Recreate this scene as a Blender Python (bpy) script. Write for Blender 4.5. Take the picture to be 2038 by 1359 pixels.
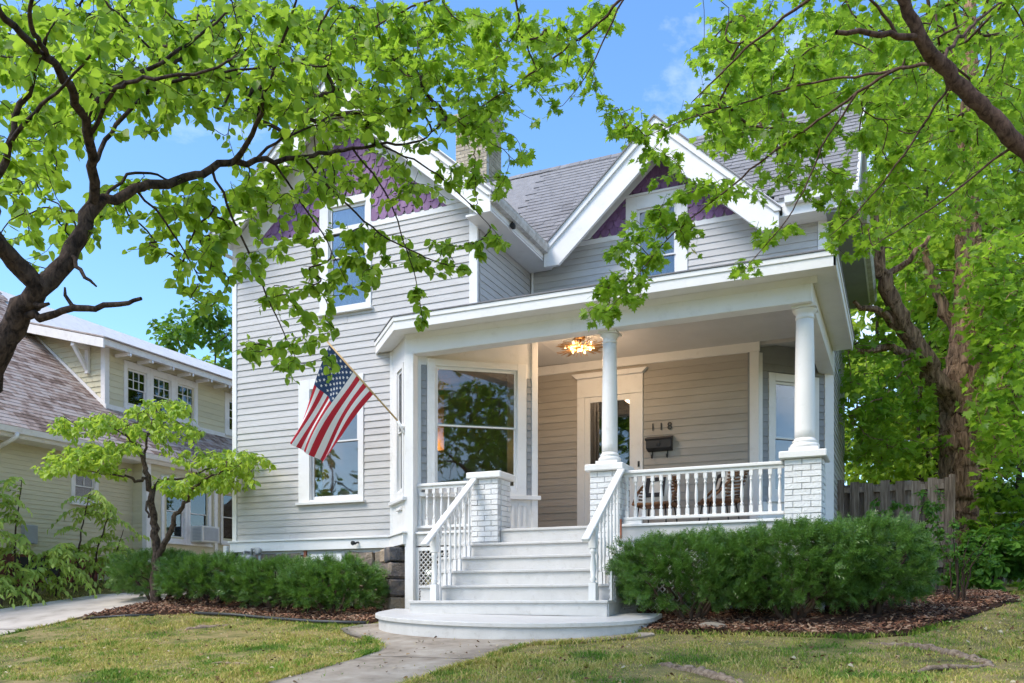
import bpy, bmesh, math, random
import numpy as np
from mathutils import Matrix, Vector

for o in list(bpy.data.objects):
    bpy.data.objects.remove(o)
SC = bpy.context.scene
COL = SC.collection
random.seed(7)
RNG = np.random.default_rng(7)

# ------------------------------------------------------------------ camera
# The camera stands at the origin; heights are measured from the lens.
YAW = math.atan2(781, 1760)
cam = bpy.data.cameras.new('camera')
cam.sensor_width = 36.0
cam.lens = 36.0 * 1760 / 2038
cam.shift_y = (1203 - 679.5) / 2038
cam.clip_start = 0.05
cam.clip_end = 2000
camo = bpy.data.objects.new('camera', cam)
camo.rotation_euler = (math.radians(90), 0, YAW)
COL.objects.link(camo)
SC.camera = camo

# ------------------------------------------------------------------ sky and sun
SUN_EL, SUN_AZ = math.radians(52), math.radians(-142)   # azimuth from +Y towards +X
world = bpy.data.worlds.new('World')
SC.world = world
world.use_nodes = True
wn, wl = world.node_tree.nodes, world.node_tree.links
wn.clear()
w_out = wn.new('ShaderNodeOutputWorld')
w_bg = wn.new('ShaderNodeBackground')
w_sky = wn.new('ShaderNodeTexSky')
w_sky.sky_type = 'NISHITA'
w_sky.sun_disc = False
w_sky.sun_elevation = SUN_EL
w_sky.sun_rotation = SUN_AZ
w_sky.air_density = 1.0
w_sky.dust_density = 0.3
w_sky.ozone_density = 3.0
w_bg.inputs['Strength'].default_value = 0.15
w_tc = wn.new('ShaderNodeTexCoord')
w_map = wn.new('ShaderNodeMapping')
w_map.inputs['Scale'].default_value = (1.0, 1.0, 1.7)
w_map.inputs['Location'].default_value = (5.2, 3.3, 0.3)
w_n = wn.new('ShaderNodeTexNoise')
w_n.inputs['Scale'].default_value = 2.6
w_n.inputs['Detail'].default_value = 9
w_n.inputs['Roughness'].default_value = 0.58
w_n.inputs['Distortion'].default_value = 0.25
w_r = wn.new('ShaderNodeValToRGB')
w_r.color_ramp.elements[0].position = 0.50
w_r.color_ramp.elements[0].color = (0, 0, 0, 1)
w_r.color_ramp.elements[1].position = 0.74
w_r.color_ramp.elements[1].color = (1, 1, 1, 1)
w_mix = wn.new('ShaderNodeMix')
w_mix.data_type = 'RGBA'
w_mix.inputs['B'].default_value = (4.9, 5.1, 5.4, 1)
wl.new(w_tc.outputs['Generated'], w_map.inputs['Vector'])
wl.new(w_map.outputs['Vector'], w_n.inputs['Vector'])
wl.new(w_n.outputs['Fac'], w_r.inputs['Fac'])
wl.new(w_r.outputs['Color'], w_mix.inputs['Factor'])
w_hs = wn.new('ShaderNodeHueSaturation')
w_hs.inputs['Saturation'].default_value = 1.15
wl.new(w_sky.outputs['Color'], w_hs.inputs['Color'])
wl.new(w_hs.outputs['Color'], w_mix.inputs['A'])
wl.new(w_mix.outputs['Result'], w_bg.inputs['Color'])
wl.new(w_bg.outputs['Background'], w_out.inputs['Surface'])

sl = bpy.data.lights.new('sun', 'SUN')
sl.energy = 1.9
sl.angle = math.radians(28)
sl.color = (1.0, 0.91, 0.79)
slo = bpy.data.objects.new('sun', sl)
sd = Vector((math.sin(SUN_AZ) * math.cos(SUN_EL), math.cos(SUN_AZ) * math.cos(SUN_EL), math.sin(SUN_EL)))
slo.rotation_euler = sd.to_track_quat('Z', 'Y').to_euler()
slo.location = sd * 60
COL.objects.link(slo)

SC.view_settings.view_transform = 'Standard'
SC.view_settings.look = 'None'
SC.view_settings.exposure = 1.2
SC.view_settings.gamma = 1.0
SC.view_settings.use_curve_mapping = False
SC.render.engine = 'CYCLES'
SC.cycles.use_denoising = True
try:
    SC.cycles.denoiser = 'OPENIMAGEDENOISE'
    SC.cycles.denoising_prefilter = 'ACCURATE'
except Exception:
    pass
SC.cycles.max_bounces = 5
SC.cycles.use_adaptive_sampling = True
SC.cycles.adaptive_threshold = 0.025
SC.cycles.diffuse_bounces = 3
SC.cycles.glossy_bounces = 3
SC.cycles.transmission_bounces = 4
SC.cycles.transparent_max_bounces = 8
SC.cycles.sample_clamp_indirect = 6
SC.cycles.caustics_reflective = False
SC.cycles.caustics_refractive = False

# ------------------------------------------------------------------ materials
def nodes_of(m):
    m.use_nodes = True
    n, l = m.node_tree.nodes, m.node_tree.links
    n.clear()
    out = n.new('ShaderNodeOutputMaterial')
    return n, l, out

def ramp(n, stops):
    r = n.new('ShaderNodeValToRGB')
    els = r.color_ramp.elements
    while len(els) < len(stops):
        els.new(0.5)
    for e, (p, c) in zip(els, stops):
        e.position = p
        e.color = (c[0], c[1], c[2], 1)
    return r

def mul(c, k):
    return tuple(min(1, v * k) for v in c)

def paint(name, col, rough=0.5, var=0.06, dirt=0.0, dirt_col=(0.2, 0.17, 0.13), scale=3.0, bump=0.05,
          bscale=60.0, objvar=0.0, stretch=(1, 1, 1), spec=0.4, dirt_at=0.60):
    m = bpy.data.materials.new(name)
    n, l, out = nodes_of(m)
    b = n.new('ShaderNodeBsdfPrincipled')
    b.inputs['Roughness'].default_value = rough
    b.inputs['Specular IOR Level'].default_value = spec
    g = n.new('ShaderNodeNewGeometry')
    mp = n.new('ShaderNodeMapping')
    mp.inputs['Scale'].default_value = stretch
    l.new(g.outputs['Position'], mp.inputs['Vector'])
    t = n.new('ShaderNodeTexNoise')
    t.inputs['Scale'].default_value = scale
    t.inputs['Detail'].default_value = 7
    t.inputs['Roughness'].default_value = 0.6
    l.new(mp.outputs['Vector'], t.inputs['Vector'])
    r = ramp(n, [(0.3, mul(col, 1 - var)), (0.7, mul(col, 1 + var))])
    l.new(t.outputs['Fac'], r.inputs['Fac'])
    last = r.outputs['Color']
    if dirt > 0:
        t2 = n.new('ShaderNodeTexNoise')
        t2.inputs['Scale'].default_value = scale * 2.3
        t2.inputs['Detail'].default_value = 10
        t2.inputs['Roughness'].default_value = 0.72
        l.new(mp.outputs['Vector'], t2.inputs['Vector'])
        r2 = ramp(n, [(dirt_at - 0.08, (0, 0, 0)), (dirt_at + 0.14, (dirt, dirt, dirt))])
        l.new(t2.outputs['Fac'], r2.inputs['Fac'])
        mx = n.new('ShaderNodeMix')
        mx.data_type = 'RGBA'
        mx.inputs['B'].default_value = (*dirt_col, 1)
        l.new(r2.outputs['Color'], mx.inputs['Factor'])
        l.new(last, mx.inputs['A'])
        last = mx.outputs['Result']
    if objvar > 0:
        oi = n.new('ShaderNodeObjectInfo')
        mr = n.new('ShaderNodeMapRange')
        mr.inputs['To Min'].default_value = 1 - objvar
        mr.inputs['To Max'].default_value = 1 + objvar
        l.new(oi.outputs['Random'], mr.inputs['Value'])
        hs = n.new('ShaderNodeHueSaturation')
        l.new(mr.outputs['Result'], hs.inputs['Value'])
        l.new(last, hs.inputs['Color'])
        last = hs.outputs['Color']
    l.new(last, b.inputs['Base Color'])
    if bump > 0:
        tb = n.new('ShaderNodeTexNoise')
        tb.inputs['Scale'].default_value = bscale
        tb.inputs['Detail'].default_value = 6
        l.new(mp.outputs['Vector'], tb.inputs['Vector'])
        bp = n.new('ShaderNodeBump')
        bp.inputs['Strength'].default_value = min(1.0, bump * 4)
        bp.inputs['Distance'].default_value = 0.01
        l.new(tb.outputs['Fac'], bp.inputs['Height'])
        l.new(bp.outputs['Normal'], b.inputs['Normal'])
    l.new(b.outputs['BSDF'], out.inputs['Surface'])
    return m

def glass(name, tint=(0.75, 0.8, 0.8), refl=0.12, rough=0.02):
    m = bpy.data.materials.new(name)
    n, l, out = nodes_of(m)
    tr = n.new('ShaderNodeBsdfTransparent')
    tr.inputs['Color'].default_value = (*tint, 1)
    gl = n.new('ShaderNodeBsdfGlossy')
    gl.inputs['Roughness'].default_value = rough
    gl.inputs['Color'].default_value = (0.95, 0.97, 1, 1)
    fr = n.new('ShaderNodeFresnel')
    fr.inputs['IOR'].default_value = 1.5
    ad = n.new('ShaderNodeMath')
    ad.operation = 'ADD'
    ad.use_clamp = True
    ad.inputs[1].default_value = refl
    g = n.new('ShaderNodeNewGeometry')
    t = n.new('ShaderNodeTexNoise')
    t.inputs['Scale'].default_value = 1.7
    l.new(g.outputs['Position'], t.inputs['Vector'])
    bp = n.new('ShaderNodeBump')
    bp.inputs['Strength'].default_value = 0.07
    bp.inputs['Distance'].default_value = 0.02
    l.new(t.outputs['Fac'], bp.inputs['Height'])
    l.new(bp.outputs['Normal'], gl.inputs['Normal'])
    mx = n.new('ShaderNodeMixShader')
    l.new(fr.outputs['Fac'], ad.inputs[0])
    l.new(ad.outputs['Value'], mx.inputs['Fac'])
    l.new(tr.outputs['BSDF'], mx.inputs[1])
    l.new(gl.outputs['BSDF'], mx.inputs[2])
    l.new(mx.outputs['Shader'], out.inputs['Surface'])
    return m

def leafmat(name, dark, light, trans, rough=0.45, transfac=0.45, scale=1.2, spec=0.35, wi=0.62, wn=0.40):
    m = bpy.data.materials.new(name)
    n, l, out = nodes_of(m)
    g = n.new('ShaderNodeNewGeometry')
    oi = n.new('ShaderNodeObjectInfo')
    a = n.new('ShaderNodeMath')
    a.operation = 'ADD'
    l.new(g.outputs['Random Per Island'], a.inputs[0])
    l.new(oi.outputs['Random'], a.inputs[1])
    fr = n.new('ShaderNodeMath')
    fr.operation = 'FRACT'
    l.new(a.outputs['Value'], fr.inputs[0])
    t = n.new('ShaderNodeTexNoise')
    t.inputs['Scale'].default_value = scale
    t.inputs['Detail'].default_value = 2
    l.new(g.outputs['Position'], t.inputs['Vector'])
    mm = n.new('ShaderNodeMath')
    mm.operation = 'MULTIPLY_ADD'
    mm.inputs[1].default_value = wi
    l.new(fr.outputs['Value'], mm.inputs[0])
    sc = n.new('ShaderNodeMath')
    sc.operation = 'MULTIPLY'
    sc.inputs[1].default_value = wn
    l.new(t.outputs['Fac'], sc.inputs[0])
    l.new(sc.outputs['Value'], mm.inputs[2])
    r = ramp(n, [(0.12, dark), (0.85, light)])
    l.new(mm.outputs['Value'], r.inputs['Fac'])
    b = n.new('ShaderNodeBsdfPrincipled')
    b.inputs['Roughness'].default_value = rough
    b.inputs['Specular IOR Level'].default_value = spec
    l.new(r.outputs['Color'], b.inputs['Base Color'])
    tb = n.new('ShaderNodeBsdfTranslucent')
    mx2 = n.new('ShaderNodeMix')
    mx2.data_type = 'RGBA'
    mx2.inputs['Factor'].default_value = 0.65
    mx2.inputs['B'].default_value = (*trans, 1)
    l.new(r.outputs['Color'], mx2.inputs['A'])
    l.new(mx2.outputs['Result'], tb.inputs['Color'])
    mx = n.new('ShaderNodeMixShader')
    mx.inputs['Fac'].default_value = transfac
    l.new(b.outputs['BSDF'], mx.inputs[1])
    l.new(tb.outputs['BSDF'], mx.inputs[2])
    l.new(mx.outputs['Shader'], out.inputs['Surface'])
    return m

def bark(name, c1, c2, scale=14.0, stretch=(1, 1, 0.22), bump=0.8, dist=0.03):
    m = bpy.data.materials.new(name)
    n, l, out = nodes_of(m)
    b = n.new('ShaderNodeBsdfPrincipled')
    b.inputs['Roughness'].default_value = 0.9
    b.inputs['Specular IOR Level'].default_value = 0.2
    g = n.new('ShaderNodeNewGeometry')
    mp = n.new('ShaderNodeMapping')
    mp.inputs['Scale'].default_value = stretch
    l.new(g.outputs['Position'], mp.inputs['Vector'])
    v = n.new('ShaderNodeTexNoise')
    v.inputs['Scale'].default_value = scale
    v.inputs['Detail'].default_value = 8
    v.inputs['Roughness'].default_value = 0.65
    v.inputs['Distortion'].default_value = 0.6
    l.new(mp.outputs['Vector'], v.inputs['Vector'])
    r = ramp(n, [(0.36, c1), (0.62, c2)])
    l.new(v.outputs['Fac'], r.inputs['Fac'])
    l.new(r.outputs['Color'], b.inputs['Base Color'])
    bp = n.new('ShaderNodeBump')
    bp.inputs['Strength'].default_value = bump
    bp.inputs['Distance'].default_value = dist
    l.new(v.outputs['Fac'], bp.inputs['Height'])
    l.new(bp.outputs['Normal'], b.inputs['Normal'])
    l.new(b.outputs['BSDF'], out.inputs['Surface'])
    return m

def multi(name, stops, scale, rough=0.9, detail=8, bump=0.3, bscale=40, dist=0.01, stretch=(1, 1, 1), island=0.0, spec=0.3):
    m = bpy.data.materials.new(name)
    n, l, out = nodes_of(m)
    b = n.new('ShaderNodeBsdfPrincipled')
    b.inputs['Roughness'].default_value = rough
    b.inputs['Specular IOR Level'].default_value = spec
    g = n.new('ShaderNodeNewGeometry')
    mp = n.new('ShaderNodeMapping')
    mp.inputs['Scale'].default_value = stretch
    l.new(g.outputs['Position'], mp.inputs['Vector'])
    t = n.new('ShaderNodeTexNoise')
    t.inputs['Scale'].default_value = scale
    t.inputs['Detail'].default_value = detail
    t.inputs['Roughness'].default_value = 0.62
    l.new(mp.outputs['Vector'], t.inputs['Vector'])
    r = ramp(n, stops)
    fac = t.outputs['Fac']
    if island > 0:
        oi = n.new('ShaderNodeObjectInfo')
        a0 = n.new('ShaderNodeMath')
        a0.operation = 'ADD'
        l.new(g.outputs['Random Per Island'], a0.inputs[0])
        l.new(oi.outputs['Random'], a0.inputs[1])
        f0 = n.new('ShaderNodeMath')
        f0.operation = 'FRACT'
        l.new(a0.outputs['Value'], f0.inputs[0])
        s0 = n.new('ShaderNodeMath')
        s0.operation = 'MULTIPLY_ADD'
        s0.inputs[1].default_value = island
        s0.inputs[2].default_value = -island / 2
        l.new(f0.outputs['Value'], s0.inputs[0])
        a1 = n.new('ShaderNodeMath')
        a1.operation = 'ADD'
        l.new(s0.outputs['Value'], a1.inputs[0])
        l.new(fac, a1.inputs[1])
        fac = a1.outputs['Value']
    l.new(fac, r.inputs['Fac'])
    l.new(r.outputs['Color'], b.inputs['Base Color'])
    if bump > 0:
        tb = n.new('ShaderNodeTexNoise')
        tb.inputs['Scale'].default_value = bscale
        tb.inputs['Detail'].default_value = 8
        l.new(mp.outputs['Vector'], tb.inputs['Vector'])
        bp = n.new('ShaderNodeBump')
        bp.inputs['Strength'].default_value = bump
        bp.inputs['Distance'].default_value = dist
        l.new(tb.outputs['Fac'], bp.inputs['Height'])
        l.new(bp.outputs['Normal'], b.inputs['Normal'])
    l.new(b.outputs['BSDF'], out.inputs['Surface'])
    return m

def emit(name, col, strength):
    m = bpy.data.materials.new(name)
    n, l, out = nodes_of(m)
    e = n.new('ShaderNodeEmission')
    e.inputs['Color'].default_value = (*col, 1)
    e.inputs['Strength'].default_value = strength
    l.new(e.outputs['Emission'], out.inputs['Surface'])
    return m

M = {}
M['trim'] = paint('trim_paint', (0.77, 0.76, 0.745), 0.45, 0.04, 0.30, (0.40, 0.37, 0.31), 2.2, 0.03, 45, dirt_at=0.63)
M['steps'] = paint('step_paint', (0.56, 0.55, 0.535), 0.42, 0.07, 0.55, (0.30, 0.27, 0.23), 4.5, 0.05, 50, objvar=0.05, dirt_at=0.63, stretch=(1, 2.5, 1))
M['siding'] = paint('siding_paint', (0.50, 0.488, 0.475), 0.55, 0.05, 0.28, (0.30, 0.27, 0.23), 1.6, 0.05, 30, objvar=0.07, stretch=(1, 1, 5), dirt_at=0.57)
M['shaded_siding'] = paint('shaded_siding_paint', (0.385, 0.355, 0.315), 0.55, 0.06, 0.25, (0.30, 0.26, 0.2), 1.6, 0.05, 30, objvar=0.07, stretch=(1, 1, 5), dirt_at=0.58)  # siding colour darkened and warmed to carry porch shade and lamplight
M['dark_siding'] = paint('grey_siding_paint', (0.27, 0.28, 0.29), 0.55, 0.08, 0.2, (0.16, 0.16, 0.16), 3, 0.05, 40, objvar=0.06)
M['ceiling'] = paint('porch_ceiling_paint', (0.60, 0.585, 0.57), 0.55, 0.05, 0.15, (0.4, 0.37, 0.32), 2, 0.0)
M['purple'] = paint('purple_paint', (0.195, 0.098, 0.212), 0.6, 0.18, 0.35, (0.30, 0.20, 0.30), 6, 0.08, 40, objvar=0.16, stretch=(3, 3, 0.7), dirt_at=0.55)
M['shingle'] = paint('roof_shingle', (0.245, 0.240, 0.245), 0.9, 0.14, 0.3, (0.15, 0.14, 0.14), 9, 0.2, 160, objvar=0.13, spec=0.2)
M['brown_shingle'] = multi('brown_roof_shingle', [(0.30, (0.17, 0.115, 0.090)), (0.47, (0.34, 0.255, 0.215)), (0.62, (0.42, 0.355, 0.32))], 5, 0.9, 8, 0.4, 150, 0.006, island=0.35)
M['brick'] = paint('white_painted_brick', (0.74, 0.74, 0.74), 0.42, 0.05, 0.25, (0.42, 0.40, 0.36), 5, 0.22, 38, objvar=0.03, dirt_at=0.62)
M['mortar'] = paint('white_mortar', (0.50, 0.50, 0.50), 0.8, 0.1, 0, bump=0.2, bscale=60)
M['cream_brick'] = paint('cream_brick', (0.46, 0.39, 0.29), 0.85, 0.2, 0.4, (0.25, 0.19, 0.14), 9, 0.2, 60, objvar=0.18, dirt_at=0.55)
M['stone'] = multi('fieldstone', [(0.30, (0.09, 0.09, 0.10)), (0.45, (0.22, 0.18, 0.15)), (0.62, (0.36, 0.28, 0.20))], 3.0, 0.9, 9, 0.8, 28, 0.03, island=0.42)
M['glass'] = glass('window_glass', (0.78, 0.80, 0.79), 0.05)
M['storm_glass'] = glass('storm_glass', (0.5, 0.52, 0.5), 0.05)
M['interior'] = paint('interior_paint', (0.24, 0.21, 0.18), 0.8, 0.1, 0, bump=0)
M['warm_wall'] = paint('warm_interior_paint', (0.42, 0.26, 0.14), 0.7, 0.1, 0, bump=0)
M['sky_tint_curtain'] = paint('sky_tint_cloth', (0.52, 0.58, 0.66), 0.8, 0.12, 0, scale=2, bump=0.1, bscale=14, stretch=(9, 9, 0.4))  # pale blue imitates sky reflected in the upper panes
M['wood_door'] = paint('red_brown_door_wood', (0.13, 0.045, 0.035), 0.4, 0.2, 0, scale=6, bump=0.05, stretch=(6, 6, 0.5))
M['black'] = paint('black_metal', (0.02, 0.02, 0.021), 0.45, 0.2, 0, bump=0.03)
M['brass'] = paint('brass', (0.60, 0.32, 0.12), 0.3, 0.1, 0, bump=0)
M['brass'].node_tree.nodes['Principled BSDF'].inputs['Metallic'].default_value = 0.9
M['bulb'] = emit('lit_bulb', (1.0, 0.66, 0.30), 5)
M['rattan'] = multi('rattan', [(0.35, (0.07, 0.03, 0.014)), (0.6, (0.22, 0.105, 0.045))], 20, 0.55, 5, 0.3, 60, island=0.3)
M['black_cane'] = paint('dark_cane', (0.035, 0.028, 0.025), 0.5, 0.2, 0, bump=0.1)
M['cream_cloth'] = paint('cream_cloth', (0.66, 0.60, 0.52), 0.9, 0.06, 0, bump=0.1, bscale=200)
M['charcoal_cloth'] = paint('charcoal_cloth', (0.03, 0.028, 0.03), 0.9, 0.1, 0, bump=0.1, bscale=200)
M['metal'] = paint('grey_metal', (0.34, 0.35, 0.36), 0.4, 0.1, 0.3, (0.2, 0.19, 0.18), 6, 0.03)
M['gutter'] = paint('gutter_metal', (0.58, 0.57, 0.55), 0.45, 0.08, 0.6, (0.24, 0.21, 0.17), 4, 0.03, dirt_at=0.50)
M['pole'] = paint('pole_wood', (0.55, 0.38, 0.18), 0.5, 0.15, 0, scale=8, bump=0.05)
M['rust'] = paint('rusty_steel', (0.25, 0.09, 0.05), 0.8, 0.3, 0, bump=0.1)
M['terracotta'] = paint('terracotta', (0.42, 0.16, 0.08), 0.8, 0.15, 0, bump=0.1)
M['n_siding'] = paint('pale_olive_siding', (0.60, 0.54, 0.365), 0.6, 0.06, 0.3, (0.33, 0.28, 0.18), 2, 0.05, 40, objvar=0.05, stretch=(1, 1, 4))
M['n_trim'] = paint('aged_white_trim', (0.78, 0.74, 0.70), 0.55, 0.05, 0.35, (0.42, 0.36, 0.30), 3, 0.04, dirt_at=0.58)
M['red_brick'] = paint('red_brick', (0.17, 0.055, 0.04), 0.85, 0.25, 0.3, (0.10, 0.07, 0.06), 9, 0.2, 60, objvar=0.2)
M['concrete'] = multi('concrete', [(0.30, (0.17, 0.135, 0.10)), (0.46, (0.29, 0.245, 0.195)), (0.58, (0.34, 0.295, 0.24)), (0.74, (0.45, 0.40, 0.34))], 3.0, 0.85, 11, 0.35, 120, 0.004)
M['drive'] = multi('driveway_concrete', [(0.30, (0.33, 0.29, 0.245)), (0.48, (0.47, 0.42, 0.37)), (0.75, (0.58, 0.53, 0.47))], 2.0, 0.85, 11, 0.3, 120, 0.004)
M['ground'] = multi('turf_soil', [(0.30, (0.085, 0.07, 0.032)), (0.45, (0.16, 0.15, 0.045)), (0.56, (0.27, 0.21, 0.09)), (0.70, (0.17, 0.17, 0.045))], 2.3, 0.95, 10, 0.6, 60, 0.02)
M['mulch_soil'] = multi('mulch_soil', [(0.30, (0.022, 0.013, 0.009)), (0.50, (0.075, 0.036, 0.022)), (0.72, (0.15, 0.075, 0.045))], 9, 0.95, 10, 1.0, 45, 0.03)
M['mulch'] = multi('bark_chips', [(0.25, (0.035, 0.017, 0.011)), (0.48, (0.13, 0.055, 0.032)), (0.66, (0.26, 0.125, 0.07)), (0.80, (0.36, 0.24, 0.16))], 3, 0.9, 3, 0.0, island=0.75)
M['fence'] = multi('weathered_fence_wood', [(0.30, (0.095, 0.070, 0.050)), (0.50, (0.23, 0.175, 0.130)), (0.70, (0.36, 0.30, 0.24))], 7, 0.9, 9, 0.6, 30, 0.01, (5, 5, 0.35), island=0.22)
M['edging'] = paint('black_edging_plastic', (0.035, 0.038, 0.042), 0.45, 0.2, 0.4, (0.10, 0.08, 0.06), 6, 0.02)
M['redbud_leaf'] = leafmat('redbud_leaf', (0.055, 0.145, 0.014), (0.32, 0.46, 0.050), (0.50, 0.74, 0.06), 0.40, 0.56, wi=0.78, wn=0.30)
M['maple_leaf'] = leafmat('maple_leaf', (0.040, 0.120, 0.012), (0.28, 0.43, 0.040), (0.46, 0.73, 0.05), 0.40, 0.56, wi=0.78, wn=0.30)
M['dogwood_leaf'] = leafmat('dogwood_leaf', (0.13, 0.27, 0.024), (0.44, 0.58, 0.085), (0.62, 0.80, 0.08), 0.42, 0.52)
M['sumac_leaf'] = leafmat('compound_leaf', (0.18, 0.32, 0.05), (0.52, 0.64, 0.16), (0.64, 0.78, 0.14), 0.45, 0.5)
M['far_leaf'] = leafmat('far_tree_leaf', (0.10, 0.22, 0.018), (0.36, 0.50, 0.055), (0.52, 0.70, 0.06), 0.5, 0.52, 0.35)
M['dark_far_leaf'] = leafmat('dark_tree_leaf', (0.035, 0.10, 0.012), (0.11, 0.22, 0.025), (0.22, 0.42, 0.03), 0.5, 0.42, 0.35)
M['yew'] = leafmat('yew_needle', (0.010, 0.040, 0.010), (0.17, 0.33, 0.055), (0.21, 0.42, 0.05), 0.36, 0.25, 10.0, 0.6, 0.20, 0.84)
M['shrub_leaf'] = leafmat('shrub_leaf', (0.035, 0.11, 0.016), (0.13, 0.28, 0.04), (0.2, 0.42, 0.04), 0.42, 0.4)
M['grass'] = None
M['redbud_bark'] = bark('redbud_bark', (0.012, 0.008, 0.007), (0.085, 0.058, 0.045), 26, (1, 1, 0.5), 0.9, 0.02)
M['maple_bark'] = bark('maple_bark', (0.075, 0.040, 0.022), (0.44, 0.27, 0.165), 9, (2.2, 2.2, 0.30), 1.0, 0.06)
M['limb_bark'] = bark('limb_bark', (0.035, 0.020, 0.014), (0.13, 0.080, 0.058), 30, (1, 1, 0.6), 0.5, 0.01)
M['dogwood_bark'] = bark('dogwood_bark', (0.022, 0.015, 0.011), (0.135, 0.095, 0.070), 40, (1, 1, 0.5), 1.0, 0.02)
M['stem'] = paint('woody_stem', (0.060, 0.038, 0.026), 0.9, 0.3, 0, bump=0.1)
M['moss'] = None
M['deadleaf'] = multi('fallen_leaf', [(0.3, (0.10, 0.045, 0.02)), (0.5, (0.30, 0.19, 0.08)), (0.7, (0.42, 0.36, 0.24))], 4, 0.85, 3, 0, island=0.8)
M['red'] = paint('flag_red', (0.50, 0.018, 0.035), 0.75, 0.05, 0, bump=0.04, bscale=300)
M['white_cloth'] = paint('flag_white', (0.78, 0.76, 0.75), 0.75, 0.03, 0, bump=0.04, bscale=300)
M['navy'] = paint('flag_blue', (0.022, 0.055, 0.135), 0.75, 0.05, 0, bump=0.04, bscale=300)
M['ac'] = paint('aged_white_plastic', (0.60, 0.58, 0.53), 0.5, 0.05, 0.3, (0.35, 0.31, 0.26), 8, 0.02)

# grass colour: patches of green, dry straw and moss along the ground
def grassmat():
    m = bpy.data.materials.new('lawn_grass')
    n, l, out = nodes_of(m)
    g = n.new('ShaderNodeNewGeometry')
    t = n.new('ShaderNodeTexNoise')
    t.inputs['Scale'].default_value = 1.15
    t.inputs['Detail'].default_value = 6
    t.inputs['Roughness'].default_value = 0.6
    l.new(g.outputs['Position'], t.inputs['Vector'])
    a = n.new('ShaderNodeMath')
    a.operation = 'MULTIPLY_ADD'
    a.inputs[1].default_value = 0.34
    a.inputs[2].default_value = -0.17
    l.new(g.outputs['Random Per Island'], a.inputs[0])
    s = n.new('ShaderNodeMath')
    s.operation = 'ADD'
    l.new(a.outputs['Value'], s.inputs[0])
    ct = n.new('ShaderNodeMath')
    ct.operation = 'MULTIPLY_ADD'
    ct.inputs[1].default_value = 1.9
    ct.inputs[2].default_value = -0.47
    l.new(t.outputs['Fac'], ct.inputs[0])
    l.new(ct.outputs['Value'], s.inputs[1])
    r = ramp(n, [(0.22, (0.10, 0.22, 0.024)), (0.38, (0.23, 0.34, 0.045)), (0.48, (0.42, 0.42, 0.09)),
                 (0.58, (0.66, 0.52, 0.22)), (0.68, (0.50, 0.42, 0.10)), (0.82, (0.20, 0.33, 0.04))])
    l.new(s.outputs['Value'], r.inputs['Fac'])
    b = n.new('ShaderNodeBsdfPrincipled')
    b.inputs['Roughness'].default_value = 0.6
    b.inputs['Specular IOR Level'].default_value = 0.25
    l.new(r.outputs['Color'], b.inputs['Base Color'])
    tb = n.new('ShaderNodeBsdfTranslucent')
    l.new(r.outputs['Color'], tb.inputs['Color'])
    mx = n.new('ShaderNodeMixShader')
    mx.inputs['Fac'].default_value = 0.3
    l.new(b.outputs['BSDF'], mx.inputs[1])
    l.new(tb.outputs['BSDF'], mx.inputs[2])
    l.new(mx.outputs['Shader'], out.inputs['Surface'])
    return m
M['grass'] = grassmat()

# ------------------------------------------------------------------ helpers
WORLD = {}

def tag(o, label=None, cat=None, group=None, kind=None):
    if label:
        o['label'] = label
    if cat:
        o['category'] = cat
    if group:
        o['group'] = group
    if kind:
        o['kind'] = kind
    return o

def thing(name, label, cat, loc, group=None, rz=0.0):
    o = bpy.data.objects.new(name, None)
    o.empty_display_size = 0.2
    o.location = loc
    o.rotation_euler = (0, 0, rz)
    COL.objects.link(o)
    WORLD[o.name] = Matrix.Translation(loc) @ Matrix.Rotation(rz, 4, 'Z')
    return tag(o, label, cat, group)

def link(name, me, parent=None, local=False, loc=None, rot=None, scale=None):
    """Link a mesh object. Its coordinates are world coordinates unless local."""
    o = bpy.data.objects.new(name, me)
    COL.objects.link(o)
    if loc is not None:
        o.location = loc
    if rot is not None:
        o.rotation_euler = rot
    if scale is not None:
        o.scale = scale
    if parent is not None:
        o.parent = parent
        if not local and parent.name in WORLD:
            o.matrix_parent_inverse = WORLD[parent.name].inverted()
    return o

def mesh_np(name, v, f, mat, smooth=False):
    """v (N,3), f (M,k) with k = 3 or 4."""
    me = bpy.data.meshes.new(name)
    v = np.asarray(v, dtype=np.float32)
    f = np.asarray(f, dtype=np.int32)
    k = f.shape[1]
    me.vertices.add(len(v))
    me.vertices.foreach_set('co', v.ravel())
    me.loops.add(f.size)
    me.loops.foreach_set('vertex_index', f.ravel())
    me.polygons.add(len(f))
    me.polygons.foreach_set('loop_start', np.arange(0, f.size, k, dtype=np.int32))
    me.polygons.foreach_set('loop_total', np.full(len(f), k, dtype=np.int32))
    if smooth:
        me.polygons.foreach_set('use_smooth', np.ones(len(f), dtype=bool))
    me.update(calc_edges=True)
    if mat:
        me.materials.append(mat)
    return me

def frame(ox, oy, phi=0.0, oz=0.0):
    """Wall frame: local x runs along the wall, local -y points out of it, z up."""
    return Matrix.Translation((ox, oy, oz)) @ Matrix.Rotation(phi, 4, 'Z')

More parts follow.
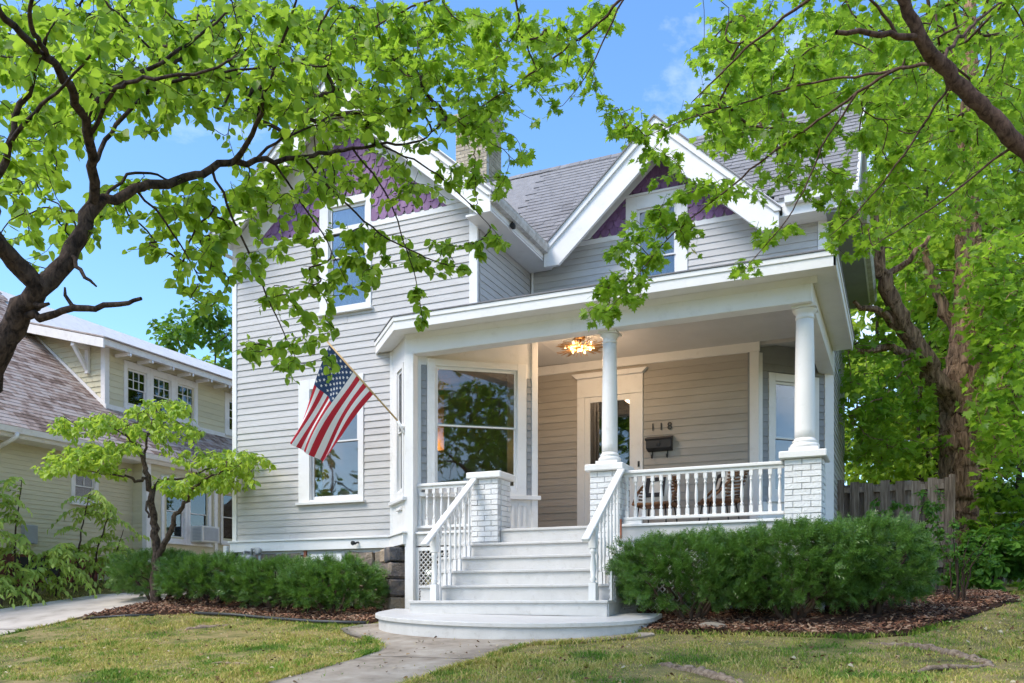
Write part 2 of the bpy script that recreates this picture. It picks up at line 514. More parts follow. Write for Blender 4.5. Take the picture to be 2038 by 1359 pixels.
class MB:
    def __init__(self, T=None):
        self.v, self.f, self.s, self.mi = [], [], [], []
        self.T = T or Matrix.Identity(4)

    def add(self, vs, fs, smooth=False, mi=0):
        b = len(self.v)
        self.v += [tuple(self.T @ Vector(p)) for p in vs]
        self.f += [tuple(b + i for i in q) for q in fs]
        self.s += [smooth] * len(fs)
        self.mi += [mi] * len(fs)
        return self

    def box(self, x0, x1, y0, y1, z0, z1, mi=0):
        return self.add([(x0, y0, z0), (x1, y0, z0), (x1, y1, z0), (x0, y1, z0), (x0, y0, z1), (x1, y0, z1), (x1, y1, z1), (x0, y1, z1)],
                        [(0, 3, 2, 1), (4, 5, 6, 7), (0, 1, 5, 4), (1, 2, 6, 5), (2, 3, 7, 6), (3, 0, 4, 7)], False, mi)

    def prism(self, poly, a, b, axis='y', mi=0):
        """poly of 2-D points extruded from a to b along axis; poly is (x,z), (y,z) or (x,y)."""
        n = len(poly)
        def pt(p, t):
            return {'y': (p[0], t, p[1]), 'x': (t, p[0], p[1]), 'z': (p[0], p[1], t)}[axis]
        vs = [pt(p, a) for p in poly] + [pt(p, b) for p in poly]
        fs = [tuple(range(n)), tuple(range(2 * n - 1, n - 1, -1))]
        fs += [(i, (i + 1) % n, n + (i + 1) % n, n + i) for i in range(n)]
        return self.add(vs, fs, False, mi)

    def bar(self, p, q, w, h, up=(0, 0, 1), mi=0):
        p, q = Vector(p), Vector(q)
        d = (q - p).normalized()
        s = d.cross(Vector(up)).normalized()
        u = s.cross(d)
        vs = []
        for c in (p, q):
            for a, b in ((-1, -1), (1, -1), (1, 1), (-1, 1)):
                vs.append(tuple(c + s * (a * w / 2) + u * (b * h / 2)))
        return self.add(vs, [(0, 1, 2, 3), (7, 6, 5, 4), (0, 4, 5, 1), (1, 5, 6, 2), (2, 6, 7, 3), (3, 7, 4, 0)], False, mi)

    def tube(self, pts, rad, seg=8, cap=True, mi=0):
        pts = [Vector(p) for p in pts]
        if not hasattr(rad, '__len__'):
            rad = [rad] * len(pts)
        vs, fs = [], []
        ref = None
        for i, p in enumerate(pts):
            t = (pts[min(i + 1, len(pts) - 1)] - pts[max(i - 1, 0)]).normalized()
            if ref is None:
                ref = t.orthogonal().normalized()
            ref = (ref - t * ref.dot(t)).normalized()
            bi = t.cross(ref)
            for k in range(seg):
                a = 2 * math.pi * k / seg
                vs.append(tuple(p + (ref * math.cos(a) + bi * math.sin(a)) * rad[i]))
        for i in range(len(pts) - 1):
            for k in range(seg):
                k2 = (k + 1) % seg
                fs.append((i * seg + k, i * seg + k2, (i + 1) * seg + k2, (i + 1) * seg + k))
        if cap:
            fs.append(tuple(range(seg - 1, -1, -1)))
            fs.append(tuple(range((len(pts) - 1) * seg, len(pts) * seg)))
        return self.add(vs, fs, True, mi)

    def lathe(self, prof, cx=0, cy=0, seg=16, mi=0, smooth=True, rot=0.0):
        vs, fs = [], []
        for r, z in prof:
            for k in range(seg):
                a = 2 * math.pi * k / seg + rot
                vs.append((cx + r * math.cos(a), cy + r * math.sin(a), z))
        for i in range(len(prof) - 1):
            for k in range(seg):
                k2 = (k + 1) % seg
                fs.append((i * seg + k, i * seg + k2, (i + 1) * seg + k2, (i + 1) * seg + k))
        fs.append(tuple(range(seg - 1, -1, -1)))
        fs.append(tuple(range((len(prof) - 1) * seg, len(prof) * seg)))
        return self.add(vs, fs, smooth, mi)

    def mesh(self, name, mat, bevel=0.0):
        me = bpy.data.meshes.new(name)
        me.from_pydata(self.v, [], self.f)
        me.polygons.foreach_set('use_smooth', self.s)
        for m in (mat if isinstance(mat, (list, tuple)) else [mat]):
            me.materials.append(m)
        me.polygons.foreach_set('material_index', self.mi)
        if bevel > 0:
            bm = bmesh.new()
            bm.from_mesh(me)
            bmesh.ops.recalc_face_normals(bm, faces=bm.faces)
            bmesh.ops.bevel(bm, geom=list(bm.edges), offset=bevel, segments=1, affect='EDGES', profile=0.5)
            bm.to_mesh(me)
            bm.free()
        me.update()
        return me

    def obj(self, name, mat, parent=None, bevel=0.0, local=False):
        return link(name, self.mesh(name, mat, bevel), parent, local)

def boxobj(name, mat, parent, x0, x1, y0, y1, z0, z1, T=None, bevel=0.0):
    return MB(T).box(x0, x1, y0, y1, z0, z1).obj(name, mat, parent, bevel)

def sm(a, b, x):
    t = np.clip((np.asarray(x, dtype=float) - a) / (b - a), 0, 1)
    return t * t * (3 - 2 * t)

GY = [-60, -4, 0, 4, 7, 9, 10.5, 12, 14, 16, 20, 40, 200]
GZ = [-1.5, -1.5, -1.35, -.95, -.62, -.42, -.2, 0, .12, .2, .5, .9, 1.5]

def ground(x, y):
    z = np.interp(y, GY, GZ)
    z = z + .14 * sm(8, 11, -np.asarray(x)) * sm(7, 10, y) + .26 * sm(13.6, 15.2, -np.asarray(x)) * sm(6, 10, y)
    return z

def gz(x, y):
    return float(ground(x, y))

CS, CC = math.sin(YAW), math.cos(YAW)

def at(px, py, d):
    """The point seen at photograph pixel (px, py) at distance d along the view axis."""
    u, v = (px - 1019) / 1760, (1203 - py) / 1760
    return ((-CS + u * CC) * d, (CC + u * CS) * d, v * d)

# clapboards ------------------------------------------------------------
CLAP = {}

def clap_mesh(e, mat):
    key = (round(e, 4), mat.name)
    if key not in CLAP:
        b = MB()
        p = [(-.022, 0), (-.002, 0), (-.002, e + .012), (-.008, e + .012)]
        b.add([(0, y, z) for y, z in p] + [(1, y, z) for y, z in p],
              [(0, 1, 2, 3), (7, 6, 5, 4), (0, 4, 5, 1), (1, 5, 6, 2), (2, 6, 7, 3), (3, 7, 4, 0)])
        CLAP[key] = b.mesh('clapboard', mat)
    return CLAP[key]

def clad(parent, ox, oy, phi, z0, z1, e, ext, openings, mat, joints=True):
    me = clap_mesh(e, mat)
    n = int(round((z1 - z0) / e))
    c, s = math.cos(phi), math.sin(phi)
    for k in range(n):
        z = z0 + k * e
        segs = [ext(z + e * .5)] if callable(ext) else [ext]
        for (a0, a1, b0, b1) in openings:
            ov = min(z + e, b1) - max(z, b0)
            if ov > .3 * e:
                new = []
                for (p, q) in segs:
                    if a1 <= p or a0 >= q:
                        new.append((p, q))
                    else:
                        if a0 - p > .015:
                            new.append((p, a0))
                        if q - a1 > .015:
                            new.append((a1, q))
                segs = new
        for (p, q) in segs:
            if q - p < .02:
                continue
            cuts = [p, q]
            if joints and q - p > 2.2 and random.random() < .55:
                cuts = [p, p + (q - p) * random.uniform(.3, .7), q]
            for a, b in zip(cuts[:-1], cuts[1:]):
                link('clapboard', me, parent, loc=(ox + c * a, oy + s * a, z + random.uniform(-.003, .003)),
                     rot=(random.uniform(-.03, .03), random.uniform(-.0008, .0008), phi + random.uniform(-.0006, .0006)), scale=(b - a - .0025, 1, 1))

def panel(parent, name, mat, ox, oy, phi, s0, s1, z0, z1, openings, th=.10, extra=None):
    """A wall body with rectangular openings, its face 2 mm behind the clapboards."""
    b = MB(frame(ox, oy, phi))
    ss = sorted({s0, s1, *[max(s0, min(s1, v)) for o in openings for v in o[:2]]})
    for a, c in zip(ss[:-1], ss[1:]):
        mid = (a + c) / 2
        cuts = sorted([(o[2], o[3]) for o in openings if o[0] < mid < o[1]])
        z = z0
        for (p, q) in cuts:
            if p > z:
                b.box(a, c, 0, th, z, min(p, z1))
            z = max(z, q)
        if z < z1:
            b.box(a, c, 0, th, z, z1)
    if extra:
        extra(b, th)
    return b.obj(name, mat, parent)

def window(parent, ox, oy, phi, c0, c1, z0, z1, g0, g1, gz0, gz1, rail, sill=True, head=.0, mat=None, glassm=None, sky_tint_curtain=None,
           muntins=None, depth=.10, proud=.035, cap=0.0, sillext=.03):
    """Casing c0..c1 x z0..z1, glass g0..g1 x gz0..gz1, meeting rail height."""
    mat = mat or M['trim']
    T = frame(ox, oy, phi)
    f = .045
    s0, s1, t0, t1 = g0 - f, g1 + f, gz0 - f * 1.3, gz1 + f
    b = MB(T)
    b.box(c0, s0, -proud, .02, z0, z1)
    b.box(s1, c1, -proud, .02, z0, z1)
    b.box(s0, s1, -proud + .001, .02, t1, z1)
    b.box(s0, s1, -proud + .001, .02, z0, t0)
    if cap > 0:
        b.box(c0 - .03, c1 + .03, -proud - .03, .02, z1 + .0005, z1 + cap)
    # jamb liner
    b.box(s0 + .0005, s0 + .012, -.02, depth, t0, t1)
    b.box(s1 - .012, s1 - .0005, -.02, depth, t0, t1)
    w = b.obj('window', mat, parent, .003)
    if sill:
        MB(T).box(c0 - sillext, c1 + sillext, -proud - .045, .01, z0 - .045, z0 - .001).obj('sill', mat, w, .004)
    # sashes
    for k, (a, c, dy) in enumerate(((gz0, rail, .030), (rail, gz1, .006))):
        sb = MB(T)
        y0, y1 = dy, dy + .028
        fb = f * 1.2 if k == 0 else .022
        ft = .022 if k == 0 else f * .95
        sb.box(s0 + .013, g0, y0, y1, a - fb, c + ft)
        sb.box(g1, s1 - .013, y0, y1, a - fb, c + ft)
        sb.box(g0, g1, y0 + .0005, y1, a - fb, a)
        sb.box(g0, g1, y0 + .0005, y1, c, c + ft)
        sb.obj('sash', mat, w, .002)
        mu = muntins.get('low' if k == 0 else 'up') if muntins else None
        if mu:
            nx, nz = mu
            for i in range(1, nx):
                x = g0 + (g1 - g0) * i / nx
                MB(T).box(x - .009, x + .009, y0 + .004, y1 - .004, a, c).obj('muntin', mat, w)
            for i in range(1, nz):
                z = a + (c - a) * i / nz
                MB(T).box(g0, g1, y0 + .006, y1 - .006, z - .009, z + .009).obj('muntin', mat, w)
        nx, nz = mu if mu else (1, 1)
        for i in range(nx):
            for j in range(nz):
                x0p, x1p = g0 + (g1 - g0) * i / nx, g0 + (g1 - g0) * (i + 1) / nx
                z0p, z1p = a + (c - a) * j / nz, a + (c - a) * (j + 1) / nz
                MB(T).box(x0p, x1p, y0 + .012, y0 + .016, z0p, z1p).obj('pane', glassm or M['glass'], w)
    if sky_tint_curtain:
        cb = MB(T)
        n = 36
        for (a, c) in sky_tint_curtain:
            vs, fs = [], []
            for i in range(n + 1):
                x = a + (c - a) * i / n
                y = .17 + .022 * math.sin(i * 1.9) + .010 * math.sin(i * .7 + 1)
                vs += [(x, y, gz0 - .05), (x, y + .01, gz1 + .05)]
            for i in range(n):
                fs.append((2 * i, 2 * i + 2, 2 * i + 3, 2 * i + 1))
            cb.add(vs, fs, True)
        cb.obj('sky_tint_curtain', M['sky_tint_curtain'], w)
    return w
# ------------------------------------------------------------------ ground and paving
def ground_sheet():
    xs = np.unique(np.concatenate([np.linspace(-300, -24, 24), np.linspace(-24, 8, 129), np.linspace(8, 300, 24)]))
    ys = np.unique(np.concatenate([np.linspace(-200, -6, 16), np.linspace(-6, 26, 129), np.linspace(26, 600, 30)]))
    X, Y = np.meshgrid(xs, ys)
    Z = ground(X, Y) + .012 * np.sin(X * 2.1 + Y * .7) * np.sin(Y * 1.9 - X * .4)
    v = np.stack([X.ravel(), Y.ravel(), Z.ravel()], 1)
    nx, ny = len(xs), len(ys)
    i = np.arange(ny - 1)[:, None] * nx + np.arange(nx - 1)[None, :]
    i = i.ravel()
    f = np.stack([i, i + 1, i + 1 + nx, i + nx], 1)
    return link('ground', mesh_np('ground', v, f, M['ground'], True))
tag(ground_sheet(), 'patchy lawn soil sloping up to the houses', kind='structure')

def loft(name, mat, A, B, off, n=10, thick=.06, lift=None):
    """A draped sheet between two edge polylines with the same number of points."""
    def res(P, k):
        P = np.array(P, float)
        d = np.r_[0, np.cumsum(np.linalg.norm(np.diff(P, axis=0), axis=1))]
        t = np.linspace(0, d[-1], k)
        return np.stack([np.interp(t, d, P[:, 0]), np.interp(t, d, P[:, 1])], 1)
    k = 60
    a, b = res(A, k), res(B, k)
    t = np.linspace(0, 1, n + 1)[None, :, None]
    P = a[:, None, :] * (1 - t) + b[:, None, :] * t
    Z = ground(P[..., 0], P[..., 1]) + off
    if lift is not None:
        Z = Z + lift * np.sin(np.pi * np.clip(t[..., 0], 0, 1)) * np.sin(np.pi * np.linspace(0, 1, k))[:, None] ** .5
    v = np.concatenate([P, Z[..., None]], 2).reshape(-1, 3)
    m = n + 1
    i = (np.arange(k - 1)[:, None] * m + np.arange(n)[None, :]).ravel()
    f = np.stack([i, i + 1, i + 1 + m, i + m], 1)
    # skirt round the rim
    rim = list(range(0, m)) + [j * m + n for j in range(1, k)] + [(k - 1) * m + j for j in range(n - 1, -1, -1)] + [j * m for j in range(k - 2, 0, -1)]
    low = v[rim].copy()
    low[:, 2] -= thick
    base = len(v)
    v = np.concatenate([v, low])
    r = np.array(rim)
    q = np.arange(len(rim)) + base
    sk = np.stack([r, np.roll(r, -1), np.roll(q, -1), q], 1)
    f = np.concatenate([f, sk])
    o = link(name, mesh_np(name, v, f, mat, False))
    return o

WALK_L = [(-5.12, -6), (-5.12, 3), (-5.12, 6.3), (-5.08, 6.66), (-5.07, 7.37), (-5.13, 8.02), (-5.34, 8.47), (-5.92, 9.0), (-6.73, 9.75)]
WALK_R = [(-3.85, -6), (-3.85, 3), (-3.86, 6.5), (-3.83, 6.9), (-3.76, 7.43), (-3.76, 8.22), (-3.72, 8.72), (-3.23, 8.98), (-2.67, 9.35)]
WALK_POLY = WALK_L + WALK_R[::-1]
for (t0, t1) in ((-6, 3.0), (3.012, 4.6), (4.612, 6.2), (6.212, 7.7)):
    A = [(-5.12 + .03 * math.sin(y), y) for y in np.linspace(t0, t1, 5)]
    B = [(-3.84 + .03 * math.sin(y * .8), y) for y in np.linspace(t0, t1, 5)]
    o = loft('walkway', M['concrete'], A, B, .02)
    tag(o, kind='structure')
o = loft('walkway', M['concrete'], [(-5.10, 7.712), (-5.13, 8.02), (-5.30, 8.42), (-5.75, 8.85), (-6.35, 9.25), (-6.72, 9.62), (-6.6, 9.95), (-6.2, 10.1)],
         [(-3.80, 7.712), (-3.76, 8.22), (-3.70, 8.72), (-3.2, 8.98), (-2.62, 9.33), (-2.5, 9.5), (-2.6, 9.7), (-2.8, 9.9)], .02, 16)
tag(o, kind='structure')
DRIVE = [(-13.95, -6), (-13.9, 26), (-11.4, 26), (-11.4, 10.9), (-11.3, 9.4), (-11.42, -6)]
for (t0, t1) in ((-6, 8.6), (8.62, 13.0), (13.015, 26)):
    A = [(-13.9 + .04 * math.sin(y * .7), y) for y in np.linspace(t0, t1, 9)]
    B = [(-11.40 + .05 * math.sin(y * .9), y) for y in np.linspace(t0, t1, 9)]
    o = loft('driveway', M['drive'], A, B, .025, 12)
    tag(o, kind='structure')

# ------------------------------------------------------------------ the house
FL, YW, YM = 1.04, 11.6, 13.65
house = thing('house', 'pale grey clapboard house with purple shingled gables and white porch', 'house', (-5.5, 14.0, gz(-5.5, 12.0)))
H = house
WX0, WX1, WC = -10.23, -5.72, -7.95
MX1 = -1.05
BAND = 5.87          # foot of the purple gables
rad = math.radians

# wing front wall -----------------------------------------------------
w_low = (-8.88, -7.65, 1.63, 3.58)
w_up = (-8.47, -7.51, 4.60, 6.36)
PW = .86            # pitch of the wing gable
CG, PC = -3.47, .92  # centre gable
def gab(b, th):
    b.prism([(WX0, BAND), (-8.46, BAND), (-8.46, 6.30), (-7.52, 6.30), (-7.52, BAND), (WX1, BAND), (WC, 8.05)][0:2] + [(-8.46, BAND + .7), (WX0 + .55, BAND + .35)], 0, th)
    b.prism([(WX1, BAND), (WX1 - .55, BAND + .35), (-7.52, BAND + .7), (-7.52, BAND)], 0, th)
    b.prism([(-9.75, 6.2), (-8.46, 6.2), (-8.46, 6.36), (-7.52, 6.36), (-7.52, 6.2), (-6.15, 6.2), (WC, 7.62)], 0, th)
wall = panel(H, 'wall', M['siding'], 0, YW, 0, WX0, WX1, .80, BAND, [(-8.67, -7.74, 1.6, 3.45), (-8.31, -7.60, 4.62, 6.5), (-7.08, WX1 + .01, .7, 3.94)], .12, gab)
def ext_wing(z):
    return (WX0 + .09, -7.16) if z < 3.86 else (WX0 + .09, WX1 - .10)
clad(wall, 0, YW, 0, 1.055, 5.84, .1045, ext_wing, [w_low, w_up], M['siding'])
boxobj('corner_board', M['trim'], H, WX0, WX0 + .088, YW - .034, YW + .01, .86, BAND - .05, bevel=.003)
boxobj('corner_board', M['trim'], H, WX1 - .098, WX1 + .034, YW - .034, YW + .002, 3.9, BAND - .05, bevel=.003)
boxobj('corner_board', M['trim'], H, -7.17, -7.10, YW - .034, YW + .01, 1.04, 3.86, bevel=.003)
boxobj('frieze_board', M['trim'], H, WX0, WX1, YW - .03, YW - .001, BAND - .048, BAND + .04, bevel=.003)
boxobj('water_table', M['trim'], H, WX0 - .03, -7.13, YW - .06, YW + .02, .865, 1.02, bevel=.004)
boxobj('water_table_cap', M['trim'], H, WX0 - .05, -7.12, YW - .085, YW - .0, 1.022, 1.052, bevel=.004)
window(H, 0, YW, 0, *w_low, -8.62, -7.79, 1.72, 3.38, 2.58, sky_tint_curtain=[(-8.68, -8.56)])
window(H, 0, YW, 0, *w_up, -8.26, -7.65, 4.70, 6.20, 5.47, sky_tint_curtain=[(-8.30, -7.60)])  # sheet added behind the glass for a pale sky reflection
# other outer walls (closed body)
panel(H, 'wall', M['siding'], WX0, 0, -rad(90), -18.0, -YW, .80, BAND, [], .1)
sidew = panel(H, 'wall', M['siding'], WX1, 0, rad(90), YW, YM, 3.9, BAND - .12, [], .1)
clad(sidew, WX1, 0, rad(90), 4.05, 5.75, .1045, (YW + .1, YM - .04), [], M['siding'])
panel(H, 'wall', M['siding'], 0, 18.0, rad(180), -MX1, -WX0, .80, BAND + .3, [], .1)

# fish-scale shingles --------------------------------------------------
def scale_mesh(w, h):
    b = MB()
    p = [(-w / 2, h), (-w / 2, h * .33), (-w * .27, 0), (w * .27, 0), (w / 2, h * .33), (w / 2, h)]
    n = len(p)
    def y(z, t):
        return -.004 - .016 * (1 - z / h) - t
    vs = [(x, y(z, .011), z) for x, z in p] + [(x, y(z, 0), z) for x, z in p]
    fs = [tuple(range(n)), tuple(range(2 * n - 1, n - 1, -1))] + [(i, n + i, n + (i + 1) % n, (i + 1) % n) for i in range(n)]
    b.add(vs, fs)
    return b.mesh('shingle', M['purple'])
SCALE = scale_mesh(.148, .20)
def scales(parent, oy, xl, xr, z0, z1, holes, w=.152, e=.118):
    k = 0
    z = z0
    while z < z1:
        a, c = xl(z + .06), xr(z + .06)
        x = math.floor(a / w) * w + (w / 2 if k % 2 else 0)
        while x < c:
            if a < x + w * .2 and x - w * .2 < c and not any(h[0] < x < h[1] and h[2] < z + .08 < h[3] for h in holes):
                link('shingle', SCALE, parent, loc=(x, oy, z), rot=(random.uniform(-.015, .015), random.uniform(-.02, .02), 0),
                     scale=(random.uniform(.94, 1.0), 1, random.uniform(.97, 1.04)))
            x += w
        z += e
        k += 1
gp = boxobj('gable_panel', M['purple'], H, -9.6, -8.5, YW - .008, YW - .002, BAND + .03, BAND + .5)
scales(gp, YW - .004, lambda z: -9.78 + (z - BAND) / PW, lambda z: -6.12 - (z - BAND) / PW, BAND + .03, 7.44, [(w_up[0] - .02, w_up[1] + .02, 0, w_up[3])])

def rake(xf0, zf0, xa, za, y0, y1, depth, side, cut=None):
    """Bargeboard polygon from foot to apex (side = +1 right, -1 left)."""
    m = (za - zf0) / abs(xa - xf0)
    lo = depth
    zc = zf0 - .30 if cut is None else cut
    xi = xf0 - side * ((zc - (zf0 - lo)) / m)
    poly = [(xf0, zf0), (xa, za), (xa, za - lo), (xi, zc), (xf0, zc)] if zc < zf0 - .02 else [(xf0, zf0), (xa, za), (xa, za - lo), (xf0 - side * lo / m, zf0)]
    return MB().prism(poly, y0, y1)
APZ = 8.05
RWX, LWX = -5.30, -10.31
for side, xf in ((1, RWX), (-1, LWX)):
    zf = APZ - PW * abs(WC - xf)
    rake(xf, zf, WC, APZ, 11.20, 11.25, .44, side, zf - .26).obj('bargeboard', M['trim'], H, .004)
    rake(xf + side * .03, zf + .045, WC, APZ + .07, 11.165, 11.198, .14, side, zf - .04).obj('rake_moulding', M['trim'], H, .004)
    # frieze following the slope on the wall
    MB().prism([(WC + side * 2.25, BAND + .04), (WC + side * 2.25, BAND + .12), (WC, 7.95), (WC, 7.42), (WC + side * (7.42 - BAND - .04) / PW, BAND + .04)], YW - .045, YW - .028).obj('rake_frieze', M['trim'], H, .003)
# wing roof deck
def slab(name, mat, poly, y0, y1):
    return MB().prism(poly, y0, y1).obj(name, mat, H)
slab('roof_deck', M['trim'], [(RWX, APZ - PW * (RWX - WC) - .02), (WC, APZ - .02), (WC, APZ - .09), (RWX, APZ - PW * (RWX - WC) - .09)], 11.25, 15.4)
slab('roof_deck', M['trim'], [(LWX, APZ - PW * (WC - LWX) - .02), (WC, APZ - .02), (WC, APZ - .09), (LWX, APZ - PW * (WC - LWX) - .09)], 11.25, 18.3)
zr = APZ - PW * (RWX - WC)
zl = APZ - PW * (WC - LWX)
slab('roof', M['shingle'], [(RWX + .04, zr - .034 + .04), (WC, APZ + .075), (WC, APZ + .05), (RWX + .04, zr - .06 + .04)], 11.14, 15.4)
slab('roof', M['shingle'], [(LWX - .04, zl + .006), (WC, APZ + .076), (WC, APZ + .05), (LWX - .04, zl - .02)], 11.14, 18.3)
boxobj('soffit', M['trim'], H, WX1 + .002, RWX - .01, 11.256, 13.60, zr - .25, zr - .22)
boxobj('soffit', M['trim'], H, LWX + .01, WX0 - .002, 11.256, 18.0, zl - .25, zl - .22)
def gutter(x, y0, y1, z, sgn=1):
    b = MB()
    p = [(x, z - .11), (x + sgn * .075, z - .11), (x + sgn * .105, z - .045), (x + sgn * .105, z), (x + sgn * .112, z + .006), (x + sgn * .098, z + .006),
         (x + sgn * .094, z - .045), (x + sgn * .07, z - .098), (x + sgn * .01, z - .098), (x + sgn * .01, z), (x, z)]
    return b.prism(p, y0, y1).obj('gutter', M['gutter'], H)
gutter(RWX + .004, 11.16, 13.32, zr - .03)
boxobj('fascia', M['trim'], H, RWX - .02, RWX, 11.256, 13.62, zr - .219, zr - .02)

# main upper wall -------------------------------------------------------
def gab2(b, th):
    b.prism([(CG - 1.75, BAND), (CG - .50, BAND), (CG - .50, BAND + 1.1), (CG - .62, BAND + 1.03)], 0, th)
    b.prism([(CG + 1.75, BAND), (CG + .62, BAND + 1.03), (CG + .36, BAND + 1.1), (CG + .36, BAND)], 0, th)
    b.prism([(CG - .72, 6.45), (CG + .72, 6.45), (CG, 7.12)], 0, th)
w_mid = (-4.06, -3.07, 4.62, 6.47)
wallm = panel(H, 'wall', M['siding'], 0, YM, 0, WX1, MX1, 3.9, BAND, [(-3.89, -3.24, 4.7, 6.4)], .12, gab2)
clad(wallm, 0, YM, 0, 4.30, 5.86, .1045, lambda z: (WX1 + .05, MX1 - .11), [w_mid], M['siding'])
boxobj('corner_board', M['trim'], H, MX1 - .105, MX1 + .034, YM - .034, YM + .002, 4.2, BAND - .25, bevel=.003)
boxobj('corner_board', M['trim'], H, WX1 + .034, WX1 + .062, YM - .05, YM - .001, 4.2, BAND - .26, bevel=.003)
boxobj('frieze_board', M['trim'], H, CG - 1.60, w_mid[0], YM - .032, YM - .0005, BAND - .03, BAND + .05, bevel=.003)
boxobj('frieze_board', M['trim'], H, w_mid[1], CG + 1.60, YM - .032, YM - .0005, BAND - .03, BAND + .05, bevel=.003)
window(H, 0, YM, 0, *w_mid, -3.84, -3.29, 4.78, 6.22, 5.50, sky_tint_curtain=[(-3.88, -3.25)], cap=.03)
gp2 = boxobj('gable_panel', M['purple'], H, CG - .5, CG + .5, YM - .008, YM - .002, 6.50, 6.62)
scales(gp2, YM - .004, lambda z: CG - 1.36 + (z - BAND) / PC, lambda z: CG + 1.36 - (z - BAND) / PC, BAND + .045, 7.04, [(w_mid[0] - .03, w_mid[1] + .03, 0, w_mid[3] + .02)])
CZ = 7.36
for side in (1, -1):
    xf = CG + side * 1.82
    zf = CZ - PC * 1.82
    rake(xf, zf, CG, CZ, 13.18, 13.24, .50, side, zf - .27).obj('bargeboard', M['trim'], H, .004)
    rake(xf + side * .03, zf + .04, CG, CZ + .07, 13.145, 13.178, .15, side, zf - .03).obj('rake_moulding', M['trim'], H, .004)
    MB().prism([(CG + side * 1.56, BAND + .05), (CG, CZ - .05), (CG, CZ - .36), (CG + side * 1.20, BAND + .05)], YM - .045, YM - .0335).obj('rake_frieze', M['trim'], H, .003)
    slab('roof_deck', M['trim'], [(xf, zf - .02), (CG, CZ - .02), (CG, CZ - .08), (xf, zf - .08)], 13.24, 15.0)
    slab('roof', M['shingle'], [(xf + side * .04, zf - .036 + .045), (CG, CZ + .076), (CG, CZ + .05), (xf + side * .04, zf - .06 + .045)], 13.12, 15.0)

# main roof -------------------------------------------------------------
EY, EZ, RY, RZ = 13.25, 5.86, 15.66, 8.27
MRX = -.62
rf = MB()
for (xa, xb, y0) in ((-9.2, CG - 1.74, EY), (CG - 1.74, CG + 1.74, YM + .16), (CG + 1.74, MRX, EY)):
    z0 = EZ + (y0 - EY)
    rf.prism([(y0, z0 - .02), (RY, RZ - .02), (RY, RZ - .12), (y0, z0 - .12)], xa, xb, 'x')
rf.prism([(RY, RZ - .02), (18.1, EZ - .05), (18.1, EZ - .14), (RY, RZ - .12)], -9.2, MRX, 'x')
roof = rf.obj('roof', M['trim'], H)
ul = MB()
for (xa, xb, y0) in ((-9.0, CG - 1.74, EY - .02), (CG - 1.74, CG + 1.74, YM + .14), (CG + 1.74, MRX + .02, EY - .02)):
    z0 = EZ + (y0 - EY)
    ul.prism([(y0, z0 + .002), (RY, RZ + .002), (RY, RZ - .015), (y0, z0 - .015)], xa, xb, 'x')
ul.prism([(RY, RZ + .002), (18.12, EZ - .03), (18.12, EZ - .045), (RY, RZ - .015)], -9.0, MRX + .02, 'x')
ul.obj('underlay', M['shingle'], roof)
TAB = {}
def tab_mesh(w, h, t, mat):
    b = MB()
    b.add([(-w / 2, 0, 0), (w / 2, 0, 0), (w / 2, h, 0), (-w / 2, h, 0), (-w / 2, 0, t), (w / 2, 0, t), (w / 2, h, .001), (-w / 2, h, .001)],
          [(0, 3, 2, 1), (4, 5, 6, 7), (0, 1, 5, 4), (1, 2, 6, 5), (2, 3, 7, 6), (3, 0, 4, 7)])
    return b.mesh('shingle', mat)
TABM = tab_mesh(.30, .19, .013, M['shingle'])
tabs = []
sl_len = math.hypot(RY - EY, RZ - EZ)
rows = int(sl_len / .142)
for k in range(rows):
    y = EY - .02 + k * .142 * math.cos(rad(45))
    z = EZ - .016 + k * .142 * math.sin(rad(45))
    x = -6.3 + (0, .15, .05, .22)[k % 4] + random.uniform(-.02, .02)
    while x < MRX - .02:
        w = min(random.choice((.30, .30, .24, .19)), MRX + .02 - x)
        # leave out what the cross gables cover
        inside_g = abs(x - CG) < (CZ + .05 - z) / PC - .05
        inside_w = (x - WC) < (APZ - z) / PW - .3
        if not inside_g and not inside_w:
            tabs.append((x + w / 2, y, z, w))
        x += w + .004
tabs.sort(key=lambda t: t[1] - .6 * t[0])
near, rest = tabs[:300], tabs[300:]
for (x, y, z, w) in near:
    link('shingle', TABM, roof, loc=(x, y, z + random.uniform(0, .003)), rot=(rad(45), 0, random.uniform(-.006, .006)), scale=(w / .30, 1, random.uniform(.8, 1.5)))
rb = MB()
for (x, y, z, w) in rest:
    rb.T = Matrix.Translation((x, y, z + random.uniform(0, .003))) @ Matrix.Rotation(rad(45), 4, 'X') @ Matrix.Diagonal((w / .30, 1, 1, 1))
    rb.add([(-.15, 0, 0), (.15, 0, 0), (.15, .19, 0), (-.15, .19, 0), (-.15, 0, .013), (.15, 0, .013), (.15, .19, .001), (-.15, .19, .001)],
           [(4, 5, 6, 7), (0, 1, 5, 4), (1, 2, 6, 5), (3, 0, 4, 7)])
if rest:
    tag(rb.obj('shingles', M['shingle'], roof), kind='stuff')
CAPM = MB().prism([(-.12, -.10), (0, .012), (.12, -.10), (.12, -.112), (0, -.004), (-.12, -.112)], 0, .26, 'x').mesh('ridge_cap', M['shingle'])
x = -7.0
while x < MRX - .1:
    link('ridge_cap', CAPM, roof, loc=(x, RY, RZ + .012 + random.uniform(0, .006)), rot=(0, -.035, 0))
    x += .20
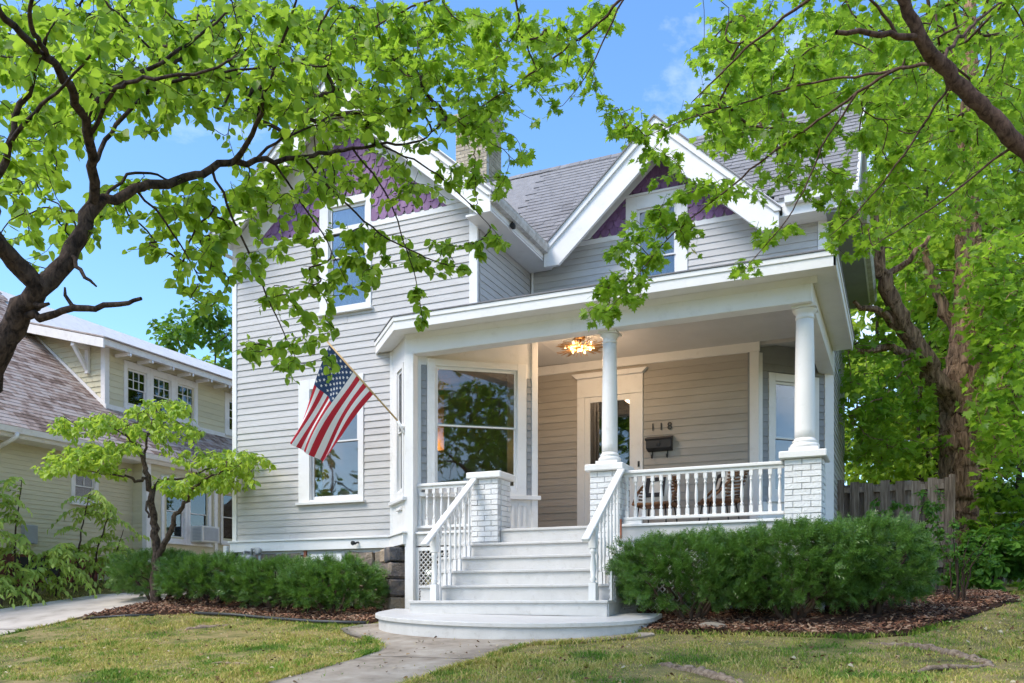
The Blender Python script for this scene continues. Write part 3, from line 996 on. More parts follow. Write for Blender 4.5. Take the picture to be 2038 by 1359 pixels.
# front eave right of the centre gable, right gable end with its eave
MB().prism([(EY - .10, EZ - .11), (EY - .105, EZ - .01), (EY - .005, EZ - .01), (EY - .005, EZ - .11)], CG + 1.90, MRX + .04, 'x').obj('gutter', M['trim'], H, .004)
boxobj('fascia', M['trim'], H, CG + 1.86, MRX + .02, EY - .004, EY + .02, EZ - .26, EZ - .10, bevel=.003)
boxobj('soffit', M['trim'], H, CG + 1.75, MRX, EY + .021, YM + .05, EZ - .26, EZ - .235)
boxobj('soffit', M['trim'], H, WX1 - .1, CG - 1.75, EY + .1, YM + .05, EZ - .22, EZ - .19)
MB().prism([(EY, EZ + .02), (RY, RZ + .02), (RY, RZ - .24), (EY, EZ - .24)], MRX, MRX + .035, 'x').obj('bargeboard', M['trim'], H, .003)
MB().prism([(18.1, EZ - .02), (RY, RZ + .019), (RY, RZ - .24), (18.1, EZ - .26)], MRX, MRX + .034, 'x').obj('bargeboard', M['trim'], H, .003)
def gab3(b, th):
    b.prism([(YM, BAND), (17.9, BAND), (RY + .05, 8.1)], 0, th)
wr = panel(H, 'wall', M['siding'], MX1, 0, rad(90), YM, 18.0, 3.9, BAND, [], .1, gab3)
clad(wr, MX1, 0, rad(90), 4.0, 5.6, .1045, (YM + .04, 17.9), [], M['siding'], False)
wr2 = panel(H, 'wall', M['siding'], MX1, 0, rad(90), 14.70, 18.0, .2, 3.9, [], .1)
clad(wr2, MX1, 0, rad(90), 1.05, 3.95, .1045, (14.78, 17.9), [], M['siding'], False)
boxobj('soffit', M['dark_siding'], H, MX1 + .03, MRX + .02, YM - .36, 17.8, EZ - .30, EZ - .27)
boxobj('fascia', M['trim'], H, MRX + .022, MRX + .045, YM - .36, 17.8, EZ - .30, EZ - .262, bevel=.002)
gutter(MRX + .046, YM - .36, 17.82, EZ - .16)
boxobj('downspout', M['metal'], H, MX1 + .04, MX1 + .11, 14.0, 14.07, 4.1, 5.5, bevel=.01)

# chimney ----------------------------------------------------------------
ch = boxobj('chimney', M['mortar'], H, -8.20, -7.52, 15.72, 16.38, 6.0, 9.70)
BR = MB().box(0, 1, 0, 1, 0, 1).mesh('brick', M['cream_brick'])
def brick_stack(parent, x0, x1, y0, y1, z0, z1, me, L=.2, Wd=.095, hgt=.062, gap=.010, bite=.012, sides='FLR', jit=.003):
    """Bricks round a rectangular core; the core is set back by bite."""
    k, z = 0, z0
    while z + hgt <= z1 + .001:
        odd = k % 2
        def run(a0, a1, place):
            p = a0
            first = True
            while p < a1 - .03:
                ln = (L * .5 if (odd and first) else L)
                q = min(p + ln, a1)
                if a1 - q < .05:
                    q = a1
                place(p, q - (gap if q < a1 - .001 else 0))
                p = q
                first = False
        j = lambda: random.uniform(-jit, jit)
        cnr = Wd
        if 'F' in sides:
            run(x0, x1, lambda p, q: link('brick', me, parent, loc=(p, y0 - bite + j(), z + j() * .4), rot=(j(), j(), j()), scale=(q - p, Wd, hgt - gap)))
        if 'R' in sides:
            run(y0 + cnr, y1, lambda p, q: link('brick', me, parent, loc=(x1 + bite - Wd + j(), p, z + j() * .4), rot=(j(), j(), j()), scale=(Wd, q - p, hgt - gap)))
        if 'L' in sides:
            run(y0 + cnr, y1, lambda p, q: link('brick', me, parent, loc=(x0 - bite + j(), p, z + j() * .4), rot=(j(), j(), j()), scale=(Wd, q - p, hgt - gap)))
        z += hgt
        k += 1
brick_stack(ch, -8.20, -7.52, 15.72, 16.38, 7.9, 9.66, BR, .205, .1, .072, sides='FR')
boxobj('chimney_cap', M['cream_brick'], ch, -8.26, -7.46, 15.66, 16.44, 9.68, 9.78, bevel=.01)

# foundation -------------------------------------------------------------
fd = boxobj('foundation', M['stone'], H, WX0 + .05, -6.62, YW + .03, YW + .10, -.6, .86)
def stone_mesh(w, h, d, seed):
    r = random.Random(seed)
    b = MB()
    b.box(0, w, 0, d, 0, h)
    me = b.mesh('stone', M['stone'], min(w, h) * .10)
    for v in me.vertices:
        v.co.x += r.uniform(-.014, .014)
        v.co.y += r.uniform(-.03, .01)
        v.co.z += r.uniform(-.012, .012)
    return me
z = -.30
for row, hh in enumerate((.29, .27, .30, .28)):
    x = WX0 + .02
    while x < -7.25:
        w = random.uniform(.28, .58)
        if not (row >= 3 and -8.75 < x + w / 2 < -7.95):
            link('stone', stone_mesh(w - .018, hh - .016, .10, row * 100 + int(x * 10)), fd, loc=(x, YW - .02, z))
        x += w
    z += hh
# corner pier of stones under the angled bay
z = -.42
for hh in (.30, .24, .27, .24, .22):
    link('stone', stone_mesh(.30, hh - .015, .30, int(z * 100)), fd, loc=(-7.05, 11.24, z), rot=(0, 0, rad(-45)))
    link('stone', stone_mesh(.34, hh - .015, .25, int(z * 100) + 7), fd, loc=(-7.30, 11.50, z), rot=(0, 0, rad(-40)))
    z += hh
bw = boxobj('cellar_window', M['metal'], H, -8.72, -8.0, YW - .012, YW + .02, .60, .84, bevel=.004)
boxobj('frame', M['trim'], bw, -8.66, -8.06, YW - .02, YW - .013, .64, .80)
boxobj('jamb', M['rust'], bw, -8.78, -8.73, YW - .03, YW + .02, .50, .86)

# angled bay -------------------------------------------------------------
AX, AY = -7.15, YW
fa = math.atan2(-.6, .6)
LA = math.hypot(.6, .6)
wa = panel(H, 'wall', M['trim'], AX, AY, fa, 0.0, LA, .86, 3.95, [(.37, .68, 1.68, 3.45)], .08)
window(H, AX, AY, fa, .30, .74, 1.56, 3.52, .40, .65, 1.72, 3.40, 2.55, proud=.02, sill=False)
MB(frame(AX, AY, fa)).box(.0, LA + .03, -.06, .0, 1.50, 1.55).obj('sill', M['trim'], H, .004)
MB(frame(AX, AY, fa)).box(.0, LA + .02, -.05, -.001, .865, 1.02).obj('water_table', M['trim'], H, .004)
MB(frame(AX, AY, fa)).box(-.03, LA + .045, -.075, -.001, 1.022, 1.052).obj('water_table_cap', M['trim'], H, .004)
MB(frame(AX, AY, fa)).box(.38, .64, -.035, .0, 1.38, 1.42).obj('vent', M['trim'], H, .006)
boxobj('corner_post', M['trim'], H, -6.56, -6.42, 10.985, 11.12, -.40, 3.59, bevel=.005)
BX, BY = -6.43, 11.12
fb = math.atan2(12.20 - BY, -5.02 - BX)
LB = math.hypot(12.20 - BY, -5.02 - BX)
wb = panel(H, 'wall', M['trim'], BX, BY, fb, 0, LB, FL, 3.95, [(.28, 1.50, 1.70, 3.46)], .08)
window(H, BX, BY, fb, .14, 1.62, 1.62, 3.56, .30, 1.44, 1.76, 3.42, 2.62, proud=.03, sill=False)
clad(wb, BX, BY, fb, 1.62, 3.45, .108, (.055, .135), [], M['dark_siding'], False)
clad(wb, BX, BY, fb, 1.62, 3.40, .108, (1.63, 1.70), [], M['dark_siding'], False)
MB(frame(BX, BY, fb)).box(1.705, LB + .02, -.026, .02, FL, 3.95).obj('corner_board', M['trim'], H, .004)
MB(frame(BX, BY, fb)).box(.02, LB + .06, -.06, .0, 1.555, 1.615).obj('sill', M['trim'], H, .005)
for (a, c) in ((.08, .40), (.46, .94), (1.0, 1.44), (1.50, 1.62)):
    b = MB(frame(BX, BY, fb))
    b.box(a, c, -.018, 0, 1.12, 1.16)
    b.box(a, c, -.018, 0, 1.46, 1.50)
    b.box(a, a + .04, -.0175, 0, 1.16, 1.46)
    b.box(c - .04, c, -.0175, 0, 1.16, 1.46)
    b.obj('panel_moulding', M['trim'], wb, .003)
panel(H, 'wall', M['trim'], -5.02, 12.20, rad(135), 0.03, 1.0, FL, 3.95, [], .08)
panel(H, 'wall', M['siding'], WX1, 0, rad(90), 12.86, YM, FL, 3.95, [], .08)
MB().box(-6.4, -1.10, 13.50, 13.60, -.8, .98).box(-1.14, -1.06, 11.45, 14.7, -.8, .98).obj('foundation', M['stone'], H)

# door wall --------------------------------------------------------------
dw = panel(H, 'wall', M['shaded_siding'], 0, YM, 0, WX1 + .0, -2.05, FL, 3.95, [(-4.74, -3.92, FL, 3.34)], .10)
clad(dw, 0, YM, 0, FL + .01, 3.80, .115, (WX1 + .03, -2.12), [(-4.87, -3.78, 0, 3.72)], M['shaded_siding'])
boxobj('crown_board', M['trim'], H, WX1 + .02, -1.98, YM - .05, YM - .001, 3.80, 3.945, bevel=.006)
boxobj('corner_board', M['trim'], H, -2.13, -1.995, YM - .036, YM + .05, FL, 3.80, bevel=.004)
boxobj('corner_bead', M['dark_siding'], H, -2.16, -2.132, YM - .03, YM - .001, FL, 3.80)
# door case with pediment
dc = MB()
dc.box(-4.88, -4.75, YM - .04, YM + .02, FL, 3.36)
dc.box(-3.91, -3.78, YM - .04, YM + .02, FL, 3.36)
dc.box(-4.88, -3.78, YM - .04, YM + .02, 3.362, 3.66)
door = dc.obj('door_case', M['trim'], H, .004)
MB().prism([(-4.88, 3.662), (-3.78, 3.662), (-3.70, 3.74), (-4.96, 3.74)], YM - .10, YM - .001).obj('pediment', M['trim'], door, .004)
boxobj('threshold', M['trim'], door, -4.80, -3.86, YM - .06, YM + .06, FL + .001, FL + .03)
sd_ = MB()
sd_.box(-4.75, -4.66, YM - .022, YM + .015, FL + .03, 3.36)
sd_.box(-4.00, -3.91, YM - .022, YM + .015, FL + .03, 3.36)
sd_.box(-4.66, -4.00, YM - .0215, YM + .015, 3.27, 3.36)
sd_.box(-4.66, -4.00, YM - .0215, YM + .015, FL + .03, FL + .28)
sdo = sd_.obj('storm_door', M['trim'], H, .004)
boxobj('pane', M['storm_glass'], sdo, -4.66, -4.00, YM - .006, YM - .002, FL + .28, 3.27)
hb = MB()
hb.box(-3.975, -3.935, YM - .05, YM - .022, 2.02, 2.16)
hb.tube([(-3.955, YM - .05, 2.05), (-3.955, YM - .10, 2.07), (-3.985, YM - .10, 2.02)], .012, 8)
hb.obj('handle', M['black'], sdo)
ind = MB()
ind.box(-4.74, -4.58, YM + .10, YM + .14, FL, 3.33)
ind.box(-4.08, -3.92, YM + .10, YM + .14, FL, 3.33)
ind.box(-4.58, -4.08, YM + .1005, YM + .14, 3.15, 3.33)
ind.box(-4.58, -4.08, YM + .1005, YM + .14, FL, 1.75)
ino = ind.obj('door', M['wood_door'], H, .006)
boxobj('pane', M['glass'], ino, -4.58, -4.08, YM + .118, YM + .122, 1.75, 3.15)
boxobj('doorbell', M['black'], H, -3.86, -3.83, YM - .055, YM - .041, 2.18, 2.27, bevel=.003)

# angled wall at the right end of the porch -------------------------------
CX, CY = -2.05, 13.68
fc = rad(45)
LC = math.hypot(1.0, 1.0)
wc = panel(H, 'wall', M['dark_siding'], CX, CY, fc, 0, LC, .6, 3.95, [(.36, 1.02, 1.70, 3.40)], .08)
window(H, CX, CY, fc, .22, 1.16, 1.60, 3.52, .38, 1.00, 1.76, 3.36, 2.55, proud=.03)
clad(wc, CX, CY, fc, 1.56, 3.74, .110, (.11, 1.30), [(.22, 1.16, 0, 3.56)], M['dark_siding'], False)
MB(frame(CX, CY, fc)).box(-.02, .105, -.032, .0, FL, 3.80).obj('corner_board', M['trim'], H, .004)
MB(frame(CX, CY, fc)).box(1.27, LC + .03, -.032, .0, FL, 3.80).obj('corner_board', M['trim'], H, .004)
b = MB(frame(CX, CY, fc))
b.box(.11, 1.265, -.030, 0, FL, 1.12)
b.box(.11, 1.265, -.030, 0, 1.42, 1.555)
b.box(.11, .2, -.0295, 0, 1.12, 1.42)
b.box(1.16, 1.265, -.0295, 0, 1.12, 1.42)
b.box(.2, 1.16, -.012, 0, 1.12, 1.42)
b.obj('wainscot', M['trim'], H, .003)

# porch structure ----------------------------------------------------------
boxobj('porch_floor', M['steps'], H, -6.42, -1.0, 11.10, 13.66, .985, FL)
boxobj('porch_ceiling', M['ceiling'], H, -6.95, -1.05, 11.22, 14.6, 3.953, 3.98)
cb = MB()
y = 11.23
while y < 13.6:
    cb.box(-5.0, -1.22, y, y + .052, 3.940, 3.951)
    y += .058
tag(cb.obj('ceiling_boards', M['ceiling'], H), kind='stuff')
boxobj('beam', M['trim'], H, -6.57, -1.00, 11.0, 11.215, 3.59, 3.955, bevel=.006)
boxobj('beam', M['trim'], H, -1.22, -1.002, 11.216, 14.72, 3.591, 3.954, bevel=.006)
MB().prism([(10.93, 3.86), (11.0, 3.80), (11.0, 3.86)], -6.54, -.94, 'x').obj('bed_moulding', M['trim'], H)
ex = [(-7.43, 11.57), (-6.545, 10.66), (-.71, 10.66), (-.71, 14.32)]
def eave_piece(a, c, t, name, mat, z0, z1, out):
    a, c = Vector((a[0], a[1], 0)), Vector((c[0], c[1], 0))
    d = (c - a).normalized()
    n = Vector((d.y, -d.x, 0))
    p = [a + n * out, c + n * out, c + n * (out - t), a + n * (out - t)]
    return MB().prism([(v.x, v.y) for v in p], z0, z1, 'z').obj(name, mat, H, .003)
for i in range(3):
    eave_piece(ex[i], ex[i + 1], .03, 'fascia', M['trim'], 3.845 + .0005 * i, 4.008, 0)
    eave_piece(ex[i], ex[i + 1], .10, 'eave_edge', M['shingle'], 4.030 - .002 * i, 4.048, .025)
    eave_piece(ex[i], ex[i + 1], .04, 'crown_strip', M['trim'], 3.965 + .0005 * i, 4.026, .014)
MB().add([(-7.40, 11.58, 3.862), (-6.53, 10.68, 3.862), (-.73, 10.68, 3.862), (-.73, 14.3, 3.862), (-1.0, 14.3, 3.862), (-1.0, 11.0, 3.862), (-6.55, 11.0, 3.862), (-7.13, 11.58, 3.862)],
         [(0, 1, 6, 7), (1, 2, 5, 6), (2, 3, 4, 5)]).obj('soffit', M['trim'], H)
MB().add([(-7.43, 11.57, 4.04), (-6.545, 10.66, 4.04), (-.71, 10.66, 4.04), (-.71, 14.32, 4.04), (-1.04, 14.3, 4.2), (-1.04, 13.64, 4.46), (-5.71, 13.64, 4.46), (-5.71, 11.59, 4.22), (-7.3, 11.59, 4.06)],
         [(0, 1, 7, 8), (1, 2, 5, 6), (1, 6, 7), (2, 3, 4, 5)]).obj('porch_roof', M['shingle'], H)

# painted brick piers, columns
BRW = MB().box(0, 1, 0, 1, 0, 1)
BRW = BRW.mesh('brick', M['brick'], .035)
def pier(x0, x1, y0, y1, z0, ztop, sides='FRL'):
    p = boxobj('pier', M['mortar'], H, x0 + .012, x1 - .012, y0 + .012, y1 - .012, z0, ztop - .001)
    n = int((ztop - z0) / .0725)
    brick_stack(p, x0 + .012, x1 - .012, y0 + .012, y1 - .012, ztop - n * .0725, ztop, BRW, .205, .1, .0725, .009, .012, sides, .004)
    b = MB()
    b.box(x0 - .05, x1 + .05, y0 - .05, y1 + .05, ztop, ztop + .09)
    b.obj('cap', M['trim'], p, .012)
    return p
pier(-5.511, -5.085, 11.0, 11.426, .842, 1.74, 'FRL')
pier(-3.775, -3.350, 11.0, 11.426, .842, 1.74, 'FRL')
pier(-1.325, -.880, 11.0, 11.445, -.25, 1.74, 'FRL')
def column(cx, cy, z0, z1, r):
    b = MB()
    zb = z0 + .155
    prof = []
    for i in range(13):
        t = i / 12
        rr = r * (1 - .15 * max(0, (t - .25) / .75) ** 1.4)
        prof.append((rr, zb + (z1 - .13 - zb) * t))
    b.lathe(prof, cx, cy, 28)
    c = b.obj('column', M['trim'], H)
    bb = MB()
    bb.box(cx - r * 1.42, cx + r * 1.42, cy - r * 1.42, cy + r * 1.42, z0 + .001, z0 + .055)
    bb.lathe([(r * 1.36, z0 + .056), (r * 1.44, z0 + .075), (r * 1.44, z0 + .09), (r * 1.34, z0 + .108), (r * 1.16, z0 + .112), (r * 1.15, z0 + .122),
              (r * 1.22, z0 + .132), (r * 1.22, z0 + .145), (r * 1.08, z0 + .155), (r * 1.0, z0 + .175)], cx, cy, 28)
    bb.obj('base', M['trim'], c)
    kk = MB()
    k = r * .85
    kk.lathe([(k, z1 - .15), (k * 1.10, z1 - .135), (k * 1.10, z1 - .12), (k * 1.02, z1 - .11), (k * 1.02, z1 - .09), (k * 1.16, z1 - .07), (k * 1.34, z1 - .045), (k * 1.38, z1 - .03)], cx, cy, 28)
    kk.box(cx - k * 1.42, cx + k * 1.42, cy - k * 1.42, cy + k * 1.42, z1 - .029, z1 - .001)
    kk.obj('capital', M['trim'], c)
column(-3.562, 11.213, 1.83, 3.59, .104)
column(-1.102, 11.223, 1.83, 3.59, .120)

# balusters, rails
def baluster_mesh(w=.043):
    b = MB()
    q = w / 2
    b.box(-q, q, -q, q, 0, .17)
    b.box(-q, q, -q, q, .87, 1.0)
    prof = [(q * .9, .17), (q * .62, .185), (q * .95, .215), (q * .95, .235), (q * .55, .255), (q * .68, .29), (q * 1.0, .42), (q * .9, .55), (q * .6, .70), (q * .52, .755),
            (q * .92, .775), (q * .92, .80), (q * .56, .82), (q * .9, .845), (q * .9, .87)]
    b.lathe(prof, 0, 0, 8)
    return b.mesh('baluster', M['trim'])
BAL = baluster_mesh()
def balustrade(x0, x1, n, y=11.13):
    r = boxobj('balustrade', M['trim'], H, x0, x1, y - .045, y + .045, 1.695, 1.738, bevel=.008)
    boxobj('under_rail', M['trim'], r, x0, x1, y - .022, y + .022, 1.655, 1.694, bevel=.003)
    boxobj('bottom_rail', M['trim'], r, x0, x1, y - .04, y + .04, 1.095, 1.132, bevel=.005)
    for i in range(n):
        x = x0 + (x1 - x0) * (i + .42) / (n - .1)
        link('baluster', BAL, r, loc=(x, y, 1.132), rot=(0, 0, 0), scale=(1, 1, .523))
    return r
balustrade(-3.345, -1.33, 18)
balustrade(-6.44, -5.515, 8)
boxobj('rail_block', M['trim'], H, -3.345, -3.10, 11.10, 11.16, 1.041, 1.094)
boxobj('floor_nosing', M['trim'], H, -3.35, -1.32, 11.03, 11.10, 1.005, FL + .001, bevel=.006)
boxobj('floor_nosing', M['trim'], H, -6.42, -5.51, 11.03, 11.10, 1.005, FL + .001, bevel=.006)
boxobj('porch_skirt', M['steps'], H, -3.35, -1.32, 11.055, 11.085, .82, 1.004)
boxobj('porch_skirt', M['steps'], H, -6.42, -5.51, 11.055, 11.085, .84, 1.004)
boxobj('conduit', M['rust'], H, -3.345, -3.325, 10.96, 10.98, .3, 1.10)

# steps -----------------------------------------------------------------------
SX0, SX1, RIS = -5.80, -3.13, .198
for i in range(5):
    yf = 9.78 + .28 * i
    zt = .05 + RIS * i
    ye = yf + .31 if i < 4 else 11.10
    zb = zt - RIS if i else -.19
    st = boxobj('step', M['steps'], H, SX0, SX1, yf, ye, zt - .034, zt, bevel=.006)
    boxobj('riser', M['steps'], st, SX0 + .02, SX1 - .02, yf + .026, yf + .05, zb - .01, zt - .035)
st = boxobj('step', M['steps'], H, -5.085, -3.776, 11.07, 11.16, FL - .034, FL + .002, bevel=.006)
boxobj('riser', M['steps'], st, -5.088, -3.773, 11.09, 11.11, .838, FL - .035)
for xs, o in ((SX0 + .004, 1), (SX1 - .034, 1)):
    pl = [(9.83, -.25)]
    for i in range(5):
        pl += [(9.83 + .28 * i, .05 + RIS * i - .036), (9.83 + .28 * (i + 1), .05 + RIS * i - .036)]
    pl += [(11.2, .80), (11.2, -.25)]
    # keep only the upper stair-shaped board so that the lattice shows below it
    low = [(11.2, .48), (9.98, -.25)]
    MB().prism(pl[:-1] + low, xs, xs + .03, 'x').obj('stringer', M['steps'], H)
def lattice(T, w, h, name='lattice'):
    f = MB(T)
    f.box(0, w, -.01, .01, 0, .06)
    f.box(0, w, -.01, .01, h - .05, h)
    f.box(0, .05, -.0095, .01, .06, h - .05)
    f.box(w - .05, w, -.0095, .01, .06, h - .05)
    lo = f.obj(name, M['trim'], H)
    sp = .075
    for sgn, yo in ((1, .012), (-1, .020)):
        c = -h
        while c < w + h:
            # line x = c + sgn*t , z=t
            t0, t1 = 0.03, h - .03
            xa, xb = c + (t0 if sgn > 0 else -t0), c + (t1 if sgn > 0 else -t1)
            pts = []
            lo_x, hi_x = .02, w - .02
            def clip(t):
                x = c + sgn * t
                return x
            ta, tb = t0, t1
            if sgn > 0:
                ta, tb = max(ta, lo_x - c), min(tb, hi_x - c)
            else:
                ta, tb = max(ta, c - hi_x), min(tb, c - lo_x)
            if tb - ta > .05:
                MB(T).bar((c + sgn * ta, yo, ta), (c + sgn * tb, yo, tb), .007, .034, (0, 1, 0) if False else (1, 0, 0) if False else (0, 1, 0)).obj('slat', M['trim'], lo)
            c += sp
    return lo
lattice(frame(-6.42, 11.07, 0, -.30), .90, 1.12)
lattice(frame(-3.30, 11.07, 0, -.22), 1.95, 1.02)
lattice(frame(-3.145, 9.95, rad(90), -.22), 1.05, .62)

# stair railings
BALS = BAL
for X in (-5.45, -3.335):
    b = MB()
    p0, p1 = (X, 9.58, .735), (X, 11.0, 1.745)
    b.bar(p0, p1, .095, .045)
    r = b.obj('stair_railing', M['trim'], H, .008)
    def ztop(y):
        return .735 + (y - 9.58) * (1.01 / 1.42) - .035
    nb = MB()
    q = .043
    zn = .05
    zt = ztop(9.86)
    hn = zt - zn
    nb.box(X - q, X + q, 9.86 - q, 9.86 + q, zn, zn + hn * .24)
    nb.box(X - q, X + q, 9.86 - q, 9.86 + q, zn + hn * .72, zt)
    nb.lathe([(q * .95, zn + hn * .24), (q * .6, zn + hn * .26), (q, zn + hn * .29), (q * .6, zn + hn * .32), (q * .95, zn + hn * .45), (q * .6, zn + hn * .62), (q * .95, zn + hn * .66), (q * .9, zn + hn * .72)], X, 9.86, 12)
    nb.obj('newel_post', M['trim'], r)
    for i in range(5):
        for dy in (.085, .215):
            y = 9.78 + .28 * i + dy
            if (i == 0 and dy < .1) or y > 10.97:
                continue
            z0 = .05 + RIS * i
            h = ztop(y) - z0
            link('baluster', BAL, r, loc=(X, y, z0), scale=(1, 1, h))

# curved landing at the foot of the steps ----------------------------------------
def land_z(x, y):
    return -.132 - .014 * (x + 4.47) - .100 * (9.78 - y)
pts = [(-6.28, 10.25)]
for i in range(41):
    a = math.pi + math.pi * i / 40
    pts.append((-4.36 + (1.93 if math.cos(a) < 0 else 1.76) * math.cos(a), 9.92 + .90 * math.sin(a)))
pts.append((-2.61, 10.25))
def ring(k, dz, inner=False):
    cx, cy = -4.36, 10.0
    return [(cx + (x - cx) * k, cy + (y - cy) * k, land_z(x, y) + dz) for x, y in pts]
b = MB()
n = len(pts)
top, bot = ring(1.0, 0), ring(1.0, -.042)
rt = ring(.994, .006)
b.add(rt + top + bot, [tuple(range(n))] + [(i, n + i, n + i + 1, i + 1) for i in range(n - 1)] + [(n + i, 2 * n + i, 2 * n + i + 1, n + i + 1) for i in range(n - 1)])
land = b.obj('landing', M['steps'], H)
b = MB()
sk = ring(.975, -.042)
gl = [(x, y, gz(x, y) - .05) for x, y, z in sk]
b.add(sk + gl, [(i, n + i, n + i + 1, i + 1) for i in range(n - 1)])
b.obj('skirt_board', M['steps'], land)
# tapered filler under the first riser
MB().prism([(SX0 + .02, -.135), (SX1 - .02, -.135), (SX1 - .02, land_z(-3.15, 9.8) + .004), (SX0 + .02, land_z(-5.8, 9.8) + .004)], 9.795, 9.806).obj('filler_board', M['steps'], land)

# rooms behind the windows ----------------------------------------------------
rm = MB()
rm.box(WX0 + .12, -5.1, 15.6, 15.65, FL - .03, 3.95)
rm.box(WX0 + .12, -1.2, 11.8, 17.8, FL - .08, FL - .05)
rm.box(WX0 + .12, -1.2, 13.8, 17.8, 3.99, 4.03)
rm.box(WX0 + .12, -5.8, 11.75, 13.79, 3.99, 4.03)
rm.box(-5.06, -5.0, 13.8, 17.8, FL, 3.95)
rm.box(-2.9, -2.84, 13.8, 17.8, FL, 3.95)
rm.box(WX0 + .12, -5.8, 13.2, 13.25, 4.1, 6.3)
rm.box(-5.6, -1.2, 15.0, 15.05, 4.1, 6.4)
rm.box(-5.0, -2.9, 16.0, 16.05, FL, 3.95)
rm.obj('room', M['interior'], H)
# warm alcove seen through the bay window
al = boxobj('alcove', M['warm_wall'], H, -9.2, -7.69, 14.5, 14.54, FL, 3.9)
boxobj('alcove_shelf', M['warm_wall'], al, -9.2, -7.70, 14.36, 14.49, 2.78, 2.84)
boxobj('partition', M['interior'], H, -7.685, -5.1, 14.25, 14.35, FL, 3.95)
sofa = MB()
sofa.box(-9.0, -7.9, 12.1, 12.3, FL, 1.86)
sofa.obj('sofa_back', M['cream_cloth'], H, .03)
lt = bpy.data.lights.new('alcove_lamp', 'POINT')
lt.energy = 10
lt.color = (1.0, .55, .2)
lt.shadow_soft_size = .04
lo_ = bpy.data.objects.new('alcove_lamp', lt)
lo_.location = (-8.15, 14.38, 2.95)
COL.objects.link(lo_)
lo_.parent = H
lo_.matrix_parent_inverse = WORLD[H.name].inverted()
# ------------------------------------------------------------------ things on the porch and the wall
def placed(name, label, cat, loc, group=None, rz=0.0):
    """A thing whose parts are built in its own local coordinates."""
    o = thing(name, label, cat, loc, group, rz)
    WORLD.pop(o.name, None)
    return o

# flag
P0, P1 = Vector((-6.62, 11.03, 2.57)), Vector((-7.37, 10.28, 3.66))
flag = thing('flag', 'striped flag with star canton hanging from a wooden pole on the porch corner', 'flag', tuple(P0))
MB().tube([P0 + (P1 - P0) * .04, P0 + (P1 - P0) * 1.02], .0135, 10).obj('pole', M['pole'], flag)
MB().lathe([(.004, 0), (.02, .01), (.022, .03), (.012, .045), (.003, .05)], seg=10).obj('finial', M['pole'], flag).location = P1 + (P1 - P0) * .02
bk = MB()
bk.tube([P0 + Vector((.02, .03, -.10)), P0 + Vector((0, .0, -.08)), P0 + Vector((-.01, -.01, -.02)), P0 + (P1 - P0) * .07], [.018, .02, .021, .021], 10)
bk.tube([P0 + Vector((.03, .05, .0)), P0 + Vector((-.02, -.02, 0))], .03, 10)
bk.obj('bracket', M['trim'], flag)
NU, NV = 44, 39       # along the fly, across the 13 stripes
ax = (P1 - P0)
h0, h1 = P0 + ax * .40, P0 + ax * .985
fv, ff, fm = [], [], []
for j in range(NV + 1):
    v = j / NV                     # 0 at the lower end of the hoist, 1 at the pole tip
    hp = h0 + (h1 - h0) * v
    for i in range(NU + 1):
        u = i / NU
        # the cloth falls away from the pole to the lower left and gathers towards the fly end
        drop = Vector((-.50, -.06, -.98)) * (1.12 * u)
        tip = h0 + Vector((-.76, -.12, -.86)) * 1.12 + Vector((-.34, -.14, .16)) * v
        flat = hp + Vector((-.66, -.10, -.90)) * (1.10 * u)
        p = flat.lerp(h0 + (tip - h0) * u + (hp - h0) * (1 - u), .62)
        fold = math.sin(v * 15 + u * 2.0) * .045 * u ** .8 + math.sin(v * 6.5 - u * 3.5 + .6) * .07 * u
        p += Vector((-.45, -.75, .05)) * fold
        p.z += .05 * math.sin(math.pi * u) * (1 - v)
        fv.append(p)
for j in range(NV):
    for i in range(NU):
        ff.append((j * (NU + 1) + i, j * (NU + 1) + i + 1, (j + 1) * (NU + 1) + i + 1, (j + 1) * (NU + 1) + i))
        s = j * 13 // NV
        canton = i < NU * .40 and s >= 6
        fm.append(2 if canton else (0 if s % 2 == 0 else 1))
me = bpy.data.meshes.new('cloth')
me.from_pydata([tuple(p) for p in fv], [], ff)
for m in ('red', 'white_cloth', 'navy'):
    me.materials.append(M[m])
me.polygons.foreach_set('material_index', fm)
me.polygons.foreach_set('use_smooth', [True] * len(ff))
cloth = link('cloth', me, flag)
sb = MB()
def fpt(u, v):
    i, j = min(u * NU, NU - 1e-4), min(v * NV, NV - 1e-4)
    i0, j0 = int(i), int(j)
    a, b_ = i - i0, j - j0
    g = lambda i_, j_: fv[j_ * (NU + 1) + i_]
    return g(i0, j0) * (1 - a) * (1 - b_) + g(i0 + 1, j0) * a * (1 - b_) + g(i0, j0 + 1) * (1 - a) * b_ + g(i0 + 1, j0 + 1) * a * b_
for r in range(9):
    for c in range(6 if r % 2 == 0 else 5):
        u = .40 * (c + (.5 if r % 2 == 0 else 1.0)) / 6
        v = 6 / 13 + (7 / 13) * (r + .5) / 9
        p = fpt(u, v)
        e1 = (fpt(min(1, u + .01), v) - p).normalized()
        e2 = (fpt(u, min(1, v + .01)) - p).normalized()
        nrm = e1.cross(e2).normalized()
        for sg in (1, -1):
            vs = []
            for k in range(10):
                a = math.pi * k / 5 + .3
                rr = .024 if k % 2 == 0 else .010
                vs.append(tuple(p + e1 * (rr * math.cos(a)) + e2 * (rr * math.sin(a)) + nrm * (.004 * sg)))
            sb.add(vs, [tuple(range(10))])
sb.obj('stars', M['white_cloth'], cloth)

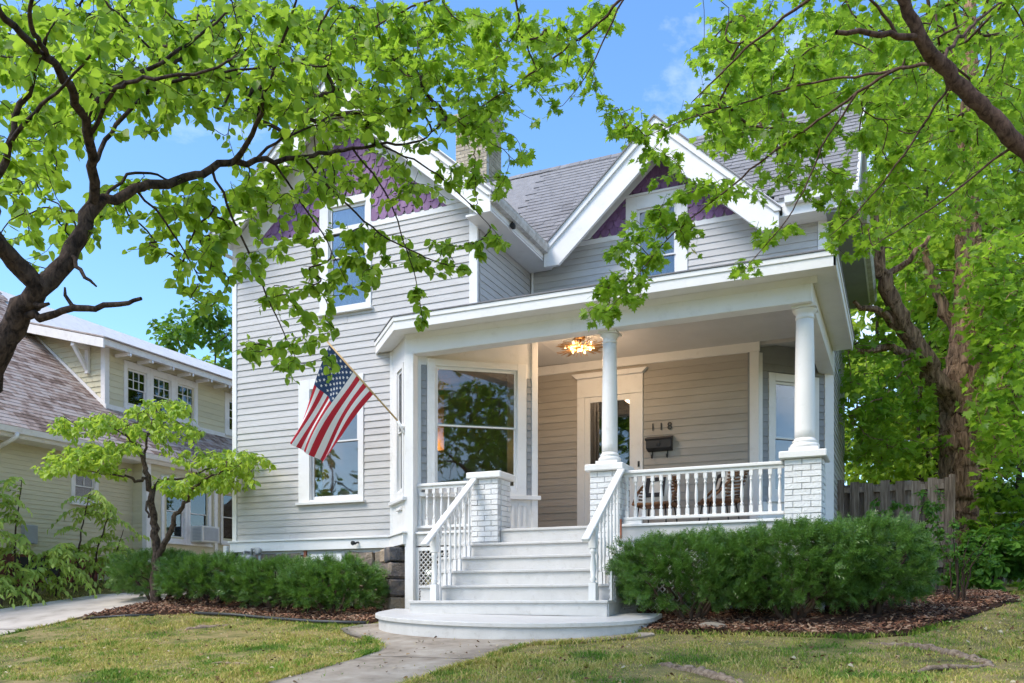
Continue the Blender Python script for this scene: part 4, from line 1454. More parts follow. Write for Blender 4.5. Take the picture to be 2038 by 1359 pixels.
# mailbox
mb = thing('mailbox', 'black wall mailbox with two newspaper hooks below the house number', 'mailbox', (-3.5, YM - .05, 2.42))
MB().prism([(YM - .155, 2.44), (YM - .024, 2.40), (YM - .024, 2.62), (YM - .150, 2.585)], -3.70, -3.30, 'x').obj('body', M['black'], mb, .006)
MB().prism([(YM - .172, 2.582), (YM - .150, 2.560), (YM - .150, 2.588), (YM - .024, 2.626), (YM - .024, 2.640), (YM - .168, 2.598)], -3.712, -3.288, 'x').obj('lid', M['black'], mb, .002)
MB(Matrix.Translation((-3.5, YM - .157, 2.50)) @ Matrix.Rotation(rad(95), 4, 'X')).lathe([(.033, 0), (.036, .004), (.03, .008), (.012, .010)], seg=18).obj('emblem', M['black'], mb)
for x in (-3.62, -3.38):
    MB().tube([(x, YM - .04, 2.43), (x, YM - .045, 2.32), (x, YM - .07, 2.295), (x, YM - .11, 2.30), (x, YM - .125, 2.345)], .0085, 8).obj('hook', M['black'], mb)

# house numbers
def digit(ch, x, label):
    cu = bpy.data.curves.new('digit', 'FONT')
    cu.body = ch
    cu.size = .165
    cu.extrude = .006
    cu.align_x = 'CENTER'
    tmp = bpy.data.objects.new('tmp_digit', cu)
    COL.objects.link(tmp)
    dg = bpy.context.evaluated_depsgraph_get()
    me = bpy.data.meshes.new_from_object(tmp.evaluated_get(dg))
    bpy.data.objects.remove(tmp)
    me.materials.clear()
    me.materials.append(M['black'])
    o = link('house_number', me, None, loc=(x, YM - .032, 2.735), rot=(rad(90), 0, 0))
    tag(o, label, 'number', 'house number beside the door')
digit('1', -3.62, 'black numeral 1, leftmost of the three digits above the mailbox')
digit('1', -3.485, 'black numeral 1, middle of the three digits above the mailbox')
digit('8', -3.35, 'black numeral 8 above the mailbox')

# burst ceiling lamp
LX, LY, LZ = -4.36, 12.30, 3.78
lamp = thing('ceiling_lamp', 'lit brass starburst lamp under the porch ceiling', 'lamp', (LX, LY, 3.94))
MB().lathe([(.07, 3.90), (.075, 3.935), (.07, 3.938)], LX, LY, 20).tube([(LX, LY, 3.9), (LX, LY, LZ)], .012, 8).obj('canopy', M['brass'], lamp)
MB(Matrix.Translation((LX, LY, LZ))).lathe([(.02, -.055), (.06, -.035), (.08, 0), (.06, .035), (.02, .055)], seg=16).obj('hub', M['brass'], lamp)
rd = MB()
for k in range(110):
    a = random.uniform(0, 2 * math.pi)
    e = random.uniform(-.32, .30)
    d = Vector((math.cos(a) * math.cos(e), math.sin(a) * math.cos(e), math.sin(e) * .6))
    c = Vector((LX, LY, LZ))
    rd.tube([c + d * .06, c + d * random.uniform(.26, .39)], .0048, 5)
rd.obj('rods', M['brass'], lamp)
for k in range(10):
    a = 2 * math.pi * k / 10 + .2
    c = Vector((LX + (.22 if k % 2 else .15) * math.cos(a), LY + (.22 if k % 2 else .15) * math.sin(a), LZ + (.02 if k % 2 else -.03)))
    MB(Matrix.Translation(c)).lathe([(.003, -.022), (.010, -.016), (.015, -.004), (.012, .009), (.006, .019), (.005, .022)], seg=10).obj('bulb', M['bulb'], lamp)
lt = bpy.data.lights.new('lamp_light', 'POINT')
lt.energy = 21
lt.color = (1.0, .68, .42)
lt.shadow_soft_size = .16
lo_ = bpy.data.objects.new('lamp_light', lt)
lo_.location = (LX, LY, LZ - .10)
lo_.parent = lamp
lo_.matrix_parent_inverse = WORLD[lamp.name].inverted()
COL.objects.link(lo_)

# rattan chairs and cushions
def chair(label, loc, rz):
    t = placed('rattan_chair', label, 'chair', loc, 'rattan chairs on the porch', rz)
    # woven seat, local front is -y
    s = MB()
    for i in range(13):
        y = -.24 + i * .04
        w = .25 + .02 * math.sin(i / 12 * math.pi)
        s.tube([(-w, y, .42 - .02 * math.sin(i / 12 * 3)), (0, y, .40), (w, y, .42 - .02 * math.sin(i / 12 * 3))], .017, 6)
    s.tube([(-.27, -.25, .42), (-.29, 0, .42), (-.25, .25, .43), (0, .29, .43), (.25, .25, .43), (.29, 0, .42), (.27, -.25, .42), (0, -.27, .41), (-.27, -.25, .42)], .02, 8)
    s.obj('seat', M['rattan'], t, local=True)
    bkk = MB()
    for i in range(8):
        z = .46 + i * .05
        w = .28 - .015 * max(0, i - 3)
        bkk.tube([(-w, -.02 + i * .012, z), (-w * .9, .20 + i * .015, z + .01), (0, .30 + i * .017, z + .015), (w * .9, .20 + i * .015, z + .01), (w, -.02 + i * .012, z)], .013, 6)
    bkk.tube([(-.29, -.20, .43), (-.30, .0, .62), (-.24, .24, .84), (0, .44, .88), (.24, .24, .84), (.30, .0, .62), (.29, -.20, .43)], .019, 8)
    bkk.obj('backrest', M['rattan'], t, local=True)
    for sx in (-1, 1):
        for sy in (-1, 1):
            MB().tube([(sx * .20, sy * .18, .41), (sx * .25, sy * .24, .02), (sx * .25, sy * .20, .008)], .011, 6).obj('leg', M['black'], t, local=True)
    return t
def cushion(label, loc, rz, tilt):
    t = placed('cushion', label, 'cushion', loc, 'cushions on the porch chairs', rz)
    def pillow(w, d, y0=0.0):
        b = MB(Matrix.Rotation(tilt, 4, 'X'))
        n = 8
        vs, fs = [], []
        for sg in (-1, 1):
            for j in range(n + 1):
                for i in range(n + 1):
                    u, v = i / n * 2 - 1, j / n * 2 - 1
                    k = (1 - u ** 4) * (1 - v ** 4)
                    vs.append((u * w * (1 - .06 * v * v), y0 + sg * d * k ** .6, v * w * (1 - .06 * u * u)))
        for sg in (0, 1):
            o = sg * (n + 1) ** 2
            for j in range(n):
                for i in range(n):
                    q = (o + j * (n + 1) + i, o + j * (n + 1) + i + 1, o + (j + 1) * (n + 1) + i + 1, o + (j + 1) * (n + 1) + i)
                    fs.append(q if sg == 0 else q[::-1])
        b.add(vs, fs, True)
        return b
    pillow(.215, .07).obj('cover', M['cream_cloth'], t, local=True)
    b = MB(Matrix.Rotation(tilt, 4, 'X'))
    for (x0, x1, z0, z1) in ((-.15, .15, .09, .15), (-.15, .15, -.15, -.09), (-.15, -.09, -.09, .09), (.09, .15, -.09, .09)):
        b.box(x0, x1, -.078, -.062, z0, z1)
    b.obj('stripe', M['charcoal_cloth'], t, local=True)
    return t
chair('rattan porch chair nearest the front door, facing the street', (-3.32, 12.72, FL), rad(-8))
chair('rattan porch chair turned sideways, further from the door', (-2.42, 12.72, FL), rad(-62))
cushion('cream cushion with dark square on the chair by the door', (-3.33, 12.76, FL + .66), rad(-8), rad(-16))
cushion('cream cushion with dark square on the sideways chair', (-2.36, 12.74, FL + .66), rad(-62), rad(-16))

# gas meter at the corner of the house
gx, gy = -9.72, YW - .22
gm = thing('gas_meter', 'grey gas meter with pipes by the house corner above the hedge', 'gas meter', (gx, gy, gz(gx, gy)))
MB().box(gx - .16, gx + .10, gy - .09, gy + .09, .56, .80).obj('case', M['metal'], gm, .03)
MB(Matrix.Translation((gx - .03, gy - .09, .68)) @ Matrix.Rotation(rad(90), 4, 'X')).lathe([(.07, 0), (.07, .03), (.055, .035)], seg=18).obj('dial', M['metal'], gm)
MB().tube([(gx + .06, gy, .80), (gx + .06, gy, .90), (gx + .16, gy, .90), (gx + .22, gy, .90), (gx + .22, gy, -.1)], .022, 8).tube([(gx - .10, gy, .80), (gx - .10, gy, .86), (gx - .10, gy + .2, .86)], .02, 8).obj('pipe', M['metal'], gm)
MB(Matrix.Translation((gx + .22, gy - .03, .86)) @ Matrix.Rotation(rad(90), 4, 'X')).lathe([(.05, -.03), (.06, 0), (.06, .03), (.03, .04)], seg=14).obj('regulator', M['metal'], gm)
dsp = thing('downspout', 'white drainpipe stub at the left corner of the house', 'drainpipe', (WX0 - .12, YW - .05, gz(WX0, YW)))
MB().box(WX0 - .16, WX0 - .08, YW - .08, YW, .2, .98).obj('pipe', M['trim'], dsp, .012)
sp = thing('spotlight', 'small dark floodlight on the white base board', 'spotlight', (-7.72, YW - .09, .95))
MB().tube([(-7.72, YW - .06, .96), (-7.72, YW - .10, .96), (-7.74, YW - .13, .93)], .014, 8).obj('bracket', M['black'], sp)
MB(Matrix.Translation((-7.76, YW - .13, .95)) @ Matrix.Rotation(rad(100), 4, 'X')).lathe([(.018, -.03), (.03, 0), (.036, .03), (.03, .034)], seg=12).obj('head', M['black'], sp)
fl = thing('gutter_lamp', 'small dark lamp clipped under the wing gutter', 'spotlight', (-5.24, 11.95, 5.55))
MB(Matrix.Translation((-5.26, 11.9, 5.56)) @ Matrix.Rotation(rad(80), 4, 'X')).lathe([(.022, -.04), (.04, 0), (.04, .05), (.03, .052)], seg=12).obj('head', M['black'], fl)
MB().tube([(-5.28, 11.88, 5.68), (-5.26, 11.9, 5.58)], .008, 6).obj('bracket', M['black'], fl)

# ------------------------------------------------------------------ neighbour's house
nb = thing('neighbouring_house', 'pale olive bungalow with brown shingle roof beyond the driveway', 'house', (-18, 16, gz(-16, 14)))
N = nb
NX, NBX, NUX = -15.2, -14.8, -16.0
def n_ext_roof(x):
    return 3.22 + (-14.7 - x) * .83
nw = [(-9.95, -10.95, 0, 0)]
# lower side wall, frame with s = Y at phi 90
def nwall(X, y0, y1, z0, z1, op, name='wall'):
    return panel(N, name, M['n_siding'], X, 0, rad(90), y0, y1, z0, z1, op, .1)
def nsiding(parent, X, y0, y1, z0, z1, e, op):
    b = MB(frame(X, 0, rad(90)))
    z = z0
    while z < z1:
        segs = [(y0, y1)]
        for (a0, a1, b0, b1) in op:
            if min(z + e, b1) - max(z, b0) > .3 * e:
                new = []
                for p, q in segs:
                    if a1 <= p or a0 >= q:
                        new.append((p, q))
                    else:
                        if a0 > p:
                            new.append((p, a0))
                        if q > a1:
                            new.append((a1, q))
                segs = new
        for p, q in segs:
            b.add([(p, -.018, z), (q, -.018, z), (q, -.006, z + e + .008), (p, -.006, z + e + .008), (p, -.002, z), (q, -.002, z)], [(0, 1, 2, 3), (0, 4, 5, 1)])
        z += e
    return tag(b.obj('siding', M['n_siding'], parent), kind='stuff')
NB0 = .95
o1 = [(9.95, 10.85, 2.30, 2.86), (12.62, 13.13, 2.10, 2.66)]
wl1 = nwall(NX, 7.0, 14.1, NB0, 3.3, [(a + .03, c - .03, p + .03, q - .03) for a, c, p, q in o1])
nsiding(wl1, NX, 7.0, 14.1, NB0, 3.2, .088, o1)
window(N, NX, 0, rad(90), 9.86, 10.94, 2.22, 2.98, 10.0, 10.8, 2.38, 2.82, 2.60, mat=M['n_trim'], muntins={'up': (5, 1)}, sillext=.02)
window(N, NX, 0, rad(90), 12.55, 13.20, 2.04, 2.76, 12.68, 13.07, 2.18, 2.64, 2.40, mat=M['n_trim'], muntins={'up': (2, 1)}, sillext=.02)
# bay with the air conditioner
o2 = [(14.62, 15.92, 1.46, 2.72)]
panel(N, 'wall', M['n_siding'], 0, 14.1, 0, NX, NBX, NB0, 3.3, [], .1)
fbz = MB(frame(0, 14.1, 0))
z = NB0
while z < 3.25:
    fbz.add([(NX, -.018, z), (NBX, -.018, z), (NBX, -.006, z + .096), (NX, -.006, z + .096), (NX, -.002, z), (NBX, -.002, z)], [(0, 1, 2, 3), (0, 4, 5, 1)])
    z += .088
tag(fbz.obj('siding', M['n_siding'], N), kind='stuff')
wl2 = nwall(NBX, 14.2, 16.2, NB0, 3.3, [(14.66, 15.88, 1.5, 2.68)])
nsiding(wl2, NBX, 14.2, 16.2, NB0, 3.2, .088, [(14.4, 16.06, 1.34, 2.86)])
MB().box(NBX - .10, NBX + .03, 14.075, 14.20, .88, 3.25).obj('corner_board', M['n_trim'], N, .003)
MB().box(NBX - .05, NBX + .03, 16.12, 16.215, NB0, 3.25).obj('corner_board', M['n_trim'], N, .003)
for a, c in ((14.50, 15.26), (15.27, 16.0)):
    window(N, NBX, 0, rad(90), a, c, 1.38, 2.82, a + .12, c - .12, 1.52, 2.62, 2.08, mat=M['n_trim'], sky_tint_curtain=[(a + .12, c - .12)], sillext=.0)
wl3 = nwall(NX, 16.2, 24.0, NB0, 3.3, [(16.88, 17.38, 1.62, 2.68)])
nsiding(wl3, NX, 16.2, 24.0, NB0, 3.2, .088, [(16.76, 17.5, 1.5, 2.86)])
window(N, NX, 0, rad(90), 16.76, 17.5, 1.5, 2.86, 16.88, 17.38, 1.62, 2.68, 2.15, mat=M['n_trim'], sky_tint_curtain=[(16.86, 17.4)])
# brick base, individually laid where it shows
bf = MB().box(NX - .1, NX - .02, 7.0, 24.0, .0, NB0).box(NBX - .1, NBX - .03, 14.1, 16.2, .0, NB0).obj('foundation', M['red_brick'], N)
RB = MB().box(0, 1, 0, 1, 0, 1).mesh('brick', M['red_brick'], .03)
z, k = .33, 0
while z < .90:
    y = 9.6 + (.1 if k % 2 else 0)
    while y < 14.0:
        if not (z > .5 and 11.3 < y < 12.5):
            link('brick', RB, bf, loc=(NX - .10, y, z), scale=(.095 + random.uniform(0, .004), .198, .062))
        y += .208
    z += .072
    k += 1
cw = MB().box(NX - .06, NX - .01, 11.35, 12.5, .50, .90).obj('cellar_window', M['black'], N)
MB().box(NX - .03, NX + .01, 11.30, 11.36, .46, .92).box(NX - .03, NX + .01, 12.48, 12.56, .46, .92).box(NX - .03, NX + .012, 11.3, 12.56, .43, .47).obj('frame', M['rust'], cw)
# main roof, rows of tabs
RX0, RXR = -14.70, -20.0
rf = MB().prism([(RX0, 3.20), (RXR, n_ext_roof(RXR) - .02), (RXR, n_ext_roof(RXR) - .16), (RX0, 3.06)], 7.0, 26.0).obj('roof', M['n_trim'], N)
pit = math.atan(.83)
tb = MB()
k = 0
s = 0.0
while s < 6.7:
    x = RX0 + .03 - s * math.cos(pit)
    z = 3.215 + s * math.sin(pit)
    y = 7.0 + (k % 3) * .11
    while y < 26:
        w = random.choice((.34, .34, .26, .2))
        if not (x < NUX - .05 and y > 14.15):
            tb.T = Matrix.Translation((x, y + w / 2, z)) @ Matrix.Rotation(rad(90), 4, 'Z') @ Matrix.Rotation(pit, 4, 'X') @ Matrix.Diagonal((w / .30, 1, 1, 1))
            tb.add([(-.149, 0, 0), (.149, 0, 0), (.149, .19, 0), (-.149, .19, 0), (-.149, 0, .013), (.149, 0, .013), (.149, .19, .002), (-.149, .19, .002)],
                   [(4, 5, 6, 7), (0, 1, 5, 4), (1, 2, 6, 5), (3, 0, 4, 7)])
        y += w
    s += .135
    k += 1
tag(tb.obj('shingles', M['brown_shingle'], rf), kind='stuff')
MB().box(RX0 + .0, RX0 + .02, 7.0, 26, 3.04, 3.205).obj('fascia', M['n_trim'], N)
MB().prism([(RX0 + .021, 3.09), (RX0 + .10, 3.09), (RX0 + .13, 3.19), (RX0 + .021, 3.19)], 7.0, 26).obj('gutter', M['n_trim'], N)
MB().box(NX, RX0, 7.0, 26, 3.02, 3.05).obj('soffit', M['n_trim'], N)
MB().tube([(RX0 + .08, 10.95, 3.10), (RX0 + .08, 10.95, 3.03), (RX0 - .18, 10.93, 2.93), (NX + .10, 10.92, 2.86)], .04, 10).obj('downspout', M['n_trim'], N)
# upper storey: shingled front cheek and side with windows
UY = 14.1
zc0 = n_ext_roof(NUX)
ck = MB().prism([(NUX, zc0 - .2), (NUX, 5.72), (-18.9, 6.50), (-18.9, n_ext_roof(-18.9) - .2)], UY, UY + .1).obj('gable_wall', M['n_siding'], N)
SH = tab_mesh(.17, .15, .012, M['n_siding'])
z, k = zc0, 0
while z < 6.35:
    x = NUX - .06 - (k % 2) * .06
    while x > -18.7:
        w = random.choice((.15, .19, .23, .27))
        top = 5.70 + (NUX - x) * .26
        if z > n_ext_roof(x) - .05 and z < top - .05:
            link('shingle', SH, ck, loc=(x - w / 2, UY - .003, z), rot=(rad(84), 0, random.uniform(-.01, .01)), scale=((w - .005) / .17, 1, 1))
        x -= w
    z += .125
    k += 1
MB().prism([(NUX + .06, zc0 - .05), (NUX + .06, zc0 + .08), (-18.8, n_ext_roof(-18.8) + .08), (-18.8, n_ext_roof(-18.8) - .04)], UY - .05, UY - .016).obj('rake_trim', M['n_trim'], N)
MB().box(NUX - .10, NUX + .03, UY - .045, UY + .08, zc0 - .05, 5.66).obj('corner_board', M['n_trim'], N, .004)
us = panel(N, 'wall', M['n_siding'], NUX, 0, rad(90), UY, 24.0, zc0 - .2, 5.75, [(14.72, 16.68, 4.52, 5.32), (17.95, 18.75, 4.52, 5.3)], .1)
clad(us, NUX, 0, rad(90), zc0 + .10, 5.62, .138, (UY + .09, 24.0), [(14.58, 16.84, 4.42, 5.50), (17.80, 18.90, 4.40, 5.46)], M['n_siding'])
for a, c in ((14.58, 15.33), (15.33, 16.08), (16.08, 16.84)):
    window(N, NUX, 0, rad(90), a, c, 4.42, 5.48, a + .14, c - .14, 4.56, 5.28, 4.90, mat=M['n_trim'], muntins={'up': (3, 2)}, sillext=0)
window(N, NUX, 0, rad(90), 17.80, 18.90, 4.40, 5.46, 18.0, 18.7, 4.56, 5.26, 4.86, mat=M['n_trim'], muntins={'up': (3, 2)}, sky_tint_curtain=[(18.0, 18.7)], sillext=.02)
MB(frame(NUX, 0, rad(90))).box(UY, 24, -.04, 0, zc0 - .02, zc0 + .10).obj('skirt_board', M['n_trim'], N)
# shed roof over it
MB().prism([(-15.52, 5.66), (-19.6, 6.72), (-19.6, 6.58), (-15.52, 5.52)], 13.65, 24.5).obj('roof', M['n_trim'], N)
MB().prism([(-15.48, 5.685), (-19.6, 6.755), (-19.6, 6.725), (-15.48, 5.655)], 13.60, 24.5).obj('roof_edge', M['brown_shingle'], N)
MB().prism([(-15.50, 5.64), (-19.4, 6.66), (-19.4, 6.46), (-15.50, 5.44)], 13.60, 13.648).obj('bargeboard', M['n_trim'], N, .004)
y = 14.3
while y < 22:
    MB().box(-15.95, -15.56, y, y + .05, 5.46, 5.53).obj('rafter_tail', M['n_trim'], N)
    y += .61

for x in (-16.50, -18.6):
    b = MB()
    zt = 5.46 + (-15.5 - x) * .26
    b.box(x - .05, x + .05, 13.66, 14.09, zt - .10, zt - .002)
    b.box(x - .05, x + .05, 14.02, 14.088, zt - .62, zt - .101)
    b.bar((x, 13.70, zt - .08), (x, 14.05, zt - .55), .08, .07)
    b.obj('eave_bracket', M['n_trim'], N, .004)
MB().box(-20.0, -19.9, 7, 26, 0, 7.0).box(-20, -15.2, 24.0, 24.1, 0, 6.3).box(-20, -15.3, 7.0, 7.1, 0, 3.2).obj('wall', M['n_siding'], N)
# lights string bulbs under the eave: tiny, one part
sbm = MB()
for y in np.arange(14.3, 21, .62):
    sbm.lathe([(.01, 5.42), (.024, 5.44), (.016, 5.49)], -15.47, float(y), 6)
tag(sbm.obj('string_lights', M['white_cloth'], N), kind='stuff')

ac = thing('air_conditioner', 'boxy window air conditioner in the side window of the olive bungalow', 'air conditioner', (NBX + .15, 15.6, 1.42))
MB().box(NBX + .02, NBX + .38, 15.34, 15.90, 1.41, 1.78).obj('case', M['ac'], ac, .012)
for k in range(9):
    MB().box(NBX + .10, NBX + .34, 15.334, 15.339, 1.46 + k * .032, 1.475 + k * .032).obj('louvre', M['metal'], ac)
MB().box(NBX + .381, NBX + .386, 15.40, 15.84, 1.45, 1.74).obj('grille', M['metal'], ac)
MB().box(NX + .02, NX + .14, 11.45, 11.72, 1.15, 1.50).obj('meter_box', M['metal'], N, .01)

# white marker flags along the neighbour's wall
for i, y in enumerate((11.55, 11.75, 12.72, 12.88, 13.1)):
    x = NX + .55
    z0 = gz(x, y)
    t = thing('marker_flag', 'small white utility flag in the grass below the bungalow, ' + ('leftmost of five', 'second from the left', 'middle of five', 'second from the right', 'rightmost of five')[i], 'marker flag', (x, y, z0), 'white utility flags')
    MB().tube([(x, y, z0), (x, y, z0 + .24)], .003, 5).obj('stick', M['metal'], t)
    MB().add([(x, y, z0 + .24), (x + .02, y + .13, z0 + .14), (x, y, z0 + .10)], [(0, 1, 2)]).obj('pennant', M['white_cloth'], t)

# ------------------------------------------------------------------ fences on the right
fy = 15.9
fe = thing('wooden_fence', 'weathered board fence with a gate beside the big trunk', 'fence', (-.2, fy, gz(-.2, fy)))
FB = MB().prism([(-.07, 0), (.07, 0), (.07, 1.0), (-.07, 1.0)], 0, .02).mesh('board', M['fence'])
x, k = -1.0, 0
while x < .66:
    front = k % 2 == 0
    link('board', FB, fe, loc=(x, fy - (.075 if front else -.02), gz(x, fy) + .03), rot=(0, random.uniform(-.008, .008), random.uniform(-.02, .02)),
         scale=(random.uniform(.95, 1.05), 1, 1.80 + random.uniform(-.04, .04)))
    x += .117
    k += 1
for z in (.45, 1.10, 1.72):
    MB().box(-1.05, .72, fy - .052, fy - .002, gz(-.2, fy) + z - .045, gz(-.2, fy) + z + .045).obj('rail', M['fence'], fe)
for x in (-.98, .70):
    MB().box(x - .045, x + .045, fy - .05, fy + .04, gz(x, fy) - .1, gz(x, fy) + 1.9).obj('post', M['fence'], fe, .004)
f2 = thing('picket_fence', 'reddish gappy board fence far behind the big trunk', 'fence', (4, 27, gz(4, 27)))
x = .2
while x < 9:
    link('board', FB, f2, loc=(x, 27.0 + .03 * math.sin(x * 9), gz(x, 27) + .35), rot=(0, random.uniform(-.02, .02), 0), scale=(.8, 1, 1.85 + random.uniform(-.06, .06)))
    x += .155 + (.05 if random.random() < .3 else 0)
for z in (.7, 1.9):
    MB().box(0, 9, 27.03, 27.08, gz(4, 27) + z, gz(4, 27) + z + .1).obj('rail', M['fence'], f2)
cl = thing('chain_link_fence', 'low chain link fence behind the leafy undergrowth', 'fence', (2.5, 18.5, gz(2.5, 18.5)))
cy, cx0, cx1 = 18.9, 1.55, 4.6
zb = gz(2.5, cy)
for x in (1.7, 2.25, 4.2):
    MB().tube([(x, cy, zb - .1), (x, cy, zb + 1.32)], .022, 8).obj('post', M['metal'], cl)
MB().tube([(cx0, cy, zb + 1.30), (cx1, cy, zb + 1.25)], .018, 8).obj('top_rail', M['metal'], cl)
wv = MB()
c = cx0 - 1.3
while c < cx1:
    for sgn in (1, -1):
        a0, a1 = (c, c + 1.25) if sgn > 0 else (c + 1.25, c)
        p, q = Vector((a0, cy, zb + .03)), Vector((a1, cy, zb + 1.28))
        lo, hi = min(a0, a1), max(a0, a1)
        t0 = (max(lo, cx0) - lo) / 1.25
        t1 = (min(hi, cx1) - lo) / 1.25
        if t1 - t0 > .02:
            if sgn < 0:
                t0, t1 = 1 - t1, 1 - t0
            wv.bar(p.lerp(q, t0), p.lerp(q, t1), .005, .005)
    c += .07
tag(wv.obj('wire_mesh', M['metal'], cl), kind='stuff')

# pale shed glimpsed behind the fence
sh = thing('far_garage', 'pale garage glimpsed between leaves behind the fence', 'garage', (1, 36, gz(1, 36)))
MB().box(-2.5, 4.5, 36, 41, gz(1, 36) - .2, gz(1, 36) + 2.6).obj('wall', M['n_trim'], sh)
MB().prism([(-3, gz(1, 36) + 2.6), (5, gz(1, 36) + 2.6), (1, gz(1, 36) + 4.6)], 35.6, 41.4).obj('roof', M['brown_shingle'], sh)
MB().box(-1.5, 1.5, 35.95, 35.999, gz(1, 36), gz(1, 36) + 2.1).obj('door', M['trim'], sh)
# ------------------------------------------------------------------ vegetation helpers
def unit(a):
    return a / np.maximum(np.linalg.norm(a, axis=-1, keepdims=True), 1e-9)

class Skel:
    """Branch skeleton: nodes with parents and radii."""
    def __init__(self):
        self.p, self.par, self.r = [], [], []

    def line(self, pts, rads, parent=-1, step=.07, wob=.012):
        pts = [np.array(q, float) for q in pts]
        last = parent
        P = np.array(pts)
        d = np.r_[0, np.cumsum(np.linalg.norm(np.diff(P, axis=0), axis=1))]
        n = max(2, int(d[-1] / step))
        t = np.linspace(0, d[-1], n + 1)
        # smooth by cubic Hermite through the points
        q = np.stack([np.interp(t, d, P[:, k]) for k in range(3)], 1)
        for _ in range(3):
            q[1:-1] = q[1:-1] * .5 + (q[:-2] + q[2:]) * .25
        rr = np.interp(t, d, rads)
        ids = []
        for i in range(n + 1):
            if i == 0 and parent >= 0:
                ids.append(parent)
                continue
            w = RNG.normal(0, wob, 3) * min(1, rr[i] / .02) if 0 < i < n else 0
            self.p.append(q[i] + w)
            self.par.append(last)
            self.r.append(rr[i])
            last = len(self.p) - 1
            ids.append(last)
        return ids

    def near(self, pt):
        P = np.array(self.p)
        return int(np.argmin(((P - np.array(pt)) ** 2).sum(1)))

    def grow(self, targets, r0=.0035, taper=.9, nseg=5, droop=.04, wob=.02, maxr=.02):
        """Tie every target to the nearest branch by a bent twig; returns lists of twig node ids."""
        T = np.array(targets)
        base = np.array(self.p)
        d0 = np.array([np.min(((base - t) ** 2).sum(1)) for t in T])
        order = np.argsort(d0)
        cap = len(self.p) + len(T) * nseg + 5
        P = np.zeros((cap, 3))
        n = len(self.p)
        P[:n] = base
        twigs = []
        for ti in order:
            t = T[ti]
            dd = ((P[:n] - t) ** 2).sum(1)
            # prefer nodes a little way off so that twigs have some length
            j = int(np.argmin(np.abs(np.sqrt(dd) - .04)))
            a = P[j]
            par = self.par[j]
            tang = unit(a - P[par]) if par >= 0 else unit(t - a)
            L = np.linalg.norm(t - a)
            c1 = a + tang * L * .42 + RNG.normal(0, .07 * L, 3)
            ids = [j]
            for k in range(1, nseg + 1):
                u = k / nseg
                q = a * (1 - u) ** 2 + 2 * c1 * u * (1 - u) + t * u * u
                q = q + RNG.normal(0, wob * min(1, L), 3) * (0 if k == nseg else 1)
                q[2] -= droop * L * u * u
                P[n] = q
                self.p.append(q)
                self.par.append(ids[-1])
                self.r.append(r0)
                ids.append(n)
                n += 1
            twigs.append(ids)
        return twigs

    def pipe(self, fixed, tip=.0022, expo=2.3, maxr=.02):
        """Radii of the grown twigs from the number of tips they carry; the first 'fixed' nodes keep theirs."""
        n = len(self.p)
        acc = np.zeros(n)
        kids = np.zeros(n, int)
        for i in range(n):
            if self.par[i] >= 0:
                kids[self.par[i]] += 1
        for i in range(n - 1, -1, -1):
            if kids[i] == 0:
                acc[i] += tip ** expo
            if i >= fixed:
                self.r[i] = min(maxr, max(tip, acc[i] ** (1 / expo)))
            if self.par[i] >= 0:
                acc[self.par[i]] += acc[i]

    def mesh(self, name, mat, seg_big=14, rough=0.0):
        n = len(self.p)
        kids = [[] for _ in range(n)]
        roots = []
        for i in range(n):
            (kids[self.par[i]] if self.par[i] >= 0 else roots).append(i)
        chains = []
        stack = [(r, None) for r in roots]
        while stack:
            i, pr = stack.pop()
            ch = [pr] if pr is not None else []
            while True:
                ch.append(i)
                if not kids[i]:
                    break
                ks = sorted(kids[i], key=lambda k: -self.r[k])
                for k in ks[1:]:
                    stack.append((k, i))
                i = ks[0]
            if len(ch) > 1:
                chains.append(ch)
        V, F = [], []
        nv = 0
        for ch in chains:
            P = np.array([self.p[i] for i in ch])
            R = np.array([self.r[i] for i in ch])
            if len(ch) > 1 and self.par[ch[1]] == ch[0] and R[0] > R[1] * 1.3:
                R[0] = R[1] * 1.15
            big = R.max()
            seg = seg_big if big > .05 else (8 if big > .015 else (5 if big > .006 else 3))
            tn = unit(np.gradient(P, axis=0)) if len(P) > 2 else np.repeat(unit(P[1:] - P[:1]), 2, 0)
            ref = np.cross(tn[0], [0.3, .5, .81])
            ref /= np.linalg.norm(ref) + 1e-9
            ang = np.arange(seg) * 2 * math.pi / seg
            rings = []
            for i in range(len(P)):
                ref = ref - tn[i] * ref.dot(tn[i])
                ref /= np.linalg.norm(ref) + 1e-9
                bi = np.cross(tn[i], ref)
                rj = R[i]
                if rough > 0 and big > .05:
                    rj = R[i] * (1 + rough * np.sin(ang * 5 + i * .25) * .5 + RNG.normal(0, rough * .5, seg))
                    rings.append(P[i] + (np.cos(ang) * rj)[:, None] * ref + (np.sin(ang) * rj)[:, None] * bi)
                else:
                    rings.append(P[i] + rj * (np.cos(ang)[:, None] * ref + np.sin(ang)[:, None] * bi))
            V.append(np.concatenate(rings))
            a = np.arange(len(P) - 1)[:, None] * seg
            k = np.arange(seg)[None, :]
            k2 = (k + 1) % seg
            F.append(np.stack([a + k, a + k2, a + seg + k2, a + seg + k], -1).reshape(-1, 4) + nv)
            nv += len(P) * seg
        return mesh_np(name, np.concatenate(V), np.concatenate(F), mat, True)

